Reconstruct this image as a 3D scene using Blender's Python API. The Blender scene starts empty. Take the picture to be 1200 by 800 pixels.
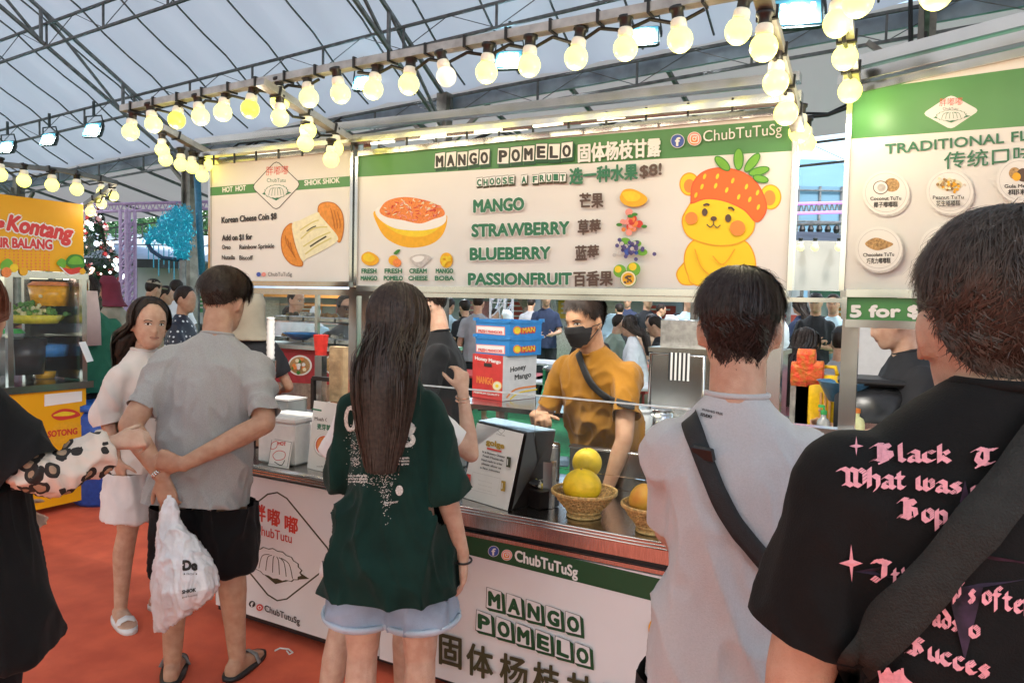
import bpy, bmesh, math, random
import numpy as np
from mathutils import Vector, Matrix, noise, Euler
from mathutils.bvhtree import BVHTree
from mathutils.geometry import tessellate_polygon
random.seed(7); np.random.seed(7)
R = math.radians
SC = bpy.context.scene
COL = SC.collection
PI = math.pi

# ------------------------------------------------------------------ camera
F = 870.0
def _basis():
    yaw, p, r = R(29), math.atan(45 / F), R(1.3)
    f0 = Vector((-math.sin(yaw), math.cos(yaw), 0)); r0 = Vector((math.cos(yaw), math.sin(yaw), 0)); u0 = Vector((0, 0, 1))
    f = f0 * math.cos(p) - u0 * math.sin(p); u = u0 * math.cos(p) + f0 * math.sin(p)
    return r0 * math.cos(r) + u * math.sin(r), u * math.cos(r) - r0 * math.sin(r), f
RR, UU, FF = _basis()
CAM = Vector((0, 0, 1.6))
cd = bpy.data.cameras.new('camera'); cam = bpy.data.objects.new('camera', cd); COL.objects.link(cam)
cd.sensor_width = 36; cd.lens = 36 * F / 1200; cd.clip_end = 600; cd.clip_start = 0.05
m = Matrix((RR, UU, -FF)).transposed().to_4x4(); m.translation = CAM
cam.matrix_world = m
SC.camera = cam

# ------------------------------------------------------------------ light
W = bpy.data.worlds.new('World'); SC.world = W; W.use_nodes = True
nt = W.node_tree; bg = nt.nodes['Background']
sky = nt.nodes.new('ShaderNodeTexSky'); sky.sky_type = 'NISHITA'; sky.sun_disc = False
sky.sun_elevation = R(48); sky.sun_rotation = R(150); sky.air_density = 1.3; sky.dust_density = 2.0
nt.links.new(sky.outputs[0], bg.inputs[0]); bg.inputs[1].default_value = 0.15
sd = bpy.data.lights.new('sun', 'SUN'); sd.energy = 1.5; sd.angle = R(12); sd.color = (1, .96, .9)
so = bpy.data.objects.new('sun', sd); COL.objects.link(so)
so.rotation_euler = (R(90 - 48), 0, R(180 - 150)); so.location = (0, 0, 20)
SC.view_settings.view_transform = 'Standard'; SC.view_settings.look = 'None'; SC.view_settings.gamma = 1
SC.view_settings.exposure = 1.62
SC.cycles.max_bounces = 6; SC.cycles.diffuse_bounces = 3; SC.cycles.glossy_bounces = 3
SC.cycles.transmission_bounces = 4; SC.cycles.transparent_max_bounces = 12
SC.cycles.caustics_reflective = False; SC.cycles.caustics_refractive = False
SC.cycles.sample_clamp_indirect = 4
SC.cycles.use_denoising = True

def ray(x, y): return FF + RR * ((x - 600) / F) - UU * ((y - 400) / F)
def at(x, y, Y=None, X=None, z=None, d=None):
    """the world point seen at photo pixel x, y on a plane of the place"""
    v = ray(x, y)
    if Y is not None: t = Y / v.y
    elif X is not None: t = X / v.x
    elif z is not None: t = (z - 1.6) / v.z
    else: t = d
    return CAM + v * t
def dep(p): return (Vector(p) - CAM).dot(FF)

# ------------------------------------------------------------------ materials
MATS = {}
def mat(name, col, rough=.55, metal=0, var=.12, scale=30, bump=0, bscale=None, emis=None, estr=0, alpha=None, trans=0, ior=1.45, coat=0, stretch=(1, 1, 1), sss=0, spec=.5, dark=None, detail=4, sheen=0):
    if name in MATS: return MATS[name]
    M = bpy.data.materials.new(name); M.use_nodes = True; n = M.node_tree; b = n.nodes['Principled BSDF']
    MATS[name] = M
    b.inputs['Roughness'].default_value = rough; b.inputs['Metallic'].default_value = metal
    b.inputs['IOR'].default_value = ior; b.inputs['Specular IOR Level'].default_value = spec
    tc = n.nodes.new('ShaderNodeTexCoord'); mp = n.nodes.new('ShaderNodeMapping'); mp.inputs['Scale'].default_value = stretch
    n.links.new(tc.outputs['Object'], mp.inputs[0])
    if var or dark:
        nz = n.nodes.new('ShaderNodeTexNoise'); nz.inputs['Scale'].default_value = scale; nz.inputs['Detail'].default_value = detail
        n.links.new(mp.outputs[0], nz.inputs[0])
        mx = n.nodes.new('ShaderNodeMix'); mx.data_type = 'RGBA'
        c2 = dark if dark else tuple(c * (1 - var * 2) for c in col)
        c1 = tuple(min(1, c * (1 + var)) for c in col)
        mx.inputs[6].default_value = (*c2, 1); mx.inputs[7].default_value = (*c1, 1)
        cr = n.nodes.new('ShaderNodeMapRange'); cr.inputs[1].default_value = .3; cr.inputs[2].default_value = .7
        n.links.new(nz.outputs[0], cr.inputs[0]); n.links.new(cr.outputs[0], mx.inputs[0]); n.links.new(mx.outputs[2], b.inputs['Base Color'])
    else: b.inputs['Base Color'].default_value = (*col, 1)
    if bump:
        nb = n.nodes.new('ShaderNodeTexNoise'); nb.inputs['Scale'].default_value = bscale or scale; nb.inputs['Detail'].default_value = 5
        n.links.new(mp.outputs[0], nb.inputs[0]); bp = n.nodes.new('ShaderNodeBump'); bp.inputs['Strength'].default_value = bump; bp.inputs['Distance'].default_value = .01
        n.links.new(nb.outputs[0], bp.inputs['Height']); n.links.new(bp.outputs[0], b.inputs['Normal'])
    if emis: b.inputs['Emission Color'].default_value = (*emis, 1); b.inputs['Emission Strength'].default_value = estr
    if alpha is not None: b.inputs['Alpha'].default_value = alpha
    b.inputs['Transmission Weight'].default_value = trans
    if coat: b.inputs['Coat Weight'].default_value = coat; b.inputs['Coat Roughness'].default_value = .1
    if sss: b.inputs['Subsurface Weight'].default_value = sss; b.inputs['Subsurface Radius'].default_value = (.02, .008, .004); b.inputs['Subsurface Scale'].default_value = .5
    if sheen: b.inputs['Sheen Weight'].default_value = sheen
    return M
def glassmat(name, tint=(.9, .95, .95), op=.10, rough=.03, ior=1.45):
    if name in MATS: return MATS[name]
    M = bpy.data.materials.new(name); M.use_nodes = True; n = M.node_tree; MATS[name] = M
    n.nodes.remove(n.nodes['Principled BSDF']); out = n.nodes['Material Output']
    t = n.nodes.new('ShaderNodeBsdfTransparent'); t.inputs[0].default_value = (*tint, 1)
    g = n.nodes.new('ShaderNodeBsdfGlossy'); g.inputs['Roughness'].default_value = rough
    d = n.nodes.new('ShaderNodeBsdfDiffuse'); d.inputs[0].default_value = (.8, .85, .85, 1)
    fr = n.nodes.new('ShaderNodeFresnel'); fr.inputs[0].default_value = ior
    a = n.nodes.new('ShaderNodeMixShader'); b = n.nodes.new('ShaderNodeMixShader'); a.inputs[0].default_value = op
    n.links.new(t.outputs[0], a.inputs[1]); n.links.new(d.outputs[0], a.inputs[2])
    n.links.new(fr.outputs[0], b.inputs[0]); n.links.new(a.outputs[0], b.inputs[1]); n.links.new(g.outputs[0], b.inputs[2])
    n.links.new(b.outputs[0], out.inputs[0])
    return M

# ------------------------------------------------------------------ mesh builder
class MB:
    def __init__(s): s.v = []; s.f = []; s.m = []
    def add(s, vs, fs, mi=0):
        k = len(s.v); s.v += [tuple(v) for v in vs]; s.f += [tuple(i + k for i in f) for f in fs]; s.m += [mi] * len(fs); return s
    def box(s, c, size, rot=None, mi=0, bev=0):
        hx, hy, hz = [q / 2 for q in size]
        if bev:
            b = min(bev, hx * .9, hy * .9, hz * .9); vs = []
            for sz in (-1, 1):
                for k, (ax, ay, az) in enumerate(((hx - b, hy - b, hz), (hx, hy, hz - b))) if sz > 0 else enumerate(((hx - b, hy - b, hz), (hx, hy, hz - b))):
                    for sx, sy in ((-1, -1), (1, -1), (1, 1), (-1, 1)): vs.append((sx * ax, sy * ay, sz * az))
            # rings: 0 bottom cap,1 bottom outer,2 top cap,3 top outer
            q = lambda r, i: r * 4 + i % 4
            fs = [(3, 2, 1, 0), (8, 9, 10, 11)]
            for i in range(4):
                fs += [(q(0, i), q(0, i + 1), q(1, i + 1), q(1, i)), (q(1, i), q(1, i + 1), q(3, i + 1), q(3, i)), (q(3, i), q(3, i + 1), q(2, i + 1), q(2, i))]
        else:
            vs = [(x * hx, y * hy, z * hz) for z in (-1, 1) for x, y in ((-1, -1), (1, -1), (1, 1), (-1, 1))]
            fs = [(3, 2, 1, 0), (4, 5, 6, 7), (0, 1, 5, 4), (1, 2, 6, 5), (2, 3, 7, 6), (3, 0, 4, 7)]
        M = (rot if isinstance(rot, Matrix) else Euler(rot or (0, 0, 0)).to_matrix()); c = Vector(c)
        return s.add([c + M @ Vector(v) for v in vs], fs, mi)
    def bb(s, a, b, mi=0, bev=0):
        a = Vector(a); b = Vector(b); return s.box((a + b) / 2, [abs(q) for q in (b - a)], None, mi, bev)
    def beam(s, a, b, w, h=None, mi=0):
        a = Vector(a); b = Vector(b); h = h or w; d = b - a; L = d.length
        if L < 1e-6: return s
        z = d / L; x = Vector((0, 0, 1)).cross(z)
        if x.length < .05: x = Vector((1, 0, 0))
        x.normalize(); y = z.cross(x)
        return s.box((a + b) / 2, (w, h, L), Matrix((x, y, z)).transposed(), mi)
    def tube(s, pts, r, n=8, mi=0, cap=True, flat=1):
        pts = [Vector(p) for p in pts]; rs = r if hasattr(r, '__len__') else [r] * len(pts); k = len(s.v); prev = None
        for i, p in enumerate(pts):
            t = (pts[min(i + 1, len(pts) - 1)] - pts[max(i - 1, 0)]).normalized()
            if prev is None: x = t.orthogonal().normalized()
            else:
                x = prev - t * prev.dot(t)
                x = x.normalized() if x.length > 1e-5 else t.orthogonal().normalized()
            prev = x; y = t.cross(x)
            for j in range(n):
                a = 2 * PI * j / n; s.v.append(tuple(p + (x * math.cos(a) + y * math.sin(a) * flat) * rs[i]))
        for i in range(len(pts) - 1):
            for j in range(n): s.f.append((k + i * n + j, k + i * n + (j + 1) % n, k + (i + 1) * n + (j + 1) % n, k + (i + 1) * n + j)); s.m.append(mi)
        if cap: s.f.append(tuple(k + j for j in reversed(range(n)))); s.f.append(tuple(k + (len(pts) - 1) * n + j for j in range(n))); s.m += [mi, mi]
        return s
    def cyl(s, a, b, r, n=16, mi=0, r2=None): return s.tube([a, b], [r, r if r2 is None else r2], n, mi)
    def lathe(s, c, prof, n=20, mi=0, ax=None, sx=1, sy=1):
        c = Vector(c); k = len(s.v); M = ax or Matrix.Identity(3)
        for r, z in prof:
            for j in range(n): a = 2 * PI * j / n; s.v.append(tuple(c + M @ Vector((r * math.cos(a) * sx, r * math.sin(a) * sy, z))))
        for i in range(len(prof) - 1):
            for j in range(n): s.f.append((k + i * n + j, k + i * n + (j + 1) % n, k + (i + 1) * n + (j + 1) % n, k + (i + 1) * n + j)); s.m.append(mi)
        s.f.append(tuple(k + j for j in reversed(range(n)))); s.f.append(tuple(k + (len(prof) - 1) * n + j for j in range(n))); s.m += [mi, mi]
        return s
    def ball(s, c, r, n=14, mi=0, rot=None):
        r = r if hasattr(r, '__len__') else (r, r, r); c = Vector(c); M = Euler(rot).to_matrix() if rot and not isinstance(rot, Matrix) else (rot or Matrix.Identity(3)); k = len(s.v); m = n // 2
        for i in range(m + 1):
            t = PI * (i + .02 * (i == 0) - .02 * (i == m)) / m
            for j in range(n): a = 2 * PI * j / n; s.v.append(tuple(c + M @ Vector((r[0] * math.sin(t) * math.cos(a), r[1] * math.sin(t) * math.sin(a), -r[2] * math.cos(t)))))
        for i in range(m):
            for j in range(n): s.f.append((k + i * n + j, k + i * n + (j + 1) % n, k + (i + 1) * n + (j + 1) % n, k + (i + 1) * n + j)); s.m.append(mi)
        s.f.append(tuple(k + j for j in reversed(range(n)))); s.f.append(tuple(k + m * n + j for j in range(n))); s.m += [mi, mi]
        return s
    def loft(s, rings, n=20, mi=0, e=2.0):
        """rings: (centre, xaxis vec, yaxis vec) ; closed caps"""
        k = len(s.v)
        for c, ax, ay in rings:
            c = Vector(c); ax = Vector(ax); ay = Vector(ay)
            for j in range(n):
                a = 2 * PI * j / n; ca, sa = math.cos(a), math.sin(a)
                s.v.append(tuple(c + ax * math.copysign(abs(ca) ** (2 / e), ca) + ay * math.copysign(abs(sa) ** (2 / e), sa)))
        for i in range(len(rings) - 1):
            for j in range(n): s.f.append((k + i * n + j, k + i * n + (j + 1) % n, k + (i + 1) * n + (j + 1) % n, k + (i + 1) * n + j)); s.m.append(mi)
        s.f.append(tuple(k + j for j in reversed(range(n)))); s.f.append(tuple(k + (len(rings) - 1) * n + j for j in range(n))); s.m += [mi, mi]
        return s
    def build(s, name, mats, parent=None, smooth=False, **tg):
        me = bpy.data.meshes.new(name); me.from_pydata(s.v, [], s.f)
        mats = mats if isinstance(mats, (list, tuple)) else [mats]
        for q in mats: me.materials.append(q)
        if len(mats) > 1: me.polygons.foreach_set('material_index', s.m)
        if smooth: me.polygons.foreach_set('use_smooth', [True] * len(s.f))
        me.update()
        return link(name, me, parent, **tg)
def link(name, me, parent=None, **tg):
    o = bpy.data.objects.new(name, me); COL.objects.link(o)
    if parent is not None:
        o.parent = parent
        if parent.name in INV: o.matrix_basis = INV[parent.name]
    tag(o, **tg); return o
INV = {}
def tag(o, label=None, cat=None, group=None, kind=None):
    if label: o['label'] = label
    if cat: o['category'] = cat
    if group: o['group'] = group
    if kind: o['kind'] = kind
    return o
def thing(name, label, cat, loc=(0, 0, 0), rz=0, group=None, world=True):
    """Empty at the base. world=True: children are authored in world coordinates"""
    o = bpy.data.objects.new(name, None); COL.objects.link(o); o.location = loc; o.rotation_euler = (0, 0, rz); o.empty_display_size = .1
    tag(o, label, cat, group)
    if world: INV[o.name] = (Matrix.Translation(Vector(loc)) @ Matrix.Rotation(rz, 4, 'Z')).inverted()
    return o
def copytree(o, loc, rz=0, label=None, scale=None):
    c = o.copy(); COL.objects.link(c); c.location = loc; c.rotation_euler = (0, 0, rz)
    if label: c['label'] = label
    if scale: c.scale = (scale,) * 3
    def rec(a, b):
        for ch in a.children:
            d = ch.copy(); COL.objects.link(d); d.parent = b; rec(ch, d)
    rec(o, c); return c
def struct(name, mb, m): return mb.build(name, m, kind='structure')

# ------------------------------------------------------------------ flat print laid on real surfaces
def catm(pts, n=6, closed=True):
    out = []; N = len(pts)
    for i in range(N if closed else N - 1):
        p = [Vector(pts[(i + k) % N] if closed else pts[min(max(i + k, 0), N - 1)]) for k in (-1, 0, 1, 2)]
        for j in range(n):
            t = j / n; out.append(.5 * ((2 * p[1]) + (p[2] - p[0]) * t + (2 * p[0] - 5 * p[1] + 4 * p[2] - p[3]) * t * t + (3 * p[1] - 3 * p[2] - p[0] + p[3]) * t ** 3))
    if not closed: out.append(Vector(pts[-1]))
    return out
class Art:
    """layers of flat print on a plane. to(x,y) maps drawing coordinates to the plane; nrm points out of it"""
    def __init__(s, to, nrm, step=.0002): s.to = to; s.n = Vector(nrm).normalized(); s.k = 1; s.st = step; s.mb = MB(); s.mats = []
    def mi(s, m):
        if m not in s.mats: s.mats.append(m)
        return s.mats.index(m)
    def poly(s, pts, m, layer=None):
        if layer is None: s.k += 1; layer = s.k
        tri = tessellate_polygon([[Vector((p[0], p[1], 0)) for p in pts]])
        s.mb.add([Vector(s.to(p[0], p[1])) + s.n * s.st * layer for p in pts], [tuple(t) for t in tri], s.mi(m)); return s
    def blob(s, pts, m, n=6): return s.poly(catm([Vector((p[0], p[1])) for p in pts], n), m)
    def disc(s, x, y, r, m, ry=None, n=24, rot=0, layer=None):
        ry = ry or r; c, d = math.cos(rot), math.sin(rot)
        return s.poly([(x + r * math.cos(a) * c - ry * math.sin(a) * d, y + r * math.cos(a) * d + ry * math.sin(a) * c) for a in [2 * PI * i / n for i in range(n)]], m, layer)
    def stroke(s, pts, w, m, smooth=True, layer=None):
        p = [Vector((q[0], q[1])) for q in pts]
        if smooth and len(p) > 2: p = catm(p, 5, False)
        L = []; Rr = []
        for i in range(len(p)):
            t = p[min(i + 1, len(p) - 1)] - p[max(i - 1, 0)]
            if t.length < 1e-9: t = Vector((1, 0))
            t.normalize(); nn = Vector((-t.y, t.x)) * w / 2; L.append(p[i] + nn); Rr.append(p[i] - nn)
        if layer is None: s.k += 1; layer = s.k
        V = [Vector(s.to(q.x, q.y)) + s.n * s.st * layer for q in L + Rr]; N = len(p)
        s.mb.add(V, [(i, i + 1, N + i + 1, N + i) for i in range(N - 1)], s.mi(m)); return s
    def loop(s, pts, w, m, smooth=True):
        p = [tuple(q) for q in (catm([Vector(q) for q in pts], 5) if smooth else pts)]; return s.stroke(p + [p[0], p[1]], w, m, False)
    def text(s, body, x0, y0, x1, h, m, y1=None, bold=0, layer=None, outline=None, slant=0):
        """baseline from (x0,y0) to (x1,y1), capital height h (drawing units, y down)"""
        if outline: s.text(body, x0, y0, x1, h, outline[0], y1, outline[1], layer, None, slant)
        y1 = y0 if y1 is None else y1
        V, Fc = glyphs(body); xs = [v[0] for v in V]; a, b = min(xs), max(xs); H = .7
        if layer is None: s.k += 1; layer = s.k
        offs = [(0, 0)] if not bold else [(math.cos(q * PI / 4) * bold, math.sin(q * PI / 4) * bold) for q in range(8)]
        for i, (ox, oy) in enumerate(offs):
            P = []
            for vx, vy in V:
                t = (vx - a) / (b - a); P.append(Vector(s.to(x0 + (x1 - x0) * t + ox + slant * vy * h / H, y0 + (y1 - y0) * t - vy / H * h + oy)) + s.n * (s.st * layer + i * .00002))
            s.mb.add(P, Fc, s.mi(m))
        return s
    def build(s, name, parent=None, **tg): return s.mb.build(name, s.mats, parent, **tg)
_G = {}
def glyphs(body, off=0):
    if body in _G: return _G[body]
    c = bpy.data.curves.new('t', 'FONT'); c.body = body; c.resolution_u = 3
    o = bpy.data.objects.new('t', c); COL.objects.link(o); dg = bpy.context.evaluated_depsgraph_get(); dg.update()
    me = bpy.data.meshes.new_from_object(o.evaluated_get(dg))
    V = [(v.co.x, v.co.y) for v in me.vertices]; Fc = [tuple(p.vertices) for p in me.polygons]
    bpy.data.objects.remove(o); bpy.data.curves.remove(c); bpy.data.meshes.remove(me)
    _G[body] = (V, Fc); return V, Fc
def flatY(Y):
    return lambda x, y: at(x, y, Y=Y)
def planar(P0, N):
    P0 = Vector(P0); N = Vector(N)
    def to(x, y):
        v = ray(x, y); return CAM + v * ((P0 - CAM).dot(N) / v.dot(N))
    return to
def ordn(i): return ['first', 'second', 'third', 'fourth', 'fifth', 'sixth', 'seventh', 'eighth', 'ninth', 'tenth', 'eleventh', 'twelfth', 'thirteenth', 'fourteenth', 'fifteenth', 'sixteenth', 'seventeenth', 'eighteenth', 'nineteenth', 'twentieth'][i]
# ------------------------------------------------------------------ common materials
steel = mat('brushed_steel', (.60, .58, .55), .2, 1, .06, 6)
steel_h = mat('steel_worktop', (.55, .52, .50), .22, 1, .12, 25, .1, stretch=(14, 1, 1))
steel_d = mat('dull_steel', (.40, .38, .36), .38, 1, .15, 30)
galv = mat('galvanised_tube', (.23, .235, .235), .5, .5, .2, 12)
galvd = mat('dark_truss_paint', (.15, .155, .155), .5, .4, .2, 12)
post_m = mat('tent_post_steel', (.24, .22, .19), .45, .6, .25, 6)
black = mat('black_plastic', (.015, .015, .016), .4, 0, .1)
cable = mat('cable_rubber', (.012, .012, .012), .5, 0, 0)
vinyl = mat('sign_vinyl', (.74, .715, .68), .38, 0, .03, 3)
green = mat('sign_green', (.075, .25, .075), .4, 0, .06, 4)
dkgreen = mat('panel_dark_green', (.012, .075, .03), .4, 0, .05, 4)
white = mat('white_print', (.80, .79, .76), .5, 0, 0)
txt_g = mat('print_green', (.03, .17, .085), .5, 0, 0)
txt_dk = mat('print_dark', (.035, .032, .03), .5, 0, 0)
txt_ol = mat('print_olive', (.05, .048, .02), .5, 0, 0)
txt_br = mat('print_brown', (.10, .06, .045), .5, 0, 0)
red = mat('print_red', (.62, .05, .035), .5, 0, 0)
orange = mat('print_orange', (.82, .25, .06), .5, 0, .12, 120)
yellow = mat('print_yellow', (.85, .60, .03), .5, 0, .06, 40)
yel2 = mat('print_deep_yellow', (.83, .42, .02), .5, 0, .05, 40)
leaf = mat('print_leaf_green', (.16, .42, .04), .5, 0, .05)
leafd = mat('print_leaf_dark', (.05, .22, .03), .5, 0, .05)
purple = mat('print_purple', (.10, .08, .24), .5, 0, .2, 200)
blue = mat('print_blue', (.05, .10, .40), .5, 0, 0)
cream = mat('print_cream', (.80, .74, .50), .5, 0, .05, 60)
tan_m = mat('print_tan', (.50, .30, .12), .5, 0, .3, 150)
grey_p = mat('print_grey', (.55, .52, .5), .5, 0, .1, 90)
pink_p = mat('print_pink', (.80, .30, .25), .5, 0, 0)
clear = glassmat('clear_acrylic', (.98, .99, .985), .015, .03, 1.16)
cleard = glassmat('milky_plastic', (.8, .84, .86), .35, .15)

# ------------------------------------------------------------------ ground
b = MB(); b.add([(-250, -250, -.008), (250, -250, -.008), (250, 250, -.008), (-250, 250, -.008)], [(0, 1, 2, 3)])
struct('ground', b, mat('asphalt', (.06, .06, .06), .85, 0, .3, 3, .3, 60))
b = MB(); n = 60
vs = []; 
for j in range(n + 1):
    for i in range(n + 1):
        x = -12 + 16 * i / n; y = -5 + 9.3 * j / n
        vs.append((x, y, .004 * max(0, noise.noise(Vector((x * .9, y * .9, 3)))) if 0 < i < n and 0 < j < n else 0))
b.add(vs, [(j * (n + 1) + i, j * (n + 1) + i + 1, (j + 1) * (n + 1) + i + 1, (j + 1) * (n + 1) + i) for j in range(n) for i in range(n)])
struct('red_carpet', b, mat('red_carpet_felt', (.74, .14, .068), .85, 0, .16, 5, .35, 300, detail=14, dark=(.66, .11, .055))).data.polygons.foreach_set('use_smooth', [True] * (n * n))
b = MB(); b.add([(-30, 4.3, -.003), (15, 4.3, -.003), (15, 26, -.003), (-30, 26, -.003)], [(0, 1, 2, 3)])
struct('green_turf', b, mat('green_turf_mat', (.03, .30, .11), .9, 0, .2, 20, .3, 200))

# ------------------------------------------------------------------ big tent roof
def canopy_mat(name, c, tr, dark=None):
    M = bpy.data.materials.new(name); M.use_nodes = True; n = M.node_tree; out = n.nodes['Material Output']; n.nodes.remove(n.nodes['Principled BSDF'])
    d = n.nodes.new('ShaderNodeBsdfDiffuse'); t = n.nodes.new('ShaderNodeBsdfTranslucent'); mx = n.nodes.new('ShaderNodeMixShader'); mx.inputs[0].default_value = tr
    tc = n.nodes.new('ShaderNodeTexCoord'); nz = n.nodes.new('ShaderNodeTexNoise'); nz.inputs['Scale'].default_value = .8; nz.inputs['Detail'].default_value = 6
    mp = n.nodes.new('ShaderNodeMapping'); mp.inputs['Scale'].default_value = (2.2, .5, 1); n.links.new(tc.outputs['Object'], mp.inputs[0]); n.links.new(mp.outputs[0], nz.inputs[0])
    m2 = n.nodes.new('ShaderNodeMix'); m2.data_type = 'RGBA'; m2.inputs[6].default_value = (*(dark or [q * .8 for q in c]), 1); m2.inputs[7].default_value = (*c, 1)
    n.links.new(nz.outputs[0], m2.inputs[0]); n.links.new(m2.outputs[2], d.inputs[0]); n.links.new(m2.outputs[2], t.inputs[0])
    bp = n.nodes.new('ShaderNodeBump'); bp.inputs['Strength'].default_value = .5; bp.inputs['Distance'].default_value = .05; n.links.new(nz.outputs[0], bp.inputs['Height']); n.links.new(bp.outputs[0], d.inputs['Normal'])
    n.links.new(d.outputs[0], mx.inputs[1]); n.links.new(t.outputs[0], mx.inputs[2]); n.links.new(mx.outputs[0], out.inputs[0]); return M
canvas = canopy_mat('tent_canvas', (.56, .575, .575), .49)
canvas2 = canopy_mat('old_tent_canvas', (.58, .50, .47), .28)
TX = lambda x: .045 * (x + 4.5)                                      # the whole tent leans a little along its length
def roofz(y):                                                       # underside profile from the eave (y=8.1) up to the ridge and over
    if y < -3: return roofz(-6 - y)
    s = 8.1 - y; return 4.36 + s * .60 - .006 * s * s
RIB = .78
tent = thing('market_tent', 'huge translucent white marquee roof on steel trusses over the food stalls', 'tent', (-5.5, 8, 0))
b = MB(); ny, x0, x1 = 40, -26, 12; nx = int((x1 - x0) / (RIB / 6)); ys = [8.1 - 22.2 * j / ny for j in range(ny + 1)]
vs = []
for y in ys:
    for i in range(nx + 1):
        x = x0 + i * RIB / 6; ph = (i % 6) / 6; vs.append((x, y, roofz(y) + TX(x) - .05 * math.sin(PI * ph) * (0.6 + .4 * noise.noise(Vector((x // RIB, y * .4, 0)))) + .012 * noise.noise(Vector((x * 2, y * 1.3, 5)))))
b.add(vs, [(j * (nx + 1) + i, j * (nx + 1) + i + 1, (j + 1) * (nx + 1) + i + 1, (j + 1) * (nx + 1) + i) for j in range(ny) for i in range(nx)])
b.build('roof_canvas', canvas, tent, True)
# curved fabric ribs
rib_src = MB(); rib_src.tube([(0, y, roofz(y) - .055 - .05 * abs(math.sin((8 - y) * 2.9))) for y in [8 - .35 * k for k in range(30)]], .013, 5)
me = None
for i in range(30):
    x = x0 + 5.2 + i * RIB
    if me is None: o = rib_src.build('roof_rib', galvd, tent); me = o.data; base = o.matrix_basis.copy()
    else: o = bpy.data.objects.new('roof_rib', me); COL.objects.link(o); o.parent = tent
    o.matrix_basis = base @ Matrix.Translation((x, 0, TX(x)))
def xtruss(b, y, z, h, xa, xb, r=.015, w=.008, bay=1.0, diag=True):
    zf = lambda x: z + TX(x)
    b.beam((xa, y, zf(xa)), (xb, y, zf(xb)), r * 2); b.beam((xa, y, zf(xa) + h), (xb, y, zf(xb) + h), r * 2)
    k = 0; x = xa
    while x < xb - .01:
        b.beam((x, y, zf(x)), (x, y, zf(x) + h), r * 1.5)
        if diag:
            b.beam((x, y, zf(x)), (x + bay / 2, y, zf(x + bay / 2) + h), w); b.beam((x + bay / 2, y, zf(x + bay / 2) + h), (min(x + bay, xb), y, zf(min(x + bay, xb))), w)
        x += bay
for y, z, h in ((8.0, 3.98, .27), (7.0, 4.53, .26), (5.75, 5.12, .3), (3.6, 6.1, .3)):
    b = MB(); xtruss(b, y, z, h, -24, 9, bay=1.24); b.build('purlin_truss', galvd, tent)
# rafters: paired chords down the slope at every post
for X in (-20.3, -15.4, -10.4, -5.5, -.1, 5.3):
    b = MB(); prev = None
    for k in range(9):
        y = 8 - k * 1.15; zt = roofz(y) + TX(X) - .16; zb = zt - .42
        if prev: b.beam(prev[0], (X, y, zt), .04); b.beam(prev[1], (X, y, zb), .04); b.beam(prev[1], (X, y, zt), .03)
        b.beam((X, y, zt), (X, y, zb), .035); prev = ((X, y, zt), (X, y, zb))
    b.build('rafter_truss', galv, tent)
for X in (-20.3, -15.4, -10.4, -5.5, -.1, 5.3):
    b = MB(); b.beam((X, 8, 0), (X, 8, 4.3 + TX(X)), .15, .15); b.beam((X, 8, 0), (X, 8, .02), .34); b.beam((X - .07, 7.9, .4), (X - .07, 7.9, 3.6), .03)
    b.beam((X, 8, 3.55 + TX(X)), (X + .5, 8, 3.98 + TX(X)), .05); b.beam((X, 8, 3.55 + TX(X)), (X - .5, 8, 3.98 + TX(X)), .05)
    b.build('post', post_m, tent)
b = MB(); b.beam((-24, 8.14, 4.2 + TX(-24)), (9, 8.14, 4.2 + TX(9)), .05, .16); b.build('gutter', mat('blue_grey_gutter', (.30, .38, .45), .5, 0, .2, 4), tent)

# second canopy beyond the eave
t2 = thing('rear_canopy', 'lower weathered canopy roof sloping away behind the big marquee', 'canopy', (-6, 11, 0))
def z2(x, y): return 4.42 - .21 * (y - 8.25) + TX(x) * .9
b = MB(); vs = []; nx2 = 90
for j in range(9):
    y = 8.25 + 2.75 * j / 8
    for i in range(nx2 + 1): x = -26 + 36 * i / nx2; vs.append((x, y, z2(x, y) - .04 * (i % 3 == 1) * (0 < j < 8)))
b.add(vs, [(j * (nx2 + 1) + i, j * (nx2 + 1) + i + 1, (j + 1) * (nx2 + 1) + i + 1, (j + 1) * (nx2 + 1) + i) for j in range(8) for i in range(nx2)]); b.build('canopy_sheet', canvas2, t2, True)
for i in range(26):
    x = -24 + i * 1.25; MB().beam((x, 8.3, z2(x, 8.3) - .07), (x, 11, z2(x, 11) - .07), .045).build('canopy_rafter', galvd, t2)
b = MB(); xtruss(b, 11.0, 3.45, .3, -24, 9, bay=1.0); b.build('canopy_truss', galvd, t2)
for X in (-18, -13, -8, -3, 2, 7): MB().beam((X, 11, 0), (X, 11, 3.6 + TX(X)), .1).build('canopy_post', post_m, t2)
b = MB()
for k in range(5):
    px0 = 430 + k * 150; pts = [at(px0 + q * 30, 168 - k * 15 - q * 3 + 22 * math.sin(PI * q / 5), Y=7.7) for q in range(6)]; b.tube(pts, .018, 6); b.tube([p + Vector((0, .03, .05 - .03 * (i % 2))) for i, p in enumerate(pts)], .012, 5)
for k in range(3):
    pts = [at(250 + q * 30, 182 - q * 7 + 9 * math.sin(q * 2 + k), Y=7.6) for q in range(6)]; b.tube(pts, .016, 6)
b.tube([at(1067, y, Y=7.8) for y in (0, 25, 48, 55)], .02, 6); b.tube([at(1085, y, Y=7.8) for y in (0, 25, 46, 54)], .015, 6)
b.build('cable_bundle', cable, tent, kind='stuff')
MB().cyl(at(1062, 62, Y=7.85), at(1086, 50, Y=7.85), .05, 10).build('cable_plug', mat('blue_plug', (.04, .03, .10), .4), tent)

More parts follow.
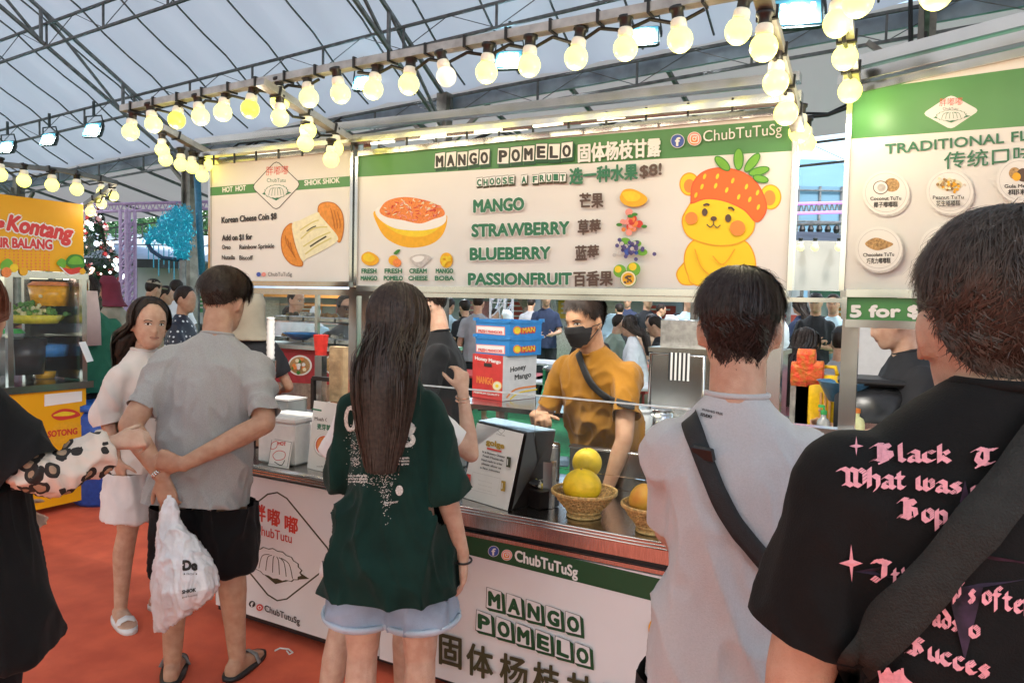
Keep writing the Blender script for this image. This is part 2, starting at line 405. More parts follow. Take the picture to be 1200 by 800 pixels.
# floodlights hanging off the trusses
flood_glow = mat('flood_led_face', (.04, .12, .16), .3, 0, 0, emis=(.10, .42, .60), estr=.35)
flood_led = mat('flood_led_chip', (1, 1, 1), .3, 0, 0, emis=(.45, .85, 1), estr=.9)
flood_body = mat('flood_housing', (.06, .075, .075), .5, .3)
def floodlight(p, s, label, tilt=.35, yaw=0, energy=90):
    t = thing('floodlight', label, 'floodlight', p, yaw, 'floodlights hanging from the tent trusses', world=False)
    Rt = Euler((tilt, 0, 0)).to_matrix()
    b = MB(); b.loft([(Rt @ Vector((0, .0, 0)), Rt @ Vector((s * .5, 0, 0)), Rt @ Vector((0, 0, s * .36))), (Rt @ Vector((0, .04, 0)), Rt @ Vector((s * .5, 0, 0)), Rt @ Vector((0, 0, s * .36))), (Rt @ Vector((0, .10, 0)), Rt @ Vector((s * .36, 0, 0)), Rt @ Vector((0, 0, s * .22)))], 16, e=8); b.build('housing', flood_body, t)
    MB().box(Rt @ Vector((0, -.008, 0)), (s * .86, .01, s * .60), Rt).build('lens', flood_glow, t)
    b = MB()
    for i in range(4):
        for j in range(2): b.box(Rt @ Vector(((i - 1.5) * s * .19, -.016, (j - .5) * s * .26)), (s * .09, .006, s * .13), Rt)
    b.build('led_array', flood_led, t, kind='stuff')
    b = MB(); b.tube([Rt @ Vector((-s * .53, .03, 0)), Rt @ Vector((-s * .53, .03, s * .2)), (-s * .45, .03, s * .62), (s * .45, .03, s * .62), Rt @ Vector((s * .53, .03, s * .2)), Rt @ Vector((s * .53, .03, 0))], .012, 6); b.beam((0, .03, s * .62), (0, .03, s * .62 + .22), .03)
    b.build('bracket', flood_body, t)
    l = bpy.data.lights.new('flood_beam', 'SPOT'); l.energy = energy * 1.1; l.spot_size = R(130); l.spot_blend = .6; l.shadow_soft_size = s * .3; l.color = (.9, .97, 1); lo = bpy.data.objects.new('flood_beam', l); COL.objects.link(lo); lo.parent = t; lo.location = Rt @ Vector((0, -.06, 0)); lo.rotation_euler = (R(40), 0, 0)
for x, y, Y, s, l in ((7, 172, 6.9, .33, 'blue white floodlight at the far left edge under the tent roof'), (56, 163, 6.9, .31, 'blue white floodlight just right of the leftmost post top, middle one of the left three'),
                      (108, 152, 6.9, .34, 'floodlight hanging left of the first festoon bulbs, rightmost of the left three'), (426, 97, 7.4, .30, 'small floodlight seen between festoon bulbs above the cheese coin sign'),
                      (596, 70, 7.4, .34, 'floodlight behind the bulbs above the middle of the main menu sign'), (755, 42, 7.4, .32, 'floodlight between two bulbs above the dollar price of the main sign'),
                      (935, 15, 6.4, .40, 'large floodlight at the top edge between the two menu signs')):
    floodlight(at(x, y, Y=Y), s, l, -.35, R(10) if x < 200 else R(15))

for x, y, l in ((-7.5, -.6, 'leftmost'), (-4.2, -.9, 'second'), (-1.4, -1.2, 'third'), (1.6, -.6, 'rightmost')):  # row out of view, added to light the customers from behind
    floodlight((x, y, 5.6), .34, '%s added fill floodlight behind the customers, out of view over the aisle' % l, .35, PI, 260)
for x, l in ((-9.0, 'left'), (-4.5, 'middle'), (-.5, 'right')):  # canopy floodlights added to brighten the diners and far tables
    floodlight((x, 10.9, 3.35 + TX(x) * .9), .32, '%s added fill floodlight on the rear canopy truss over the diners' % l, .5, 0, 130)
    floodlight((x + 1.5, 11.1, 3.35 + TX(x) * .9), .32, '%s added fill floodlight facing the far tables from the rear canopy' % l, .5, PI, 150)
# ------------------------------------------------------------------ festoon bulbs
bulb_glow = mat('bulb_glass_lit', (.35, .32, .16), .3, 0, 0, emis=(1, .93, .15), estr=1.0)
bulb_base = mat('bulb_neck_plastic', (.80, .76, .66), .4, 0, 0, emis=(1, .82, .4), estr=.05)
bulb_dim = mat('bulb_glass_off_glow', (.80, .76, .68), .25, 0, 0, emis=(1, .85, .6), estr=.25)  # unlit bulb, its glass given a faint glow
bulb_yel = mat('bulb_glass_yellow', (.35, .32, .08), .3, 0, 0, emis=(1, .90, .05), estr=.8)
ms = {}
def bulb(p, r, label, group, glow=None, tilt=(0, 0)):
    """globe centre p"""
    k = glow.name if glow else 'n'
    t = thing('light_bulb', label, 'light bulb', Vector(p), 0, group, world=False); t.scale = (r / .036,) * 3; t.rotation_euler = (tilt[0], tilt[1], random.random() * 6)
    if k not in ms:
        a = MB().lathe((0, 0, 0), [(.004, -.037), (.014, -.0345), (.0245, -.028), (.0325, -.017), (.0367, -.004), (.0362, .008), (.0315, .020), (.0245, .0285), (.0215, .031)], 24).build('globe', glow or bulb_glow, t, True)
        c = MB().lathe((0, 0, 0), [(.0225, .030), (.0235, .040), (.0225, .054), (.019, .060)], 18).build('neck', bulb_base, t, True)
        d = MB().lathe((0, 0, 0), [(.017, .058), (.018, .062), (.018, .080), (.024, .084), (.024, .094), (.010, .098)], 14).build('socket', black, t, True)
        ms[k] = (a.data, c.data, d.data)
    else:
        for nme, me in zip(('globe', 'neck', 'socket'), ms[k]):
            o = bpy.data.objects.new(nme, me); COL.objects.link(o); o.parent = t
    if r > .0335 and r < .037 and glow is not bulb_dim:
        if 'L' not in ms: l = bpy.data.lights.new('bulb_light', 'POINT'); l.energy = .28; l.color = (1, .86, .62); l.shadow_soft_size = .02; ms['L'] = l
        lo = bpy.data.objects.new('bulb_light', ms['L']); COL.objects.link(lo); lo.parent = t; lo.location = (0, 0, -.062)
    return t
G1 = 'festoon bulbs along the front rail of the mango pomelo stall'
front = [(153, 155, 0), (180, 146, 0), (207, 141, 2), (235, 137, 0), (261, 132, 0), (293, 128, 2), (328, 120, 0), (362, 115, 0), (399, 110, 0), (437, 105, 0), (479, 99, 0), (523, 90, 1), (570, 85, 0), (620, 77, 0), (675, 68, 0), (733, 57, 0), (797, 47, 0), (865, 37, 0)]
for i, (x, y, k) in enumerate(front):
    d = {0: '', 2: 'yellower ', 1: 'unlit '}[k]
    bulb(at(x, y, Y=2.15), .036 if k != 1 else .034, '%sfestoon bulb, %s from the left end on the front rail above the signs' % (d, ordn(i)), G1, {0: None, 1: bulb_dim, 2: bulb_yel}[k], (random.uniform(-.22, .22), random.uniform(-.2, .2)))
def sideB(lst, X, g, lab, r=.034):
    for i, (x, y) in enumerate(lst): bulb(at(x, y, X=X), r, lab % ordn(i), g)
sideB([(190, 176), (194, 187), (212, 193), (225, 196), (242, 193), (237, 206)], -3.22, 'bulbs on the left side rail', '%s festoon bulb going back along the left side rail beside the cheese coin sign', .031)
sideB([(328, 138), (361, 153), (358, 168), (393, 174), (388, 187)], -2.24, 'bulbs on the middle side rail', '%s festoon bulb along the rail over the gap between the two left signs', .033)
sideB([(895, 56), (909, 97), (921, 133), (937, 155), (944, 169)], -.385, 'bulbs on the right side rail', '%s festoon bulb back along the side rail at the right of the main sign', .034)
sideB([(981, 28), (990, 68), (996, 107)], -.23, 'bulbs on the right stall side rail', '%s festoon bulb going back along the side rail of the right hand stall', .034)
for i, (x, y) in enumerate(((1005, 3), (1097, -7))): bulb(at(x, y, Y=2.02), .036, ('festoon bulb at the left end', 'festoon bulb cut by the top edge')[i] + ' of the right stall front rail', 'bulbs on the right stall front rail')
def rail(name, pts, label, w=.042, h=.028, m=None, ties=.16):
    t = thing(name, label, 'light rail', pts[0]); b = MB()
    for a, c in zip(pts, pts[1:]): b.beam(a, c, w, h)
    b.build('rail_bar', m or mat('rail_alu', (.42, .41, .39), .42, .7, .15, 20), t)
    c = MB(); k = MB(); 
    for a, d in zip(pts, pts[1:]):
        a = Vector(a); d = Vector(d); L = (d - a).length; u = (d - a) / L
        for q in range(int(L / ties)):
            p = a + u * (q + .5) * ties; c.beam(p - u * .004, p + u * .004, w + .012, h + .012)
            if q: k.tube([p - u * ties + Vector((0, 0, -.03)), p - u * ties / 2 + Vector((0, .01, -.045 - .02 * random.random())), p + Vector((0, 0, -.03))], .006, 5)
    c.build('cable_tie', cable, t, kind='stuff'); k.build('cable', cable, t, kind='stuff'); return t
zf = .155
fr = [at(145, 128, Y=2.15), at(400, 79, Y=2.15), at(900, -15, Y=2.15)]
rail('festoon_rail', fr, 'long grey rail carrying the front row of bulbs above the stall signs')
rail('festoon_rail', [at(190, 150, X=-3.22), at(248, 182, X=-3.22)], 'short side rail with bulbs running back to the left end of the cheese coin sign')
rail('festoon_rail', [at(305, 96, X=-2.24), at(413, 166, X=-2.24)], 'short side rail with bulbs running back to the gap between the left two signs')
rail('festoon_rail', [at(893, -8, X=-.385), at(935, 150, X=-.385)], 'steep side rail with bulbs at the right end of the main menu sign')
rail('festoon_rail', [at(984, -20, X=-.225), at(1000, 98, X=-.225)], 'steep side rail with bulbs at the left end of the right hand stall')
rail('festoon_rail', [at(960, -40, Y=2.02), at(1260, -95, Y=2.02)], 'front rail of the right hand stall at the top edge of the view')

# ------------------------------------------------------------------ stall frame and signs
YS = 2.6
def sign(name, label, X0, X1, z0, z1, y0=YS, y1=None, mt=None):
    y1 = y0 if y1 is None else y1
    t = thing(name, label, 'sign', (X0, y0, z0)); b = MB(); a = Vector((X0, y0, 0)); c = Vector((X1, y1, 0)); u = (c - a).normalized(); nn = Vector((u.y, -u.x, 0))
    V = []
    for off in (0, -.025):
        for p, z in ((a, z0), (c, z0), (c, z1), (a, z1)): V.append(p + nn * off + Vector((0, 0, z)))
    b.add(V, [(0, 1, 2, 3), (7, 6, 5, 4), (0, 4, 5, 1), (1, 5, 6, 2), (2, 6, 7, 3), (3, 7, 4, 0)]); b.build('sign_board', mt or vinyl, t)
    b = MB(); fz = .012
    for p, q in (((a, z0 - fz), (c, z0 - fz)), ((a, z1 + fz), (c, z1 + fz))): b.beam(p[0] + Vector((0, 0, p[1])) - nn * .01, q[0] + Vector((0, 0, q[1])) - nn * .01, .045, .024)
    b.beam(a - u * .008 + Vector((0, 0, z0)) - nn * .01, a - u * .008 + Vector((0, 0, z1)) - nn * .01, .016, .04); b.beam(c + u * .008 + Vector((0, 0, z0)) - nn * .01, c + u * .008 + Vector((0, 0, z1)) - nn * .01, .016, .04)
    b.build('sign_frame', steel, t); return t
def q4(A, pts, m, layer=None): A.poly(pts, m, layer)
s2 = sign('menu_sign', 'wide main menu sign headed MANGO POMELO with a bear in a strawberry hat', -2.243, -.402, 1.662, 2.238)
A = Art(flatY(YS), (0, -1, 0))
q4(A, [(420, 181), (928, 139.5), (928, 177), (420, 207.5)], green)
# header lettering: tilted white letter tiles
def tiles(A, word, x0, yb, x1, h, sl, tile, side, ink, jit=2):
    n = len(word); w = (x1 - x0) / n
    for i, ch in enumerate(word):
        if ch == ' ': continue
        xa = x0 + i * w; dy = sl * (xa - x0); jt = random.uniform(-jit, jit) * h / 20; tl = random.uniform(-.08, .08)
        P = [(xa, yb + dy + jt), (xa + w * .92, yb + dy + jt + tl * w + sl * w), (xa + w * .92 + h * .05, yb + dy - h + jt + tl * w + sl * w), (xa + h * .05, yb + dy - h + jt)]
        A.poly([(p[0] + w * .12, p[1] + h * .16) for p in P], side); A.poly(P, side, None); A.poly([(xa + (p[0] - xa) * .94 + w * .03, p[1] * 1) for p in [(P[0][0], P[0][1] - h * .05), (P[1][0], P[1][1] - h * .05), (P[2][0], P[2][1] + h * .05), (P[3][0], P[3][1] + h * .05)]], tile)
        A.text(ch, xa + w * .2, yb + dy + jt - h * .17, xa + w * .76, h * .64, ink, None, h * .045)
tiles(A, 'MANGO', 509, 199, 575, 19, -.085, white, dkgreen, txt_dk, 1); tiles(A, 'POMELO', 583, 193, 673, 20, -.085, white, dkgreen, txt_dk, 1)
A.text('固体杨枝甘露', 679, 189, 775, 16, white, 181.5, .7)
def social(A, x, y, r, sl=0):
    A.disc(x, y, r * 1.08, white); A.disc(x, y, r, blue); A.text('f', x - r * .33, y + r * .72, x + r * .38, r * 1.25, white, None, r * .07)
    x2, y2 = x + r * 2.6, y + r * 2.6 * sl
    A.disc(x2, y2, r * 1.08, white); A.disc(x2, y2, r, pink_p); A.disc(x2 - r * .15, y2 + r * .3, r * .6, orange)
    k = r * .52; A.loop([(x2 - k, y2 - k), (x2 + k, y2 - k), (x2 + k, y2 + k), (x2 - k, y2 + k)], r * .14, white, True); A.loop([(x2 + k * .5 * math.cos(q), y2 + k * .5 * math.sin(q)) for q in [PI / 3 * z for z in range(6)]], r * .14, white)
    A.disc(x2 + k * .55, y2 - k * .55, r * .09, white)
social(A, 795, 166, 7.6, -.13); A.text('ChubTuTuSg', 825, 167, 917, 13, white, 158)
A.build('header_band', s2)
A = Art(flatY(YS), (0, -1, 0)); A.k = 3
tiles(A, 'CHOOSE', 558, 219.5, 604, 11, -.06, white, txt_ol, txt_g, 1); tiles(A, 'A', 611, 216.5, 619, 11, -.06, white, txt_ol, txt_g, 1); tiles(A, 'FRUIT', 624, 215.5, 665, 11, -.06, white, txt_ol, txt_g, 1)
A.text('选一种水果', 669, 215, 748, 14, txt_g, 209, .7); A.text('$8!', 751, 208, 776, 13, txt_br, 205, .6)
for wd, x0, yb, x1, y1, c in (('MANGO', 557, 249, 615, 246, 14), ('STRAWBERRY', 555, 277.5, 668, 274, 14), ('BLUEBERRY', 553, 304.5, 646, 303, 13.5), ('PASSIONFRUIT', 551, 333.5, 671, 333, 13)):
    A.text(wd, x0, yb, x1, c, txt_g, y1, .95, outline=(white, 1.7))
for wd, x0, x1, y in (('芒果', 681, 708, 243), ('草莓', 679, 705, 274), ('蓝莓', 676, 703, 304), ('百香果', 674, 719, 334)): A.text(wd, x0, y, x1, 13, txt_br, y - 1, .6)
A.build('menu_lettering', s2)
A = Art(flatY(YS), (0, -1, 0))
# half fruit with pomelo pulp
A.blob([(440, 247), (443, 265), (455, 281), (478, 290), (503, 287), (518, 276), (524, 259), (519, 252), (480, 262)], yel2); A.blob([(441, 246), (450, 262), (470, 275), (496, 277), (515, 267), (523, 256), (515, 250), (480, 255)], yellow)
A.blob([(440, 247), (450, 240), (480, 236), (512, 242), (523, 253), (518, 264), (495, 270), (465, 268), (446, 258)], white)
A.blob([(446, 244), (455, 235), (475, 231), (500, 235), (517, 243), (521, 252), (508, 257), (492, 262), (472, 258), (455, 255), (446, 250)], orange)
for i in range(110):
    a = random.random() * 6.28; q = math.sqrt(random.random()); x, y = 483 + 36 * q * math.cos(a), 246 + 12.5 * q * math.sin(a); r = random.uniform(1.5, 3); t = random.random() * 3
    A.k = 12; A.stroke([(x - r * math.cos(t), y - r * .6 * math.sin(t)), (x + r * math.cos(t), y + r * .6 * math.sin(t))], 1.0, random.choice([pink_p, cream, orange, red]), False, 12 + i % 9)
A.k = 22
A.blob([(425, 299), (432, 295), (440, 298), (445, 304), (441, 310), (432, 311), (425, 306)], yel2); A.blob([(427, 299), (432, 297), (438, 300), (440, 304), (434, 307), (427, 304)], yellow)
A.disc(462, 305, 6, yel2); A.disc(466, 308, 5, orange); A.blob([(462, 297), (466, 293), (470, 293), (466, 298)], leafd)
A.blob([(481, 303), (487, 299), (498, 298), (506, 302), (500, 309), (493, 314), (486, 310)], grey_p); A.blob([(484, 303), (490, 300), (498, 301), (495, 306), (488, 307)], white)
A.disc(524, 305, 7.5, yel2, 9)
for i in range(16): A.disc(524 + random.uniform(-5, 5), 305 + random.uniform(-6, 6), 1.7, yellow, layer=40 + i)
A.k = 60
for a, c, x0, x1 in (('FRESH', 'MANGO', 425, 444), ('FRESH', 'POMELO', 452, 474), ('CREAM', 'CHEESE', 481, 503), ('MANGO', 'BOBA', 512, 534)):
    A.text(a, x0 + 1, 320, x1 - 1, 5, txt_g, None, .35); A.text(c, x0, 328.5, x1, 5, txt_g, None, .35)
# fruit column
A.blob([(729, 228), (733, 223), (742, 222), (752, 226), (760, 233), (756, 240), (744, 243), (733, 240), (728, 234)], yel2); A.blob([(731, 228), (736, 225), (744, 225), (752, 230), (748, 236), (737, 236)], yellow)
for i in range(26): A.disc(741 + random.gauss(0, 6), 263 + random.gauss(0, 4), random.uniform(2.5, 4.5), random.choice([red, red, pink_p, orange]), layer=70 + i)
for q in ((728, 264), (757, 266), (741, 254), (746, 252)): A.k = 100; A.disc(q[0], q[1], 3.5, leafd, 2)
A.k = 105
for q in ((735, 283), (748, 286), (755, 296)): A.disc(q[0], q[1], 6, leaf, 4)
for i in range(48): A.disc(741 + random.gauss(0, 7), 293 + random.gauss(0, 4.5), 2.3, random.choice([purple, purple, blue, grey_p]), layer=110 + i)
A.k = 160
A.disc(730, 318, 7.5, leaf); A.disc(746, 316, 8, leaf); A.disc(728, 316, 4, yellow); A.disc(745, 313, 4.5, yellow); A.disc(740, 327, 9.5, leafd); A.disc(740, 327, 8.8, cream); A.disc(740, 327, 7, yel2)
for i in range(14): A.disc(740 + random.uniform(-4.5, 4.5), 327 + random.uniform(-4.5, 4.5), 1.1, txt_br, layer=170 + i)
A.build('fruit_pictures', s2)
A = Art(flatY(YS), (0, -1, 0)); ye_o = mat('bear_outline', (.80, .36, .02), .5, 0, 0); yb = mat('bear_yellow', (.88, .60, .02), .5, 0, 0); ora = mat('berry_orange', (.80, .15, .03), .5, 0, 0); chk = mat('bear_cheek', (.86, .26, .05), .5, 0, 0)
def outl(pts, fill, w=1.6, o=None): 
    A.blob(pts, fill); A.loop(pts, w, o or ye_o)
def ell(cx, cy, rx, ry, a=0, n=12): return [(cx + rx * math.cos(t) * math.cos(a) - ry * math.sin(t) * math.sin(a), cy + rx * math.cos(t) * math.sin(a) + ry * math.sin(t) * math.cos(a)) for t in [2 * PI * i / n for i in range(n)]]
outl([(793, 322), (798, 312), (808, 306), (818, 330), (800, 333)], yb); outl([(806, 289), (802, 305), (806, 322), (816, 334), (870, 336), (884, 322), (884, 300), (872, 282), (840, 276), (818, 279)], yb)
outl(ell(808, 216, 11, 13), yb); A.disc(808, 218, 6.5, chk, 8); outl(ell(903, 231, 12, 14), yb); A.disc(902, 232, 7, chk, 9)
outl([(803, 249), (800, 262), (806, 276), (822, 284), (845, 288), (868, 284), (882, 272), (884, 256), (876, 236), (850, 226), (820, 228)], yb)
outl([(810, 236), (812, 216), (824, 202), (845, 197), (870, 202), (888, 216), (898, 238), (896, 252), (886, 260), (872, 246), (850, 236), (828, 233), (812, 238)], ora, 1.4, mat('berry_edge', (.72, .10, .03), .5, 0, 0))
for x, y in ((826, 207), (841, 207), (859, 212), (875, 219), (888, 226), (823, 219), (839, 218), (852, 223), (866, 231), (879, 234), (889, 243), (816, 229)): A.disc(x, y, 1.7, yellow, 3.4, rot=.35)
for cx, cy, rx, ry, a in ((847, 192, 11, 5, 3.9), (866, 187, 12.5, 5.5, -1.57), (882, 191, 13, 5, -.9), (890, 201, 12, 4.5, -.25), (892, 210, 9, 4, .25)): outl(ell(cx, cy, rx, ry, a), leaf, 1.3, leafd)
A.disc(826.5, 249, 3.3, txt_br, 4.5); A.disc(854, 256, 3.5, txt_br, 4.7); A.disc(837, 256.5, 3.6, txt_br, 2.8); A.disc(811, 256, 7.3, chk); A.disc(865, 267.5, 9, chk)
A.stroke([(825, 241), (829, 239.5), (832, 241)], 2.4, txt_br); A.stroke([(854, 244), (858, 244), (861, 247)], 2.4, txt_br)
A.stroke([(829, 263), (833, 266.5), (837, 264), (841, 267), (845, 264)], 1.2, txt_br); A.stroke([(837, 258), (837, 264)], 1.1, txt_br)
A.stroke([(836, 300), (848, 310), (862, 292)], 1.3, ye_o); A.stroke([(815, 292), (822, 312), (832, 322)], 1.3, ye_o)
A.build('bear_picture', s2)
# left sign
s1 = sign('menu_sign', 'left sign offering Korean Cheese Coin with a picture of a pulled cheese coin', -3.218, -2.288, 1.680, 2.268)
A = Art(flatY(YS), (0, -1, 0))
q4(A, [(248, 219.5), (412, 206.2), (412, 218.5), (248, 229.5)], green); A.text('HOT  HOT', 261, 225.5, 288, 6, white, 223, .25); A.text('SHIOK SHIOK', 357, 217.5, 398, 6, white, 214, .25)
def diamond(A, c, w, h, sk=0, lw=1, corner=.12, col=txt_dk):
    P = []
    V = [(c[0], c[1] - h), (c[0] + w, c[1] + sk * w), (c[0], c[1] + h), (c[0] - w, c[1] - sk * w)]
    for i in range(4):
        a, b2, d = V[i - 1], V[i], V[(i + 1) % 4]; P += [(b2[0] + (a[0] - b2[0]) * corner, b2[1] + (a[1] - b2[1]) * corner), (b2[0] + (a[0] - b2[0]) * corner * .3 + (d[0] - b2[0]) * corner * .3, b2[1] + (a[1] - b2[1]) * corner * .3 + (d[1] - b2[1]) * corner * .3), (b2[0] + (d[0] - b2[0]) * corner, b2[1] + (d[1] - b2[1]) * corner)]
    return P
def tutu(A, cx, cy, w, h, sl, lw, fillm, inkm):
    """ribbed kueh on a dark leaf"""
    S = lambda u, v: (cx + u * w, cy + v * h + sl * u * w)
    A.poly([S(-.95, -.05), S(-1.18, .12), S(-.75, .34)], inkm); A.poly([S(.95, .0), S(1.28, .14), S(.75, .38)], inkm); A.poly([S(-.5, .52), S(0, .84), S(.5, .52)], inkm)
    P = []
    for i in range(34):
        a = 2 * PI * i / 34; q = 1 + .045 * (1 if i % 2 else -1); P.append(S(math.cos(a) * q, (math.sin(a) * (.62 if math.sin(a) > 0 else .72)) * q))
    A.poly(P, inkm); A.poly([(cx + (x - cx) * (1 - lw), cy + (y - cy) * (1 - lw)) for x, y in P], fillm)
    for u in (-.62, -.36, -.1, .16, .42, .66): A.stroke([S(u * .35, -.42), S(u * .8, -.25), S(u, .35)], lw * w * .55, inkm)
P = diamond(A, (324, 217.5), 29, 29.5, -.06); A.poly(P, vinyl); A.loop(P, .9, txt_dk, False)
A.text('胖嘟嘟', 312, 205, 338, 8, red, 203.5); A.text('ChubTutu', 313, 213.5, 335, 4.5, txt_g); tutu(A, 324, 225, 14, 12, -.05, .07, vinyl, txt_g)
A.text('Korean Cheese Coin $8', 260.5, 261.5, 324.5, 7, txt_dk, 256.5, .3); A.text('Add on $1 for', 261, 282, 296, 6.5, txt_dk, 280.5, .3)
A.text('Oreo', 261, 292, 271, 5, txt_dk, None, .15); A.text('Rainbow Sprinkle', 281.5, 292, 322, 5, txt_dk, 290.5, .15); A.text('Nutella', 261, 304, 276, 5, txt_dk, None, .15); A.text('Biscoff', 281.5, 304.5, 297, 5, txt_dk, None, .15)
A.disc(304, 321.5, 2.6, blue); A.disc(310, 321.5, 2.6, pink_p); A.text('ChubTuTuSg', 315, 323.5, 343, 4.6, txt_dk)
A.build('sign_print', s1)
A = Art(flatY(YS), (0, -1, 0)); A.k = 8; brn = mat('coin_brown', (.72, .27, .04), .5, 0, .1, 60); brd = mat('coin_edge', (.42, .13, .02), .5, 0, 0)
c2 = [(374, 241), (382, 237), (393, 239), (401, 249), (403, 262), (402, 274), (398, 284), (391, 276), (384, 262), (374, 252)]; A.blob(c2, brn); A.loop(c2, 1, brd)
c1 = [(343, 262), (334, 268), (330, 281), (332, 297), (341, 309), (353, 312), (355, 307), (349, 295), (344, 278)]; A.blob(c1, brn); A.loop(c1, 1, brd)
A.blob([(343, 262), (352, 258), (372, 249), (376, 253), (384, 262), (396, 277), (394, 284), (378, 294), (360, 303), (355, 306), (349, 294), (344, 276)], cream)
for a in (((352, 270), (366, 261), (374, 258)), ((353, 280), (368, 268), (384, 266)), ((356, 289), (372, 279), (388, 272)), ((358, 298), (372, 288), (389, 279))): A.stroke(a, 1.6, mat('cheese_shade', (.62, .55, .20), .5, 0, 0)); 
A.stroke([(364, 289), (373, 283), (383, 277)], 1.8, txt_ol); A.stroke([(360, 271), (366, 267), (371, 265)], 1.2, txt_ol)
for k in range(3): A.stroke([(388 + k * 4, 244 + k * 2), (391 + k * 4, 256 + k * 2), (393 + k * 3, 268)], .8, brd); A.stroke([(335 + k * 3, 276 + k * 4), (337 + k * 3, 286 + k * 4), (343 + k * 2, 296 + k * 3)], .8, brd)
A.build('cheese_coin_picture', s1)
# right sign, turned a little towards us
PR0 = at(998, 106, Y=2.62); PR1 = at(1200, 79, Y=2.42); U = Vector((PR1.x - PR0.x, PR1.y - PR0.y, 0)).normalized(); NR = Vector((U.y, -U.x, 0))
E1 = PR0 + U * 1.6
s3 = sign('menu_sign', 'right hand sign headed TRADITIONAL with round plates of tutu kueh fillings', PR0.x, E1.x, 1.665, 2.285, PR0.y, E1.y)
A = Art(planar(PR0, NR), NR)
A.poly([(998, 107), (1215, 77.5), (1215, 147), (996.5, 163)], green)
P = diamond(A, (1114.5, 131.5), 33.5, 20.5, -.06); A.poly(P, vinyl); A.text('胖嘟嘟', 1101, 124, 1128, 7, red, 122.5); A.text('ChubTutu', 1105, 129, 1123, 3, txt_dk); tutu(A, 1115, 136, 18, 9.5, -.05, .06, vinyl, txt_g)
A.text('TRADITIONAL', 1038, 181, 1177, 11.5, txt_g, 167.5, .35); A.text('FLAVOURS', 1186, 166.5, 1290, 11.5, txt_g, 156, .35); A.text('传统口味', 1107, 197, 1212, 15, txt_g, 188, .2)
for cx, cy, kind, en, cn in ((1039, 226, 0, 'Coconut TuTu', '椰子嘟嘟糕'), (1114, 225, 1, 'Peanut TuTu', '花生嘟嘟糕'), (1198, 212, 2, 'Gula Melaka', '椰糖'), (1033, 292, 3, 'Chocolate TuTu', '巧克力嘟嘟糕'), (1108, 291, 1, 'Red Bean TuTu', '红豆嘟嘟糕')):
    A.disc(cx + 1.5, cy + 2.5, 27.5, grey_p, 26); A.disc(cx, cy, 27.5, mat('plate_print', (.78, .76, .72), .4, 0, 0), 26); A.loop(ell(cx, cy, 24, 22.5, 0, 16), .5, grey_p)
    if kind == 0: A.disc(cx + 7, cy - 9, 9, tan_m, 8); A.disc(cx - 6, cy - 6, 9, txt_br, 8); A.disc(cx - 6, cy - 6, 8, white, 7); A.disc(cx - 5, cy - 6, 5, grey_p, 4.5); k0 = tan_m
    elif kind == 1: 
        A.blob(ell(cx, cy - 8, 15, 7), cream); 
        for i in range(40): A.disc(cx + random.gauss(0, 6), cy - 8 + random.gauss(0, 3.2), 1.7, random.choice([tan_m, yel2, cream]), layer=30 + i)
        A.k = 72
    elif kind == 2: A.disc(cx - 6, cy - 8, 7, tan_m); A.disc(cx + 4, cy - 6, 8, txt_br); A.disc(cx - 4, cy - 4, 5, yel2)
    else: A.blob([(cx - 16, cy - 6), (cx - 4, cy - 13), (cx + 10, cy - 9), (cx + 17, cy - 5), (cx + 4, cy + 1), (cx - 6, cy + 1)], tan_m)
    A.text(en, cx - 18, cy + 9, cx + 18, 4, txt_dk, cy + 8.3, .12); A.text(cn, cx - 14, cy + 17, cx + 14, 5, txt_dk, cy + 16, .1)
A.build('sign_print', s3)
t = sign('price_strip', 'green strip reading 5 for hanging under the right hand sign', at(992, 360, Y=2.55).x, at(992, 360, Y=2.55).x + .9, at(992, 374, Y=2.55).z, at(992, 348, Y=2.55).z, 2.55, 2.44, green)
A = Art(planar(at(992, 360, Y=2.548), (-.1213, -.9927, 0)), (-.1213, -.9927, 0)); A.text('5 for $5', 997, 371, 1092, 13, white, None, 1.1); A.build('strip_lettering', t)
# beams above the signs, posts
def part(mb, name, m, t, **k): return mb.build(name, m, t, **k)
fr_ = thing('market_stall', 'shiny steel frame of the mango pomelo stall carrying the two signs', 'stall', (-3.2, 2.6, 0))
lw = 2.64
for z, y, h in ((2.31, 2.60, .035), (2.36, 2.55, .03), (2.285, 2.52, .02)):
    MB().beam((-3.26, y, z + .015), (-.38, y, z - .02), .05, h).build('top_rail', steel, fr_)
b = MB()
for x in np.arange(-3.1, -.4, .148): b.beam((x, 2.515, 2.245), (x, 2.515, 2.29), .007)
b.build('hook_row', black, fr_, kind='stuff')
led = mat('led_tube_glow', (1, 1, 1), .3, 0, 0, emis=(1, .95, .65), estr=1.6)
for x in np.arange(-2.1, -.5, .26): MB().bb((x, 2.505, 2.262), (x + .12, 2.517, 2.270)).build('led_strip', led, fr_)
for X in (-2.75, -1.75, -.9):
    MB().bb((X - .3, 2.68, 2.262), (X + .3, 2.71, 2.285)).build('tube_lamp', led, fr_)
    l = bpy.data.lights.new('tube_light', 'AREA'); l.shape = 'RECTANGLE'; l.size = .6; l.size_y = .04; l.energy = 5.5; l.color = (1, .95, .86); lo = bpy.data.objects.new('tube_light', l); COL.objects.link(lo); lo.parent = fr_; lo.matrix_basis = INV[fr_.name] @ Matrix.Translation((X, 2.70, 2.255)) @ Matrix.Rotation(R(25), 4, 'X')
for X in (-3.22, -2.30, -2.225, -.44):
    MB().bb((X - .022, 2.63, .8), (X + .022, 2.675, 2.32)).build('post', steel, fr_)
MB().bb((-3.25, 2.625, 1.617), (-.402, 2.660, 1.646)).build('lower_rail', steel, fr_)
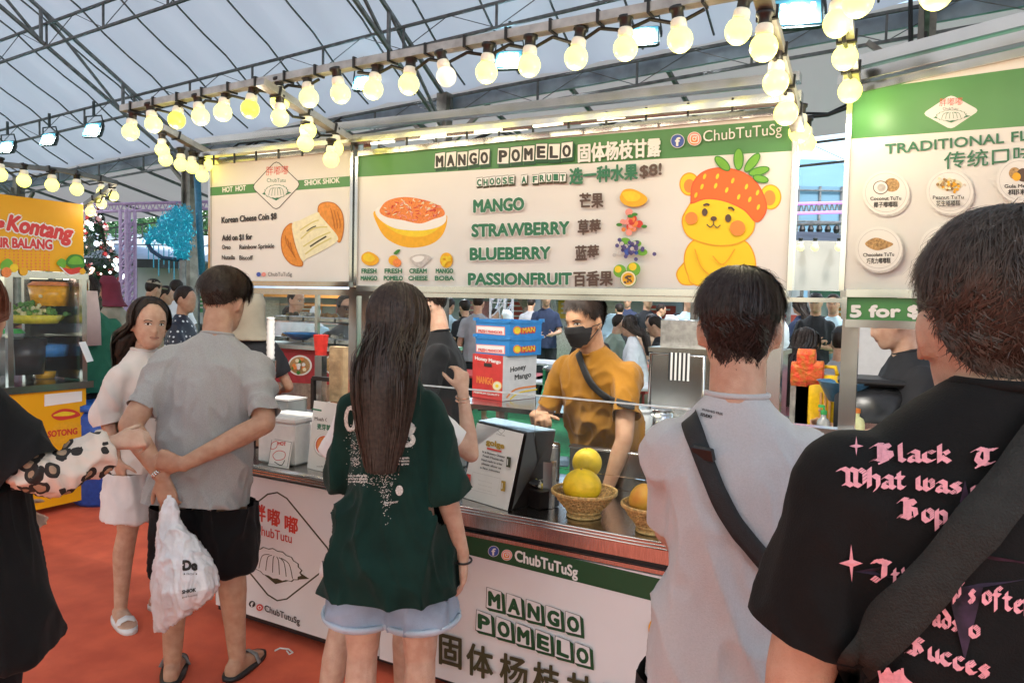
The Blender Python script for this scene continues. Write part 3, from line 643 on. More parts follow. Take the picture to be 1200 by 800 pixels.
MB().bb((-.405, 2.628, 1.625), (-.22, 2.64, 1.64)).build('link_bar', steel, fr_)
fr2 = thing('market_stall', 'steel frame of the right hand stall behind the TRADITIONAL sign', 'stall', (-.2, 2.7, 0))
MB().bb((-.235, 2.655, 0), (-.185, 2.70, 2.32)).build('post', steel, fr2)
for dz, h in ((.03, .03), (.075, .035)): MB().beam(PR0 + Vector((-.03, .0, dz)), E1 + Vector((0, 0, 2.305 - E1.z + dz)), .05, h).build('top_rail', steel, fr2)
MB().bb((-.20, 2.45, 1.15), (.9, 2.52, 1.19)).build('counter_rail', steel, fr2)
MB().bb((-.42, 2.60, 1.19), (-.18, 2.66, 1.215)).build('counter_rail', steel, fr2)

# ------------------------------------------------------------------ counter
ct = thing('stall_counter', 'long steel topped stall counter with printed white front panels', 'counter', (-2.9, 2.5, 0))
pan = mat('panel_laminate', (.75, .73, .73), .30, 0, .02, 3, coat=.3)
MB().bb((-3.05, 2.49, .075), (.2, 3.12, .74)).build('carcass', mat('carcass_steel', (.35, .32, .3), .4, .8), ct)
MB().bb((-3.02, 2.468, .07), (-1.99, 2.488, .75)).build('front_panel', pan, ct); MB().bb((-1.985, 2.468, .06), (.2, 2.488, .668)).build('front_panel', pan, ct)
b = MB(); b.bb((-3.06, 2.43, .775), (.22, 3.16, .80), 0); b.build('worktop', steel_h, ct)
rb = MB()
for k in range(3): rb.cyl((-3.06, 2.432, .797 - k * .011), (.22, 2.432, .797 - k * .011), .0045, 8)
for k in range(5): rb.cyl((-3.06, 2.445 + k * .008, .8015), (-2.0, 2.445 + k * .008, .8015), .003, 6)
rb.build('ribbed_edge', steel, ct, True)
b = MB(); b.bb((-1.985, 2.455, .715), (.2, 2.468, .765)); b.bb((-1.985, 2.462, .675), (.2, 2.470, .690)); b.build('apron_rail', steel_h, ct)
MB().bb((-1.985, 2.480, .69), (.2, 2.489, .715)).build('gap_shade_strip', black, ct)  # solid black strip standing for the shade in the gap
b = MB(); b.bb((-3.04, 2.50, .03), (.2, 2.53, .074)); b.build('kick_rail', black, ct)
for x in (-2.95, -2.0, -1.0, 0): MB().cyl((x, 2.6, 0), (x, 2.6, .08), .025, 10).build('leg', black, ct)
A = Art(flatY(2.468), (0, -1, 0)); mid = (327, 641)
P = [(320, 575), (330, 576), (389, 643), (393, 655), (387, 666), (335, 706), (322, 707), (288, 688), (262, 660), (255, 640), (262, 625)]
A.loop(diamond(A, (325, 640), 70, 70, .22, corner=.16), 1.8, txt_ol, False)
A.text('胖', 298, 607, 311, 15, red, 610, .5); A.text('嘟', 314, 612, 328, 14.5, red, 615.5, .5); A.text('嘟', 334, 620, 349, 14.5, red, 624, .5); A.text('ChubTutu', 299, 624.5, 342, 11, red, 636, .12)
tutu(A, 323, 662, 31, 26, .30, .05, pan, txt_ol)
A.disc(296, 707, 3.8, txt_dk); A.text('f', 294.6, 710, 297.5, 5, white, None, .3); A.disc(305, 711, 4, red); A.disc(305, 711, 2.2, white); A.disc(305, 711, 1.4, red); A.text('ChubTutuSg', 311, 715, 352, 7.5, txt_dk, 731, .15)
A.build('left_panel_print', ct)
A = Art(flatY(2.468), (0, -1, 0)); A.poly([(440, 599), (800, 684), (800, 712.5), (440, 622)], dkgreen)
social(A, 578.5, 645.5, 6, .28); A.text('ChubTuTuSg', 604, 656, 677, 12.5, white, 676, .5)
def tiles2(A, word, x0, y0, w, h, sl):
    for i, ch in enumerate(word):
        x = x0 + i * w * 1.03; y = y0 + (x - x0) * sl; P = [(x, y), (x + w * .86, y + w * .86 * sl * .8), (x + w * .80, y - h + w * .86 * sl), (x + w * .04, y - h)]
        D = (w * .16, h * .10)
        A.poly([P[0], P[1], P[2], (P[2][0] + D[0], P[2][1] + D[1] * 1.4), (P[1][0] + D[0], P[1][1] + D[1] * 1.6), (P[0][0] + D[0], P[0][1] + D[1] * 1.6)], dkgreen); A.poly(P, pan); A.loop(P, .8, txt_dk, False)
        A.text(ch, x + w * .16, y - h * .16 + w * .1 * sl, x + w * .70, h * .66, dkgreen, y - h * .16 + w * .75 * sl, 1.2)
tiles2(A, 'MANGO', 570, 711, 22.5, 24, .30); tiles2(A, 'POMELO', 558.5, 737, 22.5, 24, .325)
for ch, x, y, w in (('固', 517, 772, 25), ('体', 549, 784, 30), ('杨', 588, 796, 31), ('枝', 627, 806, 30), ('甘', 667, 818, 29), ('露', 706, 830, 29)): A.text(ch, x, y, x + w, 28, txt_ol, y + w * .28, .9)
A.k = 20
def AB(pts, f, o=ye_o): A.blob(pts, f); A.loop(pts, 1.6, o)
AB(ell(772, 735, 11, 13, .2), yb); A.disc(775, 737, 6, chk, 8); A.blob([(776, 745), (782, 740), (800, 745), (800, 775), (778, 762)], ora); AB([(768, 775), (775, 768), (810, 775), (810, 815), (785, 812), (768, 795)], yb); A.disc(780, 786, 9, chk)
A.build('right_panel_print', ct)
# ------------------------------------------------------------------ people
def remesh(mb, voxel, smooth=3):
    me = bpy.data.meshes.new('t'); me.from_pydata(mb.v, [], mb.f); o = bpy.data.objects.new('t', me); COL.objects.link(o)
    r = o.modifiers.new('r', 'REMESH'); r.mode = 'VOXEL'; r.voxel_size = voxel
    if smooth: q = o.modifiers.new('s', 'SMOOTH'); q.factor = .5; q.iterations = smooth
    dg = bpy.context.evaluated_depsgraph_get(); dg.update(); out = bpy.data.meshes.new_from_object(o.evaluated_get(dg))
    bpy.data.objects.remove(o); bpy.data.meshes.remove(me)
    out.polygons.foreach_set('use_smooth', [True] * len(out.polygons)); return out
_T = [0, .05, .12, .2, .3, .4, .5, .6]
_HA = [.022, .040, .051, .059, .066, .070, .073, .075]; _HB = [.026, .046, .060, .071, .081, .088, .093, .096]; _HY = [.046, .036, .026, .017, .009, .003, 0, -.003]
def strandm(m):
    if m.name + '_strand' in MATS: return MATS[m.name + '_strand']
    c = m.node_tree.nodes['Principled BSDF']; mx = [n for n in m.node_tree.nodes if n.type == 'MIX'][0]; a = tuple(mx.inputs[7].default_value)[:3]
    return mat(m.name + '_strand', tuple(q * 1.35 + .003 for q in a), .42, 0, .3, 90, spec=.35, dark=tuple(q * .7 for q in a))
def headsurf(th, u, off=0, s=1):
    """th 0 = face, pi = back of the head; u 0 chin .. 1 crown"""
    if u >= .5:
        ps = (u - .5) * PI; c = max(0, math.cos(ps)) ** .85; a, b, cy, z = .075 * c, .096 * c, -.003 - .006 * math.sin(ps), .135 + .09 * math.sin(ps); nz = math.sin(ps)
    else:
        t = 1.2 * u; a = np.interp(t, _T, _HA); b = np.interp(t, _T, _HB); cy = np.interp(t, _T, _HY); z = t * .225; nz = -.15 * (1 - u * 2)
    back = .5 - .5 * math.cos(th)
    if u < .32: cy += back * (.32 - u) * .06          # nape tucks in
    nh = math.sqrt(max(0, 1 - nz * nz))
    if off > 0 and u < .42 and math.cos(th) < 0:
        q = min(1, (.42 - u) / .12) * min(1, -math.cos(th) * 2); x, y = (a + off * nh) * math.sin(th), cy + (b + off * nh) * math.cos(th); y2 = -(.066 + off) * abs(math.cos(th)) ** .5 - .004; x2 = math.copysign(max(abs(x), (.056 + off) * abs(math.sin(th))), math.sin(th))
        return Vector((x + (x2 - x) * q, y + (min(y, y2) - y) * q, z + off * nz)) * s
    return Vector(((a + off * nh) * math.sin(th), cy + (b + off * nh) * math.cos(th), z + off * nz * 1.0)) * s
def head_mb(mb, M, s=1, female=False, nose=1):
    n, m = 44, 34; k = len(mb.v)
    for i in range(m + 1):
        u = .001 + .998 * i / m
        for j in range(n):
            th = 2 * PI * j / n; p = headsurf(th, u); f = max(0, math.cos(th))
            if f > .3:
                x, z = p.x, p.z; g = lambda cx, cz, sx, sz: math.exp(-((x - cx) / sx) ** 2 - ((z - cz) / sz) ** 2)
                d = .021 * nose * g(0, .083, .0125, .013) + .010 * nose * g(0, .104, .009, .018) - .009 * (g(.031, .116, .016, .011) + g(-.031, .116, .016, .011)) + .004 * (g(.03, .134, .02, .008) + g(-.03, .134, .02, .008))
                d += .006 * g(0, .054, .022, .010) - .003 * g(0, .041, .02, .005) + .004 * g(0, .02, .018, .014) + .004 * (g(.04, .085, .02, .02) + g(-.04, .085, .02, .02)) + .004 * nose * (g(.011, .079, .006, .006) + g(-.011, .079, .006, .006))
                p.y += d
            mb.v.append(tuple(M @ (p * s)))
    for i in range(m):
        for j in range(n): mb.f.append((k + i * n + j, k + (i + 1) * n + j, k + (i + 1) * n + (j + 1) % n, k + i * n + (j + 1) % n)); mb.m.append(0)
    mb.f.append(tuple(k + j for j in range(n))); mb.f.append(tuple(k + m * n + j for j in reversed(range(n)))); mb.m += [0, 0]
    for sx in (-1, 1):
        c = M @ (Vector((sx * .078, -.006, .104)) * s); Rm = M.to_3x3() @ Euler((R(-8), R(sx * 8), R(sx * 26))).to_matrix()
        mb.ball(c, (.008 * s, .019 * s, .032 * s), 12, 0, Rm); mb.ball(M @ (Vector((sx * .080, .004, .085)) * s), (.006 * s, .008 * s, .012 * s), 8)
def limb(mb, pts, rs, n=14, flat=1, ends=True):
    P = catm([Vector(p) for p in pts], 5, False); N = len(P); r = np.interp(np.linspace(0, 1, N), np.linspace(0, 1, len(rs)), rs)
    mb.tube(P, list(r), n, flat=flat)
    if ends: mb.ball(P[0], r[0] * .97, n); mb.ball(P[-1], r[-1] * .97, n)
def hand(mb, w, d, nrm, side, curl=.35, s=1, fingers=None, thumb=.6):
    """w wrist, d direction of the hand, nrm the way the palm faces, side +1 if thumb lies towards d x nrm"""
    w = Vector(w); d = Vector(d).normalized(); nrm = Vector(nrm); nrm = (nrm - d * nrm.dot(d)).normalized(); x = d.cross(nrm) * side
    fr = [(w - d * .02 * s, .024, .019), (w + d * .02 * s, .030, .018), (w + d * .055 * s, .039, .016), (w + d * .085 * s, .040, .0135), (w + d * .097 * s, .037, .011)]
    mb.loft([(c, x * a * s, nrm * b * s) for c, a, b in fr], 16, e=2.5); fingers = fingers or [curl * q for q in (.8, 1, 1.1, 1.25)]
    for i, (ox, L, r) in enumerate(((.028, .072, .0088), (.0095, .082, .0092), (-.0095, .076, .0088), (-.027, .060, .0078))):
        p = w + (d * (.088 - .004 * abs(i - 1)) + x * ox) * s; dr = (d + x * ox * 1.6).normalized(); pts = [p - dr * .015 * s, p]; ax = dr.cross(nrm)
        for k, f in enumerate((.45, .32, .23)):
            dr = Matrix.Rotation(fingers[i] * (1.0, 1.25, .8)[k], 3, ax) @ dr; p = p + dr * L * f * s; pts.append(p)
        mb.tube(pts, [r * s, r * s, r * .98 * s, r * .9 * s, r * .72 * s], 8); mb.ball(pts[-1], r * .72 * s, 8)
        for q in pts[1:-1]: mb.ball(q, r * 1.0 * s, 8)
    p = w + (d * .028 + x * .026 + nrm * .004) * s; dr = (d * .62 + x * .62 + nrm * thumb * .5).normalized(); pts = [w + (d * .012 + x * .012) * s, p]
    for L in (.036, .030, .024): p = p + dr * L * s; pts.append(p); dr = (dr * .85 + d * .25 + nrm * thumb * .18).normalized()
    mb.tube(pts, [.016 * s, .0145 * s, .0115 * s, .0105 * s, .0082 * s], 9); mb.ball(pts[-1], .0082 * s, 8); mb.ball(pts[1], .0145 * s, 8)
    return pts
def foot(mb, an, yaw=0, s=1, off=0):
    M = Matrix.Rotation(yaw, 3, 'Z'); a = Vector(an); a.z = 0
    g = lambda x, y, z: a + M @ (Vector((x, y, z)) * s)
    X = M @ Vector((1, 0, 0)); Z = Vector((0, 0, 1)); o = off
    mb.loft([(g(0, -.065 - o, .035), X * .01, Z * .02), (g(0, -.055 - o, .036), X * (.028 + o), Z * (.032 + o)), (g(0, -.01, .045), X * (.034 + o), Z * (.042 + o)), (g(0, .05, .036), X * (.037 + o), Z * (.034 + o)), (g(0, .11, .024), X * (.045 + o), Z * (.023 + o)), (g(0, .155, .017), X * (.040 + o), Z * (.016 + o)), (g(0, .185 + o, .014), X * .022, Z * .010)], 16, e=2.4)
SK = {}
def skin(i):
    c = [(.50, .30, .20), (.56, .36, .26), (.47, .27, .16), (.60, .40, .30)][i]
    return mat('skin_tone_%s' % 'abcd'[i], c, .50, 0, .08, 28, .35, 330, sss=.15, spec=.4, dark=(c[0] * .86, c[1] * .74, c[2] * .70), detail=9)
def hairmat(c=(.022, .013, .009), nm='dark_hair'): return mat(nm, c, .5, 0, .25, 60, .2, 300, spec=.28)
def fold_disp(me, amp, f, zfade=None, seed=0, horiz=0, dirv=None):
    """soft cloth folds as real relief along the normals"""
    N = len(me.vertices); co = np.empty(N * 3); no = np.empty(N * 3); me.vertices.foreach_get('co', co); me.vertices.foreach_get('normal', no); co = co.reshape(-1, 3); no = no.reshape(-1, 3); out = co.copy()
    fx, fy, fz = f
    for i in range(N):
        x, y, z = co[i]
        q = Vector((x * fx + seed, y * fy + .3 * z * fz, z * fz)); w = noise.noise_vector(q * .6) * .5
        a = noise.noise(q + w); b = noise.noise(q * 2.3 + w + Vector((9, 3, 1)))
        r = (1 - abs(a) * 3.0); r2 = (1 - abs(b) * 3.2); d = (r if r > 0 else 0) ** 1.5 * 1.25 - .35 + (r2 if r2 > 0 else 0) ** 1.5 * .45 + b * .2
        g = amp
        if zfade: g *= np.interp(z, zfade[0], zfade[1])
        out[i] = co[i] + no[i] * d * g
    me.vertices.foreach_set('co', out.ravel()); me.update()
class Person:
    def __init__(s, label, loc, face, H=1.70, sk=0, female=False, cat='person', head=(0, 0, 0), lean=0, leanx=0, group=None, twist=0, hip_z=None, hs=1.0, wide=1.0, up=0):
        s.up = up
        s.loc = Vector(loc); s.W = Matrix.Translation(s.loc) @ Matrix.Rotation(-R(face), 4, 'Z'); s.t = thing('person', label, cat, s.loc, -R(face), group)
        s.H = H; s.k = H / 1.7; s.fem = female; s.skm = skin(sk); s.hz = hip_z if hip_z is not None else .53 * H; k = s.k
        d0 = .53 * H - s.hz; s.piv = Vector((0, 0, s.hz)); s.UP = Matrix.Translation(s.piv) @ Matrix.Rotation(R(leanx), 4, 'Y') @ Matrix.Rotation(-R(lean), 4, 'X') @ Matrix.Rotation(R(twist), 4, 'Z') @ Matrix.Translation(-s.piv) @ Matrix.Translation((0, 0, -d0))
        s.w = (.142 if female else .168) * k * wide; s.S = 1.39 * k + up
        s.shL = s.UP @ Vector((-s.w + .012, -.005, s.S - .068)); s.shR = s.UP @ Vector((s.w - .012, -.005, s.S - .068))
        s.hM = s.UP @ Matrix.Translation((0, .022 * k, (H - .225 * hs))) @ Matrix.Rotation(-R(head[0]), 4, 'Z') @ Matrix.Rotation(-R(head[1]), 4, 'X') @ Matrix.Rotation(R(head[2]), 4, 'Y') @ Matrix.Translation((0, 0, 0)); s.hs = hs
        s.body = MB(); s.pub = {}
    def torso(s):
        k = s.k; f = s.fem; U = s.UP; T = lambda z, a, b, y=0: (U @ Vector((0, y * k, z * k + s.up * min(1, max(0, (z - 1.1) / .25)))), U.to_3x3() @ Vector((a * k, 0, 0)), U.to_3x3() @ Vector((0, b * k, 0)))
        s.body.loft([T(.86, .10, .08), T(.92, .145, .10), T(1.05, .13, .088), T(1.2, .135, .09), T(1.29, .135, .085), T(1.35, .10, .066), T(1.40, .060, .052), T(1.46, .05, .05, .005)], 20)
        n0 = U @ Vector((0, -.005 * k, 1.38 * k)); n1 = s.hM @ Vector((0, -.022, .045)); r = (.050 if f else .060) * k
        limb(s.body, [n0, (n0 + n1) / 2 + Vector((0, -.002, 0)), n1, s.hM @ Vector((0, -.015, .09))], [r * 1.15, r, r * .98, r * .9])
        head_mb(s.body, s.hM, s.hs, f, .62 if f else .95)
    def arm(s, side, el, wr, hd=None, pn=None, curl=.35, thumb=.6, r=1, fingers=None, flip=1):
        sh = s.shR if side > 0 else s.shL; el = Vector(el); wr = Vector(wr); k = s.k * r * (.86 if s.fem else 1)
        limb(s.body, [sh, sh.lerp(el, .45), el], [.052 * k, .047 * k, .039 * k]); limb(s.body, [el, el.lerp(wr, .3), el.lerp(wr, .7), wr], [.038 * k, .040 * k, .031 * k, .0245 * k])
        hd = hd or (wr - el); pn = pn or Vector((-side, 0, 0))
        s.pub['th%d' % side] = hand(s.body, wr, hd, pn, flip * side, curl, s.k * (.9 if s.fem else 1), fingers, thumb); s.pub['a%d' % side] = (sh, el, wr)
    def legs(s, L, Rr, kn=None, yaw=(0, 0), r=1, hipw=.085):
        """ankle targets"""
        k = s.k * r; s.leg = {}
        for sd, an, y, q in ((-1, L, yaw[0], 0), (1, Rr, yaw[1], 1)):
            hp = Vector((sd * hipw * s.k, 0, s.hz)); an = Vector(an); kn_ = Vector(kn[q]) if kn else hp.lerp(an, .49) + Vector((sd * .004, .018, 0)); s.leg[sd] = (hp, kn_, an)
            limb(s.body, [hp, hp.lerp(kn_, .5), kn_], [.088 * k, .076 * k, .056 * k]); dn = (an - kn_)
            bk = Vector((0, -.018 * k, 0)) if abs(dn.z) > .2 else Vector()
            limb(s.body, [kn_, kn_.lerp(an, .3) + bk, kn_.lerp(an, .65) + bk * .5, an], [.054 * k, .057 * k, .044 * k, .034 * k])
            foot(s.body, an, -R(y), s.k) if an.z < .15 else None
    def skinmesh(s, voxel=.006, smooth=2):
        me = remesh(s.body, voxel, smooth); s.bl = me; s.bb_ = BVHTree.FromPolygons([v.co.copy() for v in me.vertices], [p.vertices[:] for p in me.polygons])
        s.skin_o = s.put('body', me, s.skm); return s.skin_o
    def put(s, name, me, m, parent=None, **kw):
        if isinstance(me, MB):
            mb = me; me = bpy.data.meshes.new(name); me.from_pydata(mb.v, [], mb.f); ms_ = m if isinstance(m, (list, tuple)) else [m]
            for q in ms_: me.materials.append(q)
            if len(ms_) > 1: me.polygons.foreach_set('material_index', mb.m)
            me.polygons.foreach_set('use_smooth', [True] * len(me.polygons))
        else: me.materials.clear(); me.materials.append(m)
        me.transform(s.W); me.update(); return link(name, me, parent or s.t, **kw)
    # -------- clothes
    def tshirt(s, m, hem=.82, ease=.022, sl=.24, sr=.052, voxel=.010, amp=.010, seed=0, sleeve=None, flare=0, folds=(7, 7, 3.2), neck=True, belly=0, rings=None, taper=.0, slr=None, cuff=None):
        k = s.k; U = s.UP; U3 = U.to_3x3(); f = s.fem; e = ease; hemz = hem
        T = lambda z, a, b, y=0: (U @ Vector((0, y * k, z * k + s.up * min(1, max(0, (z - 1.1) / .25)))), U3 @ Vector((a * k, 0, 0)), U3 @ Vector((0, b * k, 0)))
        wx = s.w / k
        mb = MB(); mid = (1.0 + hemz) / 2
        s.hem = hemz * k; hw = max(wx * .90, .158) + e
        R_ = rings or [T(hemz, hw + flare, .128 + e + flare * .6 + belly * .5), T(mid, hw + flare * .7 - .004, .120 + e + flare * .5 + belly), T(1.05, wx * .85 + e + flare * .4, .108 + e + belly), T(1.18, wx * .90 + e * .9, .112 + e * .8 + belly * .4), T(1.26, wx * .97 + e * .5, .112 + e * .6), T(1.315, wx * 1.0, .104 + e * .4), T(1.35, wx * .96, .094), T(1.382, wx * .82, .080, -.002), T(1.412, wx * .64, .068, -.004), T(1.440, max(.068, wx * .42), .058, -.004), T(1.452, .060, .053, -.002)]
        mb.loft(R_, 32, e=2.35)
        ends_ = []
        for sd in (-1, 1):
            sh, el, wr = s.pub['a%d' % sd]; L = (el - sh).length; q = sl * k / L
            end = sh.lerp(el, min(q, .98)) if sl * k < L else el.lerp(wr, (sl * k - L) / (wr - el).length)
            r0 = (slr or sr) * k + .012; ends_.append((end, ((el - sh) if sl * k < L else (wr - el)).normalized(), r0 * 1.5)); pts = [sh.lerp(Vector((0, sh.y, sh.z + .02)), .35), sh.lerp(el, .06), sh.lerp(el, .5) if sl * k >= L * .9 else sh.lerp(end, .6)]
            if sl * k > L: pts += [el, el.lerp(end, .6)]
            pts.append(end); rs = [r0 * .84, r0 * .90, r0 * .98] + [r0 * (cuff or 1.02)] * (len(pts) - 3); limb(mb, pts, rs, 16, ends=False); mb.ball(pts[0], r0 * .8, 14)
            kk = k * (.86 if f else 1); e2 = sh.lerp(el, .45) if q > (el - sh).length * .45 else sh.lerp(el, q / (el - sh).length * .9); limb(mb, [sh, sh.lerp(e2, .5), e2], [.052 * kk + .018, .050 * kk + .017, .047 * kk + .014], 14)
        s._ends = getattr(s, '_ends', [])
        me = remesh(mb, voxel, 4); fold_disp(me, amp * 1.25, folds, ([hemz * k, 1.1 * k, 1.33 * k, 1.45 * k], [1, .9, .55, .15]) if s.UP == Matrix.Identity(4) or True else None, seed)
        bm_ = bmesh.new(); bm_.from_mesh(me); cuts = []
        if not rings: cuts.append((U @ Vector((0, 0, hemz * k + .014)), U3 @ Vector((0, 0, 1)), 9))
        for e_, d_, r_ in ends_: cuts.append((e_ - d_ * .013, -d_, r_))
        for co_, no_, r_ in cuts:
            Ui = U.inverted(); vs_ = [v for v in bm_.verts if (v.co - co_).length < r_ and (r_ > 1 or abs((Ui @ v.co).x) > min(wx * k * .92 + e * .5, abs((Ui @ co_).x) - .015))]; sv = set(vs_); es = [e for e in bm_.edges if e.verts[0] in sv and e.verts[1] in sv]; fs_ = [f_ for f_ in bm_.faces if all(v in sv for v in f_.verts)]
            bmesh.ops.bisect_plane(bm_, geom=vs_ + es + fs_, plane_co=co_, plane_no=no_, clear_inner=True)
        bm_.to_mesh(me); bm_.free(); me.polygons.foreach_set('use_smooth', [True] * len(me.polygons))
        s.sh_bvh(me); o = s.put('shirt', me, m); s.shirt = o
        if neck:
            P = [U @ Vector((math.sin(a) * .0635 * k, -.003 * k + math.cos(a) * .057 * k, (1.449 - .014 * max(0, math.cos(a))) * k + s.up)) for a in [2 * PI * i / 28 for i in range(29)]]
            b = MB(); b.tube(P, .0068, 8, cap=False); s.put('collar', b, m, o)
        return o
    def sh_bvh(s, me): s.sb = BVHTree.FromPolygons([s.W @ v.co for v in me.vertices], [p.vertices[:] for p in me.polygons])
    def bottoms(s, m, name='shorts', top=.98, leg=.5, ease=.02, voxel=.012, amp=.010, flare=.01, seed=3, folds=(8, 8, 3), skirt=False):
        """leg: fraction of the leg (hip to ankle) that is covered"""
        k = s.k; mb = MB(); wx = s.w / k; z0 = s.hz
        T = lambda dz, a, b: (Vector((0, 0, z0 + dz * k)), Vector((a * k, 0, 0)), Vector((0, b * k, 0)))
        mb.loft([T(-.05, .155 + ease, .115 + ease), T(.0, .155 + ease, .115 + ease), T(.07, .140 + ease, .10 + ease), T(.12, .13 + ease, .095 + ease)], 26, e=2.3)
        for sd in (-1, 1):
            hp, kn, an = s.leg[sd]; L1 = (kn - hp).length; L = L1 + (an - kn).length; q = leg * L; pts = [hp + Vector((0, 0, .02)), hp.lerp(kn, .35)]; r = [.098 * k + ease * .7, .088 * k + ease]
            if q <= L1: pts += [hp.lerp(kn, q / L1)]; r += [.078 * k + ease + flare]
            else: pts += [kn, kn.lerp(an, (q - L1) / (L - L1))]; r += [.062 * k + ease + flare, .048 * k + ease + flare]
            limb(mb, pts, r, 18, ends=False); mb.ball(pts[0], r[0], 16)
        me = remesh(mb, voxel, 3); fold_disp(me, amp, folds, None, seed)
        bm_ = bmesh.new(); bm_.from_mesh(me); bmesh.ops.delete(bm_, geom=[v for v in bm_.verts if v.co.z > s.hem + .015], context='VERTS'); bm_.to_mesh(me); bm_.free(); o = s.put(name, me, m); s.bot = o; return o
    # -------- head things
    def onhead(s, x, z, off=.001):
        o = s.hM @ (Vector((x, .3, z)) * s.hs); d = (s.hM.to_3x3() @ Vector((0, -1, 0))).normalized(); h = s.bb_.ray_cast(o, d)
        if h[0] is None: return s.hM @ (Vector((x, .09, z)) * s.hs)
        return h[0] - d * off
    def face(s, lip=(.45, .12, .10), brow=True, mouth=True, eyes=True, smile=0, openm=0, look=0, squint=1):
        wm = mat('eye_white', (.75, .72, .68), .3, 0, 0); im = mat('eye_iris', (.02, .012, .008), .15, 0, 0); lm = mat('lip_tone', lip, .45, 0, .1); bm = mat('brow_tone', (.045, .03, .022), .8, 0, 0); lid = mat('lash_line', (.03, .02, .016), .6, 0, 0)
        A = Art(lambda x, z: s.onhead(x, z), s.hM.to_3x3() @ Vector((0, 1, 0)), .0007); A2 = Art(lambda x, z: s.onhead(x, z), s.hM.to_3x3() @ Vector((0, 1, 0)), .0007)
        def sub(pts): return pts
        for sd in (-1, 1):
            cx = sd * .031; cz = .1165; h = .0048 * squint
            if eyes:
                A.blob([(cx - .014, cz - sd * .001), (cx - .006, cz + h), (cx + .005, cz + h), (cx + .014, cz + sd * .001), (cx + .005, cz - h * .8), (cx - .006, cz - h * .8)], wm, 4); A.disc(cx + look * .004, cz + .0003, .0052, im, min(.0052, h * 1.02), 12)
                A.stroke([(cx - .015, cz - sd * .001), (cx - .006, cz + h + .0008), (cx + .005, cz + h + .0008), (cx + .015, cz + sd * .001)], .0026, lid); A.stroke([(cx - .011, cz - h * .7), (cx, cz - h), (cx + .011, cz - h * .7)], .0009, lid)
            if brow: A.stroke([(cx - sd * .014, cz + .015), (cx, cz + .0195), (cx + sd * .010, cz + .019), (cx + sd * .018, cz + .014)], .0045 if not s.fem else .0036, bm)
        s.put('eyes', A.mb, A.mats, s.skin_o)
        if mouth:
            A = Art(lambda x, z: s.onhead(x, z), s.hM.to_3x3() @ Vector((0, 1, 0)), .0007); w = .022
            A.blob([(-w, .054 + smile * .004), (-.009, .0595), (0, .0575), (.009, .0595), (w, .054 + smile * .004), (.008, .0475 - openm), (-.008, .0475 - openm)], lm, 4); A.stroke([(-w, .0545 + smile * .004), (0, .0535), (w, .0545 + smile * .004)], .0014, lid)
            s.put('mouth', A.mb, A.mats, s.skin_o)
    def hair(s, front=.80, side=.56, back=.27, off=.020, N=5000, L=.05, wd=.0014, m=None, mess=.006, top=.012, seed=1, ear=.13, cap_n=(56, 18), segs=4, strands=True, part=0, fringe=0, fade=.16):
        rnd = random.Random(seed); m = m or hairmat(); hs = s.hs
        def hl(th):
            c = math.cos(th); a = abs(math.atan2(math.sin(th), c))
            base = np.interp(a, [0, .5, .9, 1.25, 1.5, 1.75, 2.1, 2.5, PI], [front - fringe, front - fringe - .02, (front + side) / 2, side * .80, side * .74, side * .92, (side * .6 + back) / 1.7, back + .03, back])
            return base + .012 * noise.noise(Vector((th * 7, seed, 0)))
        th_ = lambda t: math.atan2(math.sin(t), math.cos(t))
        def offu(th, u, h): 
            q = min(1, (u - h) / (fade if abs(th_(th)) > 1 else .16)); v = off * (q ** .6 if q > 0 else 0) * (1 + .35 * math.sin(max(0, (u - .55)) / .45 * PI / 2) * (top / .012 - 0)) * (.62 if (abs(math.cos(th)) < .8 and u < .62) else 1)
            return max(.0022, v) 
        mb = MB(); n, mm = cap_n; k = 0
        for i in range(mm + 1):
            for j in range(n):
                th = 2 * PI * j / n; h = hl(th); u = h + (.9995 - h) * i / mm; o = offu(th, u, h) * .86
                p = headsurf(th, u, o); nn = noise.noise(Vector((p.x * 38, p.y * 38, p.z * 14 + seed))); p2 = headsurf(th, u, o + nn * mess * .8); mb.v.append(tuple(s.hM @ (p2 * hs)))
        for i in range(mm):
            for j in range(n): mb.f.append((i * n + j, (i + 1) * n + j, (i + 1) * n + (j + 1) % n, i * n + (j + 1) % n)); mb.m.append(0)
        mb.f.append(tuple(mm * n + j for j in reversed(range(n)))); mb.m.append(0)
        o_ = s.put('hair', mb, m)
        if strands:
            b = MB(); U3 = s.hM.to_3x3()
            for i in range(N):
                th = rnd.random() * 2 * PI; h = hl(th); u = h + (1 - h) * (rnd.random() ** .8); l = L * (.6 + .6 * rnd.random()) * (1.25 if u > .72 else (.75 if fade < .2 else .5) if u > .55 else (.38 if fade < .2 else .25)); dth = rnd.gauss(0, .25) + part * .4 * math.sin(th)
                clump = noise.noise(Vector((math.sin(th) * 5, math.cos(th) * 5, u * 7 + seed))); o = offu(th, u, h) * .9 + rnd.random() * mess; lift = (rnd.random() * mess * 1.6 + max(0, clump) * mess * 1.5) * (1 if u > .6 else .25 if fade < .2 else .1) * (1 if fade < .2 or u > .75 else .4); pts = []
                for q in range(segs + 1):
                    f = q / segs; uu = u - l * f / .275; t2 = th + (dth + clump * .8) * f * (.35 if u < .8 else .9)
                    hh = hl(t2)
                    if uu >= .03: pp = headsurf(t2, max(uu, .02), max(o * (1 - .25 * f), .002) + lift * f * (1 if uu > hh - .05 else .4))
                    pts.append(s.hM @ (pp * hs))
                w0 = wd * (.7 + .6 * rnd.random()); fly = rnd.random() < .03
                if fly: pts = [q_ + (q_ - s.hM @ (Vector((0, 0, .12)) * hs)).normalized() * (.014 * qi / segs * rnd.random()) for qi, q_ in enumerate(pts)]
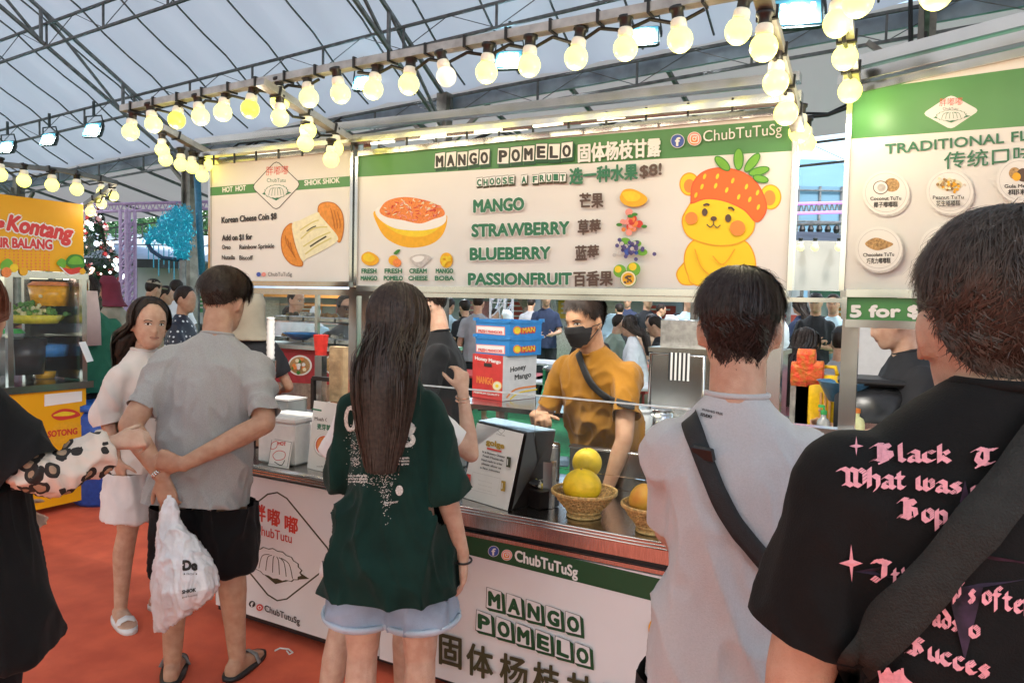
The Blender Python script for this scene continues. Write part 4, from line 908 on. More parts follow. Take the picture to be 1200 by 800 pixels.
                ctr = s.hM @ (Vector((0, 0, .12)) * hs); k0 = len(b.v)
                for q, p in enumerate(pts):
                    t = (pts[min(q + 1, segs)] - pts[max(q - 1, 0)]); nn = (p - ctr); sd = t.cross(nn)
                    if sd.length < 1e-9: sd = Vector((1, 0, 0))
                    sd = Matrix.Rotation(rnd.uniform(-.7, .7) if q == 0 else 0, 3, nn.normalized()) @ sd.normalized(); ww = w0 * (1 - .75 * q / segs); b.v += [tuple(p - sd * ww), tuple(p + sd * ww + nn.normalized() * ww * .8)]
                for q in range(segs): b.f.append((k0 + 2 * q, k0 + 2 * q + 1, k0 + 2 * q + 3, k0 + 2 * q + 2)); b.m.append(0)
            s.put('hair_strands', b, strandm(m), o_, kind='stuff')
        s.hl = hl; return o_
    def onto(s, off=.0022):
        """photo pixel -> point lying on the shirt"""
        def to(x, y):
            d = ray(x, y).normalized(); h = s.sb.ray_cast(CAM, d)
            if h[0] is None:
                h = s.sb.find_nearest(CAM + d * (s.loc - CAM).length); return h[0]
            n = h[1] if h[1].dot(d) < 0 else -h[1]; return h[0] + n * off
        return to
    def strap(s, pts, w, m, name='bag_strap', off=.006, th=.004, n=10):
        """band over the shirt, its centre line given in photo pixels, width in metres"""
        to = s.onto(off); P = catm([Vector(p) for p in pts], n, False); V = []; N = len(P)
        for i, p in enumerate(P):
            t = (P[min(i + 1, N - 1)] - P[max(i - 1, 0)]).normalized(); nn = Vector((-t.y, t.x)); c = to(p.x, p.y); d = dep(c); hw = w / 2 * F / d
            L = [to(p.x + nn.x * hw * q, p.y + nn.y * hw * q) for q in (-1, -.33, .33, 1)]; V.append(L)
        for _ in range(3): V = [[(V[max(i - 1, 0)][j] + V[i][j] * 2 + V[min(i + 1, N - 1)][j]) / 4 for j in range(4)] for i in range(N)]
        b = MB(); f = []
        vs = [];
        for L in V:
            for q in L: vs.append(q)
        for L in V:
            for q in L: vs.append(q + (CAM - q).normalized() * th)
        K = 4 * N
        for i in range(N - 1):
            for j in range(3): a = i * 4 + j; f += [(a, a + 1, a + 5, a + 4), (K + a, K + a + 4, K + a + 5, K + a + 1)]
            f += [(i * 4, i * 4 + 4, K + i * 4 + 4, K + i * 4), (i * 4 + 3, K + i * 4 + 3, K + i * 4 + 7, i * 4 + 7)]
        b.add(vs, f); return b.build(name, m, s.t, True)
    def print_art(s, name='shirt_print'): return Art(s.onto(.0025), FFn, .0002)
FFn = -FF
def fabric(name, c, var=.06, bump=.25, sc=420, rough=.85, sheen=.15, dark=None): return mat(name, c, rough, 0, var, 260 if 'marl' in name or 'light_grey' in name else 9, bump, sc, sheen=sheen, spec=.2, dark=dark, detail=12)

def longhair(p, zend, widths, yback, N=2600, wd=.0022, seed=2, m=None, curl=0, core=True, segs=14, y0=-.06, front=.80, side=.45, part=.0, sidefall=None, thmin=.8):
    """long straight hair; widths: [(z, half width)], yback: [(z, y of the hair's outer face)] in the person's own frame"""
    rnd = random.Random(seed); m = m or hairmat(); o_ = p.hair(front=front, side=side, back=.2, off=.016, strands=False, seed=seed, m=m, mess=.003, cap_n=(80, 26), top=.016); zs = [q[0] for q in widths][::-1]; ws = [q[1] for q in widths][::-1]; zy = [q[0] for q in yback][::-1]; yy = [q[1] for q in yback][::-1]
    b = MB(); Hd = p.hM; ctr = Hd @ Vector((0, 0, .12)); top = Hd @ Vector((0, -.08, .10))
    if core:
        rings = []
        for i in range(14):
            z = top.z - .02 - (top.z - .02 - zend - .07) * i / 13; w = float(np.interp(z, zs, ws)) * (.90 - .25 * (i > 11)) * min(1, .6 + i * .12); y = float(np.interp(z, zy, yy)) + .012 + max(0, 4 - i) * .012; th = .05 - .028 * i / 13; c = V((0, y + th, z))
            rings.append((c + V((sidefall or 0, 0, 0)) * min(1, i / 5), V((w, 0, 0)), V((0, th, 0))))
        c = MB(); c.loft(rings, 26, e=2.4); me = remesh(c, .008, 2); fold_disp(me, .008, (45, 20, 2.0), None, seed); p.put('hair_length', me, m, o_)
    for i in range(N):
        th = rnd.uniform(thmin, 2 * PI - thmin); u0 = rnd.uniform(.45, 1) ** .8; pts = []; sgn = math.sin(th); dx = rnd.gauss(0, .006); dj = rnd.random() * .010; ph = rnd.random() * 6; zc = zend - .02 + rnd.random() ** 1.6 * .20 * (1 if rnd.random() < .6 else .4)
        lat = sgn * (.35 + .65 * rnd.random()) if rnd.random() < .6 else rnd.uniform(-1, 1); lat = lat * .98
        for q in range(segs + 1):
            f = q / segs
            if f < .4:
                uu = u0 - (u0 - .40) * (f / .4); pp = Hd @ (headsurf(th, max(uu, .3), .016 * min(1, 1) + dj * .6 + .004 * math.sin(ph + th * 9)) * p.hs); zl = pp.z; last = pp
            else:
                g = (f - .4) / .6; z = zl + (zc - zl) * g; w = float(np.interp(z, zs, ws)); y = float(np.interp(z, zy, yy)); tgt = V((lat * w + (sidefall or 0) * min(1, g * 2), y - dj + (1 - math.sqrt(max(0, 1 - lat * lat))) * .05, z)); k = min(1, g * 2.4); k = k * k * (3 - 2 * k); pp = last.lerp(tgt, k); pp.z = z
                if curl: pp += V((math.sin(z * 55 + ph), math.cos(z * 55 + ph), 0)) * curl
                pp += V((dx * g + .004 * math.sin(z * 9 + ph), 0, 0))
            pts.append(pp)
        w0 = wd * (.6 + .7 * rnd.random()); k0 = len(b.v)
        for q, pt in enumerate(pts):
            t = pts[min(q + 1, segs)] - pts[max(q - 1, 0)]; out = (pt - V((0, pt.y + .08 if q > segs * .4 else ctr.y, pt.z if q > segs * .4 else ctr.z))); sd = t.cross(out)
            if sd.length < 1e-9: sd = V((1, 0, 0))
            sd.normalize(); ww = w0 * (1 - .8 * max(0, q / segs - .5)); on = out.normalized(); b.v += [tuple(pt - sd * ww), tuple(pt + sd * ww + on * ww * (.6 if i % 2 else -.6))]
        for q in range(segs): b.f.append((k0 + 2 * q, k0 + 2 * q + 1, k0 + 2 * q + 3, k0 + 2 * q + 2)); b.m.append(0)
    p.put('hair_strands', b, strandm(m), o_, kind='stuff')
V = Vector
def mask(p, m):
    b = MB(); n, mm = 22, 12; k = 0
    for i in range(mm + 1):
        for j in range(n + 1):
            th = -1.28 + 2.56 * j / n; u = .03 + (.40 - .03) * i / mm; u = u if abs(th) < .9 else .03 + (.40 - .03) * (i / mm * .78 + .1); f = max(0, math.cos(th)); b.v.append(tuple(p.hM @ ((headsurf(th, u, .007) + V((0, .020 * f * f * math.exp(-((u - .30) / .16) ** 2) + .002 * math.sin(i * 2.4), 0))) * p.hs)))
    for i in range(mm):
        for j in range(n): b.f.append((i * (n + 1) + j, i * (n + 1) + j + 1, (i + 1) * (n + 1) + j + 1, (i + 1) * (n + 1) + j)); b.m.append(0)
    o = p.put('face_mask', b, m)
    b = MB()
    for sd in (-1, 1):
        for u in (.12, .36):
            a = p.hM @ headsurf(sd * 1.25, u, .008); c = p.hM @ V((sd * .086, -.022, .105)); b.tube([a, (a + c) / 2 + p.hM.to_3x3() @ V((sd * .006, 0, 0)), c], .0022, 6)
    p.put('ear_loop', b, m, o)
NIB = {
 'a': [[(.1, .8), (.25, 1), (.45, .85), (.45, .12), (.6, 0)], [(.45, .55), (.15, .45), (.1, .15), (.25, 0), (.45, .18)]], 'b': [[(.1, 1.6), (.1, .15), (.3, 0), (.5, .15), (.5, .8), (.3, 1), (.1, .8)]],
 'c': [[(.5, .85), (.3, 1), (.1, .8), (.1, .2), (.3, 0), (.5, .15)]], 'd': [[(.12, 1.55), (.5, .9), (.5, .15), (.3, 0), (.1, .2), (.1, .7), (.3, .95), (.5, .8)]], 'e': [[(.1, .45), (.45, .7), (.3, 1), (.1, .8), (.1, .2), (.3, 0), (.5, .15)]],
 'f': [[(.55, 1.45), (.35, 1.6), (.2, 1.4), (.2, -.35)], [(.02, .95), (.45, .98)]], 'h': [[(.1, 1.6), (.1, 0)], [(.1, .8), (.3, 1), (.5, .8), (.5, .1), (.35, -.3)]], 'k': [[(.1, 1.6), (.1, 0)], [(.1, .75), (.35, 1.05), (.45, .78), (.15, .5), (.5, 0)]],
 'l': [[(.15, 1.6), (.15, .15), (.32, 0)]], 'm': [[(.1, 1), (.1, 0)], [(.1, .85), (.25, 1), (.38, .85), (.38, 0)], [(.38, .85), (.53, 1), (.68, .85), (.68, 0)]], 'n': [[(.1, 1), (.1, 0)], [(.1, .8), (.3, 1), (.48, .85), (.48, .1), (.6, 0)]],
 'o': [[(.3, 1), (.1, .8), (.1, .2), (.3, 0), (.5, .2), (.5, .8), (.3, 1)]], 'p': [[(.1, 1.05), (.1, -.5)], [(.1, .8), (.3, 1), (.5, .8), (.5, .2), (.3, 0), (.1, .15)]], 'r': [[(.1, 1), (.1, 0)], [(.1, .8), (.28, 1), (.45, .85)]],
 's': [[(.48, .88), (.28, 1), (.1, .78), (.45, .38), (.42, .12), (.25, 0), (.08, .15)]], 't': [[(.2, 1.35), (.2, .15), (.38, 0), (.5, .12)], [(.02, .95), (.45, .95)]], 'u': [[(.1, 1), (.1, .15), (.28, 0), (.48, .2)], [(.48, 1), (.48, .1), (.6, 0)]],
 'w': [[(.1, 1.1), (.1, .15), (.25, 0), (.42, .2)], [(.42, 1), (.42, .15), (.56, 0), (.74, .25), (.74, .85), (.6, 1)]], "'": [[(.1, 1.5), (.15, 1.2)]],
 'B': [[(-.15, 1.2), (.05, 1.5), (.3, 1.5)], [(.2, 1.5), (.2, .1), (.05, 0)], [(.2, 1.35), (.5, 1.5), (.65, 1.25), (.3, .8)], [(.3, .8), (.65, .8), (.7, .3), (.45, 0), (.05, .15), (-.15, 0)], [(.38, 1.4), (.38, .1)]],
 'T': [[(-.1, 1.2), (.1, 1.5), (.4, 1.35), (.75, 1.5)], [(.15, 1.2), (.05, .5), (.2, .1), (.45, 0), (.65, .2)], [(.4, 1.35), (.4, .3)]], 'W': [[(-.35, 1.3), (-.1, 1.5), (.1, 1.3), (.1, .2), (.3, 0), (.45, .2)], [(.2, 1.5), (.45, 1.3), (.45, .15), (.65, 0), (.85, .3), (.85, 1.2), (.6, 1.5)], [(-.1, .1), (.1, .2)]],
 'S': [[(.7, 1.3), (.4, 1.5), (.1, 1.2), (.5, .8), (.65, .4), (.4, 0), (0, .15), (-.15, 0)], [(.3, 1.4), (.3, .1)]], 'J': [[(-.1, 1.3), (.2, 1.5), (.6, 1.4)], [(.4, 1.4), (.4, .3), (.2, -.1), (-.05, .1)]]}
def nib(A, word, x0, y0, x1, y1, xh, m, adv=.62):
    wd = [(.95 if c in 'WBST' else .85 if c in 'wm' else .42 if c in "l'" else adv) for c in word]; tot = sum(wd); sc = (x1 - x0) / tot; x = 0; A.k += 1
    sl = (y1 - y0) / (x1 - x0)
    for c, w in zip(word, wd):
        for st in NIB.get(c, []):
            P = [(x0 + (x + px_ + .05) * sc, y0 + (x + px_) * sc * sl - py_ * xh) for px_, py_ in st]
            Q = [];
            for a, b in zip(P, P[1:]):
                for q in range(3): Q.append((a[0] + (b[0] - a[0]) * q / 3, a[1] + (b[1] - a[1]) * q / 3))
            Q.append(P[-1]); A.k += 1; nx, ny = sc * .085, -xh * .13; ex = sc * .02
            L = [(q[0] + nx, q[1] + ny) for q in Q]; Rr = [(q[0] - nx, q[1] - ny) for q in Q]
            for a in range(len(Q) - 1):
                quad = [L[a], L[a + 1], Rr[a + 1], Rr[a]]; ar = abs((quad[1][0] - quad[0][0]) * (quad[3][1] - quad[0][1]) - (quad[1][1] - quad[0][1]) * (quad[3][0] - quad[0][0]))
                quad = [(quad[0][0] + ex, quad[0][1] - ex), (quad[1][0] + ex, quad[1][1]), (quad[2][0] - ex, quad[2][1] + ex), (quad[3][0] - ex, quad[3][1])]
                A.mb.add([V(A.to(*z)) + A.n * A.st * (A.k % 40) for z in quad], [(0, 1, 2, 3)], A.mi(m))
        x += w
V3 = Vector
# ---- man in grey tee, left
tee_g = fabric('grey_marl_tee', (.36, .35, .34), .07, .3); blk_c = fabric('black_cotton', (.008, .008, .009), .1, .2, sheen=.05)
p = Person('man in a grey marl tee and black shorts holding a white plastic bag behind him', (-2.58, 2.04, 0), -34, 1.70, 0, head=(18, 6, 0), wide=1.08, lean=8, leanx=4)
p.arm(-1, (-.235, -.13, 1.085), (-.085, -.20, .90), V3((.25, -.03, -1)), V3((0, .9, .1)), .35, r=1.12)
p.arm(1, (.275, -.10, 1.095), (.0, -.225, .955), V3((-.9, -.02, .22)), V3((0, 1, 0)), .8, thumb=.9, r=1.12)
p.legs((-.12, 0, .07), (.135, .03, .07), yaw=(-12, 16)); p.torso(); p.skinmesh(.0062)
p.tshirt(tee_g, .735, .024, .25, .048, amp=.017, seed=11, voxel=.009, flare=.008); p.bottoms(blk_c, 'shorts', leg=.56, ease=.030, amp=.014, flare=.014)
p.hair(front=.80, side=.60, back=.30, off=.026, N=7000, L=.055, top=.02, mess=.007, seed=4, fade=.3); manL = p
for sd in (-1, 1):
    an = p.leg[sd][2]; M = Matrix.Rotation(-R((-12, 16)[sd > 0]), 3, 'Z'); f = lambda x, y, z: V3((an.x, an.y, 0)) + M @ V3((x, y, z)); b = MB()
    b.loft([(f(0, .06, .004), M @ V3((.052, 0, 0)), M @ V3((0, .14, 0))), (f(0, .06, .020), M @ V3((.052, 0, 0)), M @ V3((0, .14, 0)))], 20, e=2.6); o = p.put('sandal', b, black)
    b = MB(); b.tube([f(-.052, .09, .015), f(-.036, .09, .05), f(0, .09, .064), f(.036, .09, .05), f(.052, .09, .015)], .018, 10, flat=.3); p.put('sandal_strap', b, mat('grey_strap', (.25, .25, .25), .7), o)
sh, el, wr = p.pub['a-1']; u = (wr - el).normalized(); b = MB(); a1 = u.orthogonal().normalized(); a2 = u.cross(a1); c0 = wr - u * .02
wtc = mat('watch_steel', (.65, .63, .6), .22, 1, .1, 90)
for i in range(18):
    a = 2 * PI * i / 18; b.box(c0 + (a1 * math.cos(a) + a2 * math.sin(a)) * .0285, (.0085, .006, .017), Matrix((a2 * math.cos(a) - a1 * math.sin(a), a1 * math.cos(a) + a2 * math.sin(a), u)).transposed(), bev=.0015)
p.put('watch', b, wtc, p.skin_o)
hand_w = p.W @ (wr + V3((.03, -.01, -.085)))
# ---- plastic bag
def bagrow(y, a, b): return at(a, y, d=1), at(b, y, d=1)
dB = hand_w - CAM; dB = dB.dot(FF)
bagm = mat('thin_white_plastic', (.78, .78, .80), .32, 0, .08, 14, .5, 40, trans=.0, coat=.4)
bag = thing('plastic_bag', 'white plastic carrier bag with black print hanging from the grey tee man hand', 'plastic bag', at(215, 745, d=dB))
rows = [(590, 194, 203), (604, 191, 207), (620, 188, 214), (640, 186, 228), (660, 184, 243), (677, 183, 252), (692, 182, 256), (706, 182, 247), (722, 181, 226), (736, 180, 205), (747, 180, 190)]
ox = hand_w - at(199, 592, d=dB); b = MB(); rg = []
for y, a, c in rows:
    A_, C_ = at(a, y, d=dB) + ox, at(c, y, d=dB) + ox; h = (C_ - A_) / 2; rg.append(((A_ + C_) / 2, h, FF * max(.008, h.length * .75)))
b.loft(rg, 26, e=2.2); me = remesh(b, .006, 2); fold_disp(me, .009, (26, 26, 5), None, 4); me.materials.append(bagm); BB = BVHTree.FromPolygons([v.co.copy() for v in me.vertices], [q.vertices[:] for q in me.polygons]); link('bag_body', me, bag)
b = MB(); b.tube([hand_w + ox * 0 + V3((0, 0, .02)), hand_w, at(197, 600, d=dB) + ox], [.010, .012, .016], 8); b.build('bag_handle', bagm, bag, True)
opx = px_shift = None
def bagto(x, y):
    q = at(x, y, d=dB) + ox; d = (q - CAM).normalized(); h = BB.ray_cast(CAM, d); return (h[0] if h[0] else q) - d * .003
A = Art(bagto, -FF, .0004); A.text('De', 215, 674, 231, 11, txt_dk, None, .9); A.text('★ FRESH ★', 215, 680, 232, 2.5, txt_dk); A.text('SHIOK', 214, 702, 230, 4, txt_dk, 699, .3); A.text('good food daily', 214, 707, 232, 2.2, txt_dk, 704); A.build('bag_print', bag)
# ---- girl facing us
pk = fabric('pale_pink_tee', (.66, .60, .56), .05, .2); wh = fabric('white_cotton', (.74, .72, .72), .05, .2)
p = Person('young woman facing us in a pale pink tee and white shorts behind the grey tee', (-3.33, 2.30, 0), 84, 1.57, 1, True, head=(24, 2, -3), wide=1.0)
p.arm(1, (.19, -.04, 1.05), (.17, .02, .82)); p.arm(-1, (-.19, 0, 1.05), (-.14, .18, .92))
p.legs((-.09, .0, .07), (.10, -.05, .07), yaw=(-5, 25), r=.92); p.torso(); p.skinmesh(.0052)
p.tshirt(pk, .80, .02, .28, .048, amp=.013, seed=5, flare=.004); p.bottoms(wh, 'shorts', leg=.42, ease=.026, flare=.02, amp=.014)
p.face(squint=1.1, lip=(.48, .14, .13)); longhair(p, 1.16, [(1.5, .09), (1.36, .105), (1.16, .06)], [(1.5, -.12), (1.36, -.13), (1.16, -.16)], N=1700, front=.84, side=.5, seed=6, thmin=1.25)
girlF = p
for sd in (-1, 1):
    an = p.leg[sd][2]; M = Matrix.Rotation(-R((-5, 25)[sd > 0]), 3, 'Z'); f = lambda x, y, z: V3((an.x, an.y, 0)) + M @ V3((x, y, z)); b = MB()
    b.loft([(f(0, .06, .002), M @ V3((.045, 0, 0)), M @ V3((0, .13, 0))), (f(0, .06, .024), M @ V3((.045, 0, 0)), M @ V3((0, .13, 0)))], 20, e=2.6); b.tube([f(-.044, .10, .015), f(-.03, .10, .045), f(0, .10, .055), f(.03, .10, .045), f(.044, .10, .015)], .02, 10, flat=.3); p.put('slipper', b, wh)
# ---- long haired girl, dark green tee
grn = fabric('dark_green_tee', (.006, .028, .022), .18, .25, sheen=.05)
den = fabric('pale_denim', (.30, .38, .50), .14, .4, 300)
p = Person('girl with very long dark hair in an oversized dark green tee and denim shorts', (-1.43, 1.83, 0), -26, 1.635, 3, True, head=(4, 12, 0), wide=.86)
p.arm(1, (.165, -.02, 1.03), (.225, .02, .80), V3((.02, .05, -1)), V3((-1, 0, 0)), .25); p.arm(-1, (-.155, .05, 1.04), (-.12, .24, 1.0))
p.legs((-.10, .02, .07), (.10, .0, .07), yaw=(-8, 8), r=.93); p.torso(); p.skinmesh(.006)
p.tshirt(grn, .715, .022, .30, .046, amp=.019, seed=21, flare=.045, folds=(6, 6, 2.2), cuff=1.12, voxel=.008); p.bottoms(den, 'denim_shorts', leg=.33, ease=.028, flare=.024, amp=.010)
girlG = p
for sd in (-1, 1):
    hp, kn, an = p.leg[sd]; c = hp.lerp(kn, .33 * (an - hp).length / (kn - hp).length * .99); u = (kn - hp).normalized(); a1 = V3((1, 0, 0)); a2 = u.cross(a1); b = MB(); b.tube([c + (a1 * math.cos(2 * PI * i / 24) + a2 * math.sin(2 * PI * i / 24)) * .121 for i in range(25)], .017, 8, flat=.55, cap=False); p.put('rolled_cuff', b, fabric('pale_denim_cuff', (.46, .54, .64), .12, .4, 300), p.bot)
longhair(p, 1.12, [(1.62, .08), (1.5, .090), (1.40, .098), (1.30, .088), (1.2, .066), (1.12, .036)], [(1.6, -.13), (1.47, -.145), (1.38, -.17), (1.2, -.175), (1.0, -.185)], N=4200, wd=.0016, seed=8, front=.86, side=.45)
A = p.print_art(); wp = mat('worn_white_print', (.62, .62, .58), .8, 0, .25, 300)
rnd = random.Random(5)
A.text('0', 404, 505, 419, 30, wp, None, .5); A.text('8', 466, 523, 486, 30, wp, None, .7)
for cx, cy, sx, sy, n in ((416, 525, 8, 20, 110), (474, 505, 10, 16, 90), (450, 560, 14, 12, 90), (452, 580, 6, 20, 120), (425, 560, 14, 7, 80), (418, 540, 6, 6, 60)):
    for i in range(n):
        x = cx + rnd.gauss(0, sx * .55); y = cy + rnd.gauss(0, sy * .55); w = rnd.uniform(.4, 1.4); A.poly([(x, y), (x + w, y + .3), (x + w * .8, y + rnd.uniform(.4, 1.2)), (x, y + rnd.uniform(.6, 1.4))], wp, 1 + i % 30)
A.k = 3
for k, (x0, x1, y) in enumerate(((453, 479, 537), (453, 479, 540.5), (453, 479, 544), (409, 431, 558), (409, 431, 561.5), (409, 431, 565))): A.text(('lost in the grain', 'of every season', 'for all we grow')[k % 3], x0, y, x1, 2.3, wp, None, .18)
A.disc(468, 574, 4.5, wp, 6); A.disc(467, 575, 2, grn); A.text('harbour', 451, 590, 467, 3, wp, 588, .15); A.build('shirt_print', p.t)
sh, el, wr = p.pub['a1']; b = MB(); b.tube([wr + V3((math.cos(a) * .026, math.sin(a) * .026, -.012 + .004 * math.sin(a))) for a in [2 * PI * i / 20 for i in range(21)]], .0035, 6, cap=False); p.put('hair_tie', b, black, p.skin_o)
# ---- person in white behind her
p = Person('mostly hidden woman in white behind the long haired girl with her hand raised', (-1.665, 2.10, 0), -32, 1.57, 3, True, head=(0, 12, 0), wide=.9)
p.arm(1, (.30, .05, 1.04), (.265, .08, 1.265), V3((-.1, .3, 1)), V3((-.5, .8, 0)), .6); p.arm(-1, (-.20, .02, 1.04), (-.12, .24, .95))
p.legs((-.20, -.16, .07), (.06, .06, .07), yaw=(-10, 8), r=.9); p.torso(); p.skinmesh(.0065)
p.tshirt(wh, .72, .015, .22, .048, amp=.012, seed=31); p.bottoms(wh, 'shorts', leg=.30, ease=.03, flare=.01); p.hair(N=0, strands=False, off=.02, front=.8, side=.4, back=.2); girlW = p
sh, el, wr = p.pub['a1']; b = MB()
for q in (0, .014): b.tube([wr + V3((math.cos(a) * .026, math.sin(a) * .026, -.03 + q + .004 * math.sin(a))) for a in [2 * PI * i / 20 for i in range(21)]], .003, 6, cap=False)
p.put('bracelet', b, mat('rose_gold', (.7, .4, .28), .25, 1), p.skin_o)
# ---- man in pale grey tee, centre right
tee_l = fabric('light_grey_tee', (.48, .475, .485), .035, .25)
p = Person('man in a pale grey tee with a black crossbody strap seen from behind', (-.340, 1.60, 0), -14, 1.665, 1, head=(0, 3, 0), wide=.84)
p.arm(1, (.225, .07, 1.13), (.18, .28, 1.08)); p.arm(-1, (-.13, .07, 1.10), (-.14, .28, 1.02)); p.legs((-.11, 0, .07), (.11, 0, .07)); p.torso(); p.skinmesh(.006)
p.tshirt(tee_l, .80, .018, .21, .048, amp=.013, seed=41, voxel=.008); p.bottoms(blk_c, 'trousers', leg=.97, ease=.02)
p.hair(front=.78, side=.56, back=.13, off=.017, N=12000, L=.05, wd=.0010, top=.012, mess=.005, seed=9, fade=.36, cap_n=(90, 30), m=hairmat((.020, .013, .011), 'brown_black_hair')); manC = p
web = mat('black_webbing', (.014, .015, .016), .6, 0, .15, 200, .4, 500)
p.strap([(801, 462), (806, 480), (815, 510), (832, 555), (852, 600), (875, 632), (905, 668), (930, 705), (960, 750)], .038, web); 
to = p.onto(.011); c = to(826, 533); b = MB(); b.box(c, (.046, .010, .03), (R(20), 0, R(-20)), bev=.003); b.build('strap_buckle', black, p.t)
A = p.print_art(); A.text('WASHED FREE', 823, 481, 847, 2.6, txt_dk, 486.5, .1); A.text('STUDIO', 821, 487, 834, 3, txt_dk, 490, .3, slant=.3); A.build('shirt_print', p.t)
# ---- man in black tee, right foreground
tee_b = fabric('washed_black_tee', (.008, .0078, .0078), .12, .2, sheen=.03)
p = Person('broad man in a black tee with pink blackletter print nearest us at right', (.092, 1.035, 0), -25, 1.70, 1, head=(15, 6, 0), wide=1.13, hs=1.06, up=.072)
p.arm(-1, (-.225, .01, 1.15), (-.185, .13, .93)); p.arm(1, (.28, -.02, 1.12), (.25, .2, 1.0)); p.legs((-.12, 0, .07), (.12, 0, .07)); p.torso(); p.skinmesh(.006)
p.tshirt(tee_b, .76, .020, .20, .054, amp=.013, seed=51, voxel=.008, belly=.02); p.bottoms(blk_c, 'trousers', leg=.97, ease=.02)
p.hair(front=.78, side=.55, back=.20, off=.018, N=16000, L=.038, wd=.0007, top=.012, mess=.005, seed=19, fade=.42, cap_n=(110, 36), m=hairmat((.040, .031, .025), 'warm_brown_hair')); manR = p
pinkp = mat('pink_plastisol', (.78, .33, .38), .7, 0, .08, 200); A = p.print_art()
def spark(A, x, y, rx, ry, m): A.poly([(x, y - ry), (x + rx * .16, y - ry * .18), (x + rx, y), (x + rx * .16, y + ry * .18), (x, y + ry), (x - rx * .16, y + ry * .18), (x - rx, y), (x - rx * .16, y - ry * .18)], m)
violet = mat('faded_violet_print', (.035, .016, .038), .8, 0, .4, 60)
A.k = 0; spark(A, 1130, 668, 130, 105, violet); A.k = 3
spark(A, 1003, 524, 8, 11, pinkp); spark(A, 996, 658, 14, 22, pinkp)
for w_, x0, y0, x1, y1, h in (('Black', 1022, 540, 1112, 541, 12), ('T', 1138, 543, 1168, 544, 12), ('What', 988, 568, 1058, 571, 13), ('was', 1068, 571, 1122, 577, 12), ('can', 1130, 578, 1180, 583, 12), ('Bop', 1054, 605, 1108, 614, 14), ("s", 1152, 622, 1164, 624, 11), ('J', 1022, 676, 1040, 680, 15), ("t'", 1042, 682, 1060, 684, 13), ('s', 1125, 658, 1140, 662, 13),
                         ("mp's", 1098, 690, 1138, 704, 14), ('often', 1144, 702, 1204, 718, 14), ('reads', 1068, 724, 1124, 738, 13), ('o', 1132, 742, 1146, 747, 13), ('Succes', 1062, 762, 1156, 792, 13)): nib(A, w_, x0, y0, x1, y1, h, pinkp)
for k in range(6): A.stroke([(1018 + k * 2, 541 - k * 2.5), (1030, 536 - k * 1.5)], 1.6, pinkp, False); A.stroke([(1128 + k * 2, 545 - k * 2.4), (1142, 538 - k)], 1.6, pinkp, False)
A.blob([(1020, 790), (1024, 775), (1030, 770), (1034, 776), (1042, 772), (1050, 782), (1058, 790), (1056, 802), (1030, 803)], pinkp)
for k in range(4): A.stroke([(1022 + k * 8, 785), (1020 + k * 8, 774 - k % 2 * 4)], 3, pinkp, False)
A.build('shirt_print', p.t)
p.strap([(1260, 470), (1215, 520), (1180, 570), (1130, 630), (1080, 690), (1020, 755), (985, 800), (960, 840)], .054, mat('olive_black_webbing', (.014, .0145, .012), .75, 0, .15, 60, .4, 400), off=.012)
# ---- woman in black, far left
p = Person('woman in a loose black dress with a leopard print sleeve at the left edge', (-2.40, 1.07, 0), 4, 1.655, 1, True, head=(0, 6, 0), wide=1.35)
p.arm(1, (.32, .07, 1.11), (.345, .26, 1.17), V3((.35, .9, .10)), V3((-.6, 0, -.6)), .75); p.arm(-1, (-.28, .02, 1.04), (-.2, .2, .9)); p.legs((-.1, 0, .07), (.1, 0, .07)); p.torso(); p.skinmesh(.0065)
p.UP.translation; U = p.UP; T = lambda z, a, b_, y=0: (U @ V3((0, y, z * .94)), V3((a, 0, 0)), V3((0, b_, 0)))
blk_d = fabric('black_dress_cloth', (.008, .0078, .008), .12, .25, sheen=.03)
p.tshirt(blk_d, .62, .03, .245, .066, amp=.016, seed=81, folds=(5, 5, 1.5), rings=[T(.62, .30, .22), T(.8, .28, .20), T(1.0, .24, .17), T(1.15, .23, .155), T(1.26, .21, .14), T(1.33, .185, .12), T(1.38, .14, .09), T(1.42, .09, .07), T(1.45, .06, .055)])
p.bottoms(blk_c, 'trousers', leg=.97)
M_ = bpy.data.materials.new('leopard_print_cloth'); M_.use_nodes = True; n_ = M_.node_tree; bs = n_.nodes['Principled BSDF']; bs.inputs['Roughness'].default_value = .8
tc = n_.nodes.new('ShaderNodeTexCoord'); vo = n_.nodes.new('ShaderNodeTexVoronoi'); vo.inputs['Scale'].default_value = 21; nz = n_.nodes.new('ShaderNodeTexNoise'); nz.inputs['Scale'].default_value = 14; mx = n_.nodes.new('ShaderNodeMix'); mx.data_type = 'RGBA'; mx.blend_type = 'LINEAR_LIGHT'; mx.inputs[0].default_value = .02
n_.links.new(tc.outputs['Object'], mx.inputs[6]); n_.links.new(tc.outputs['Object'], nz.inputs[0]); n_.links.new(nz.outputs['Color'], mx.inputs[7]); n_.links.new(mx.outputs[2], vo.inputs[0])
rp = n_.nodes.new('ShaderNodeValToRGB'); e = rp.color_ramp.elements; e[0].position = 0; e[0].color = (.34, .22, .14, 1); e[1].position = 1; e[1].color = (.62, .52, .44, 1); rp.color_ramp.interpolation = 'CONSTANT'
for po, c in ((.30, (.018, .014, .012, 1)), (.52, (.62, .52, .44, 1))): q = rp.color_ramp.elements.new(po); q.color = c
n_.links.new(vo.outputs['Distance'], rp.inputs[0]); n_.links.new(rp.outputs[0], bs.inputs['Base Color'])
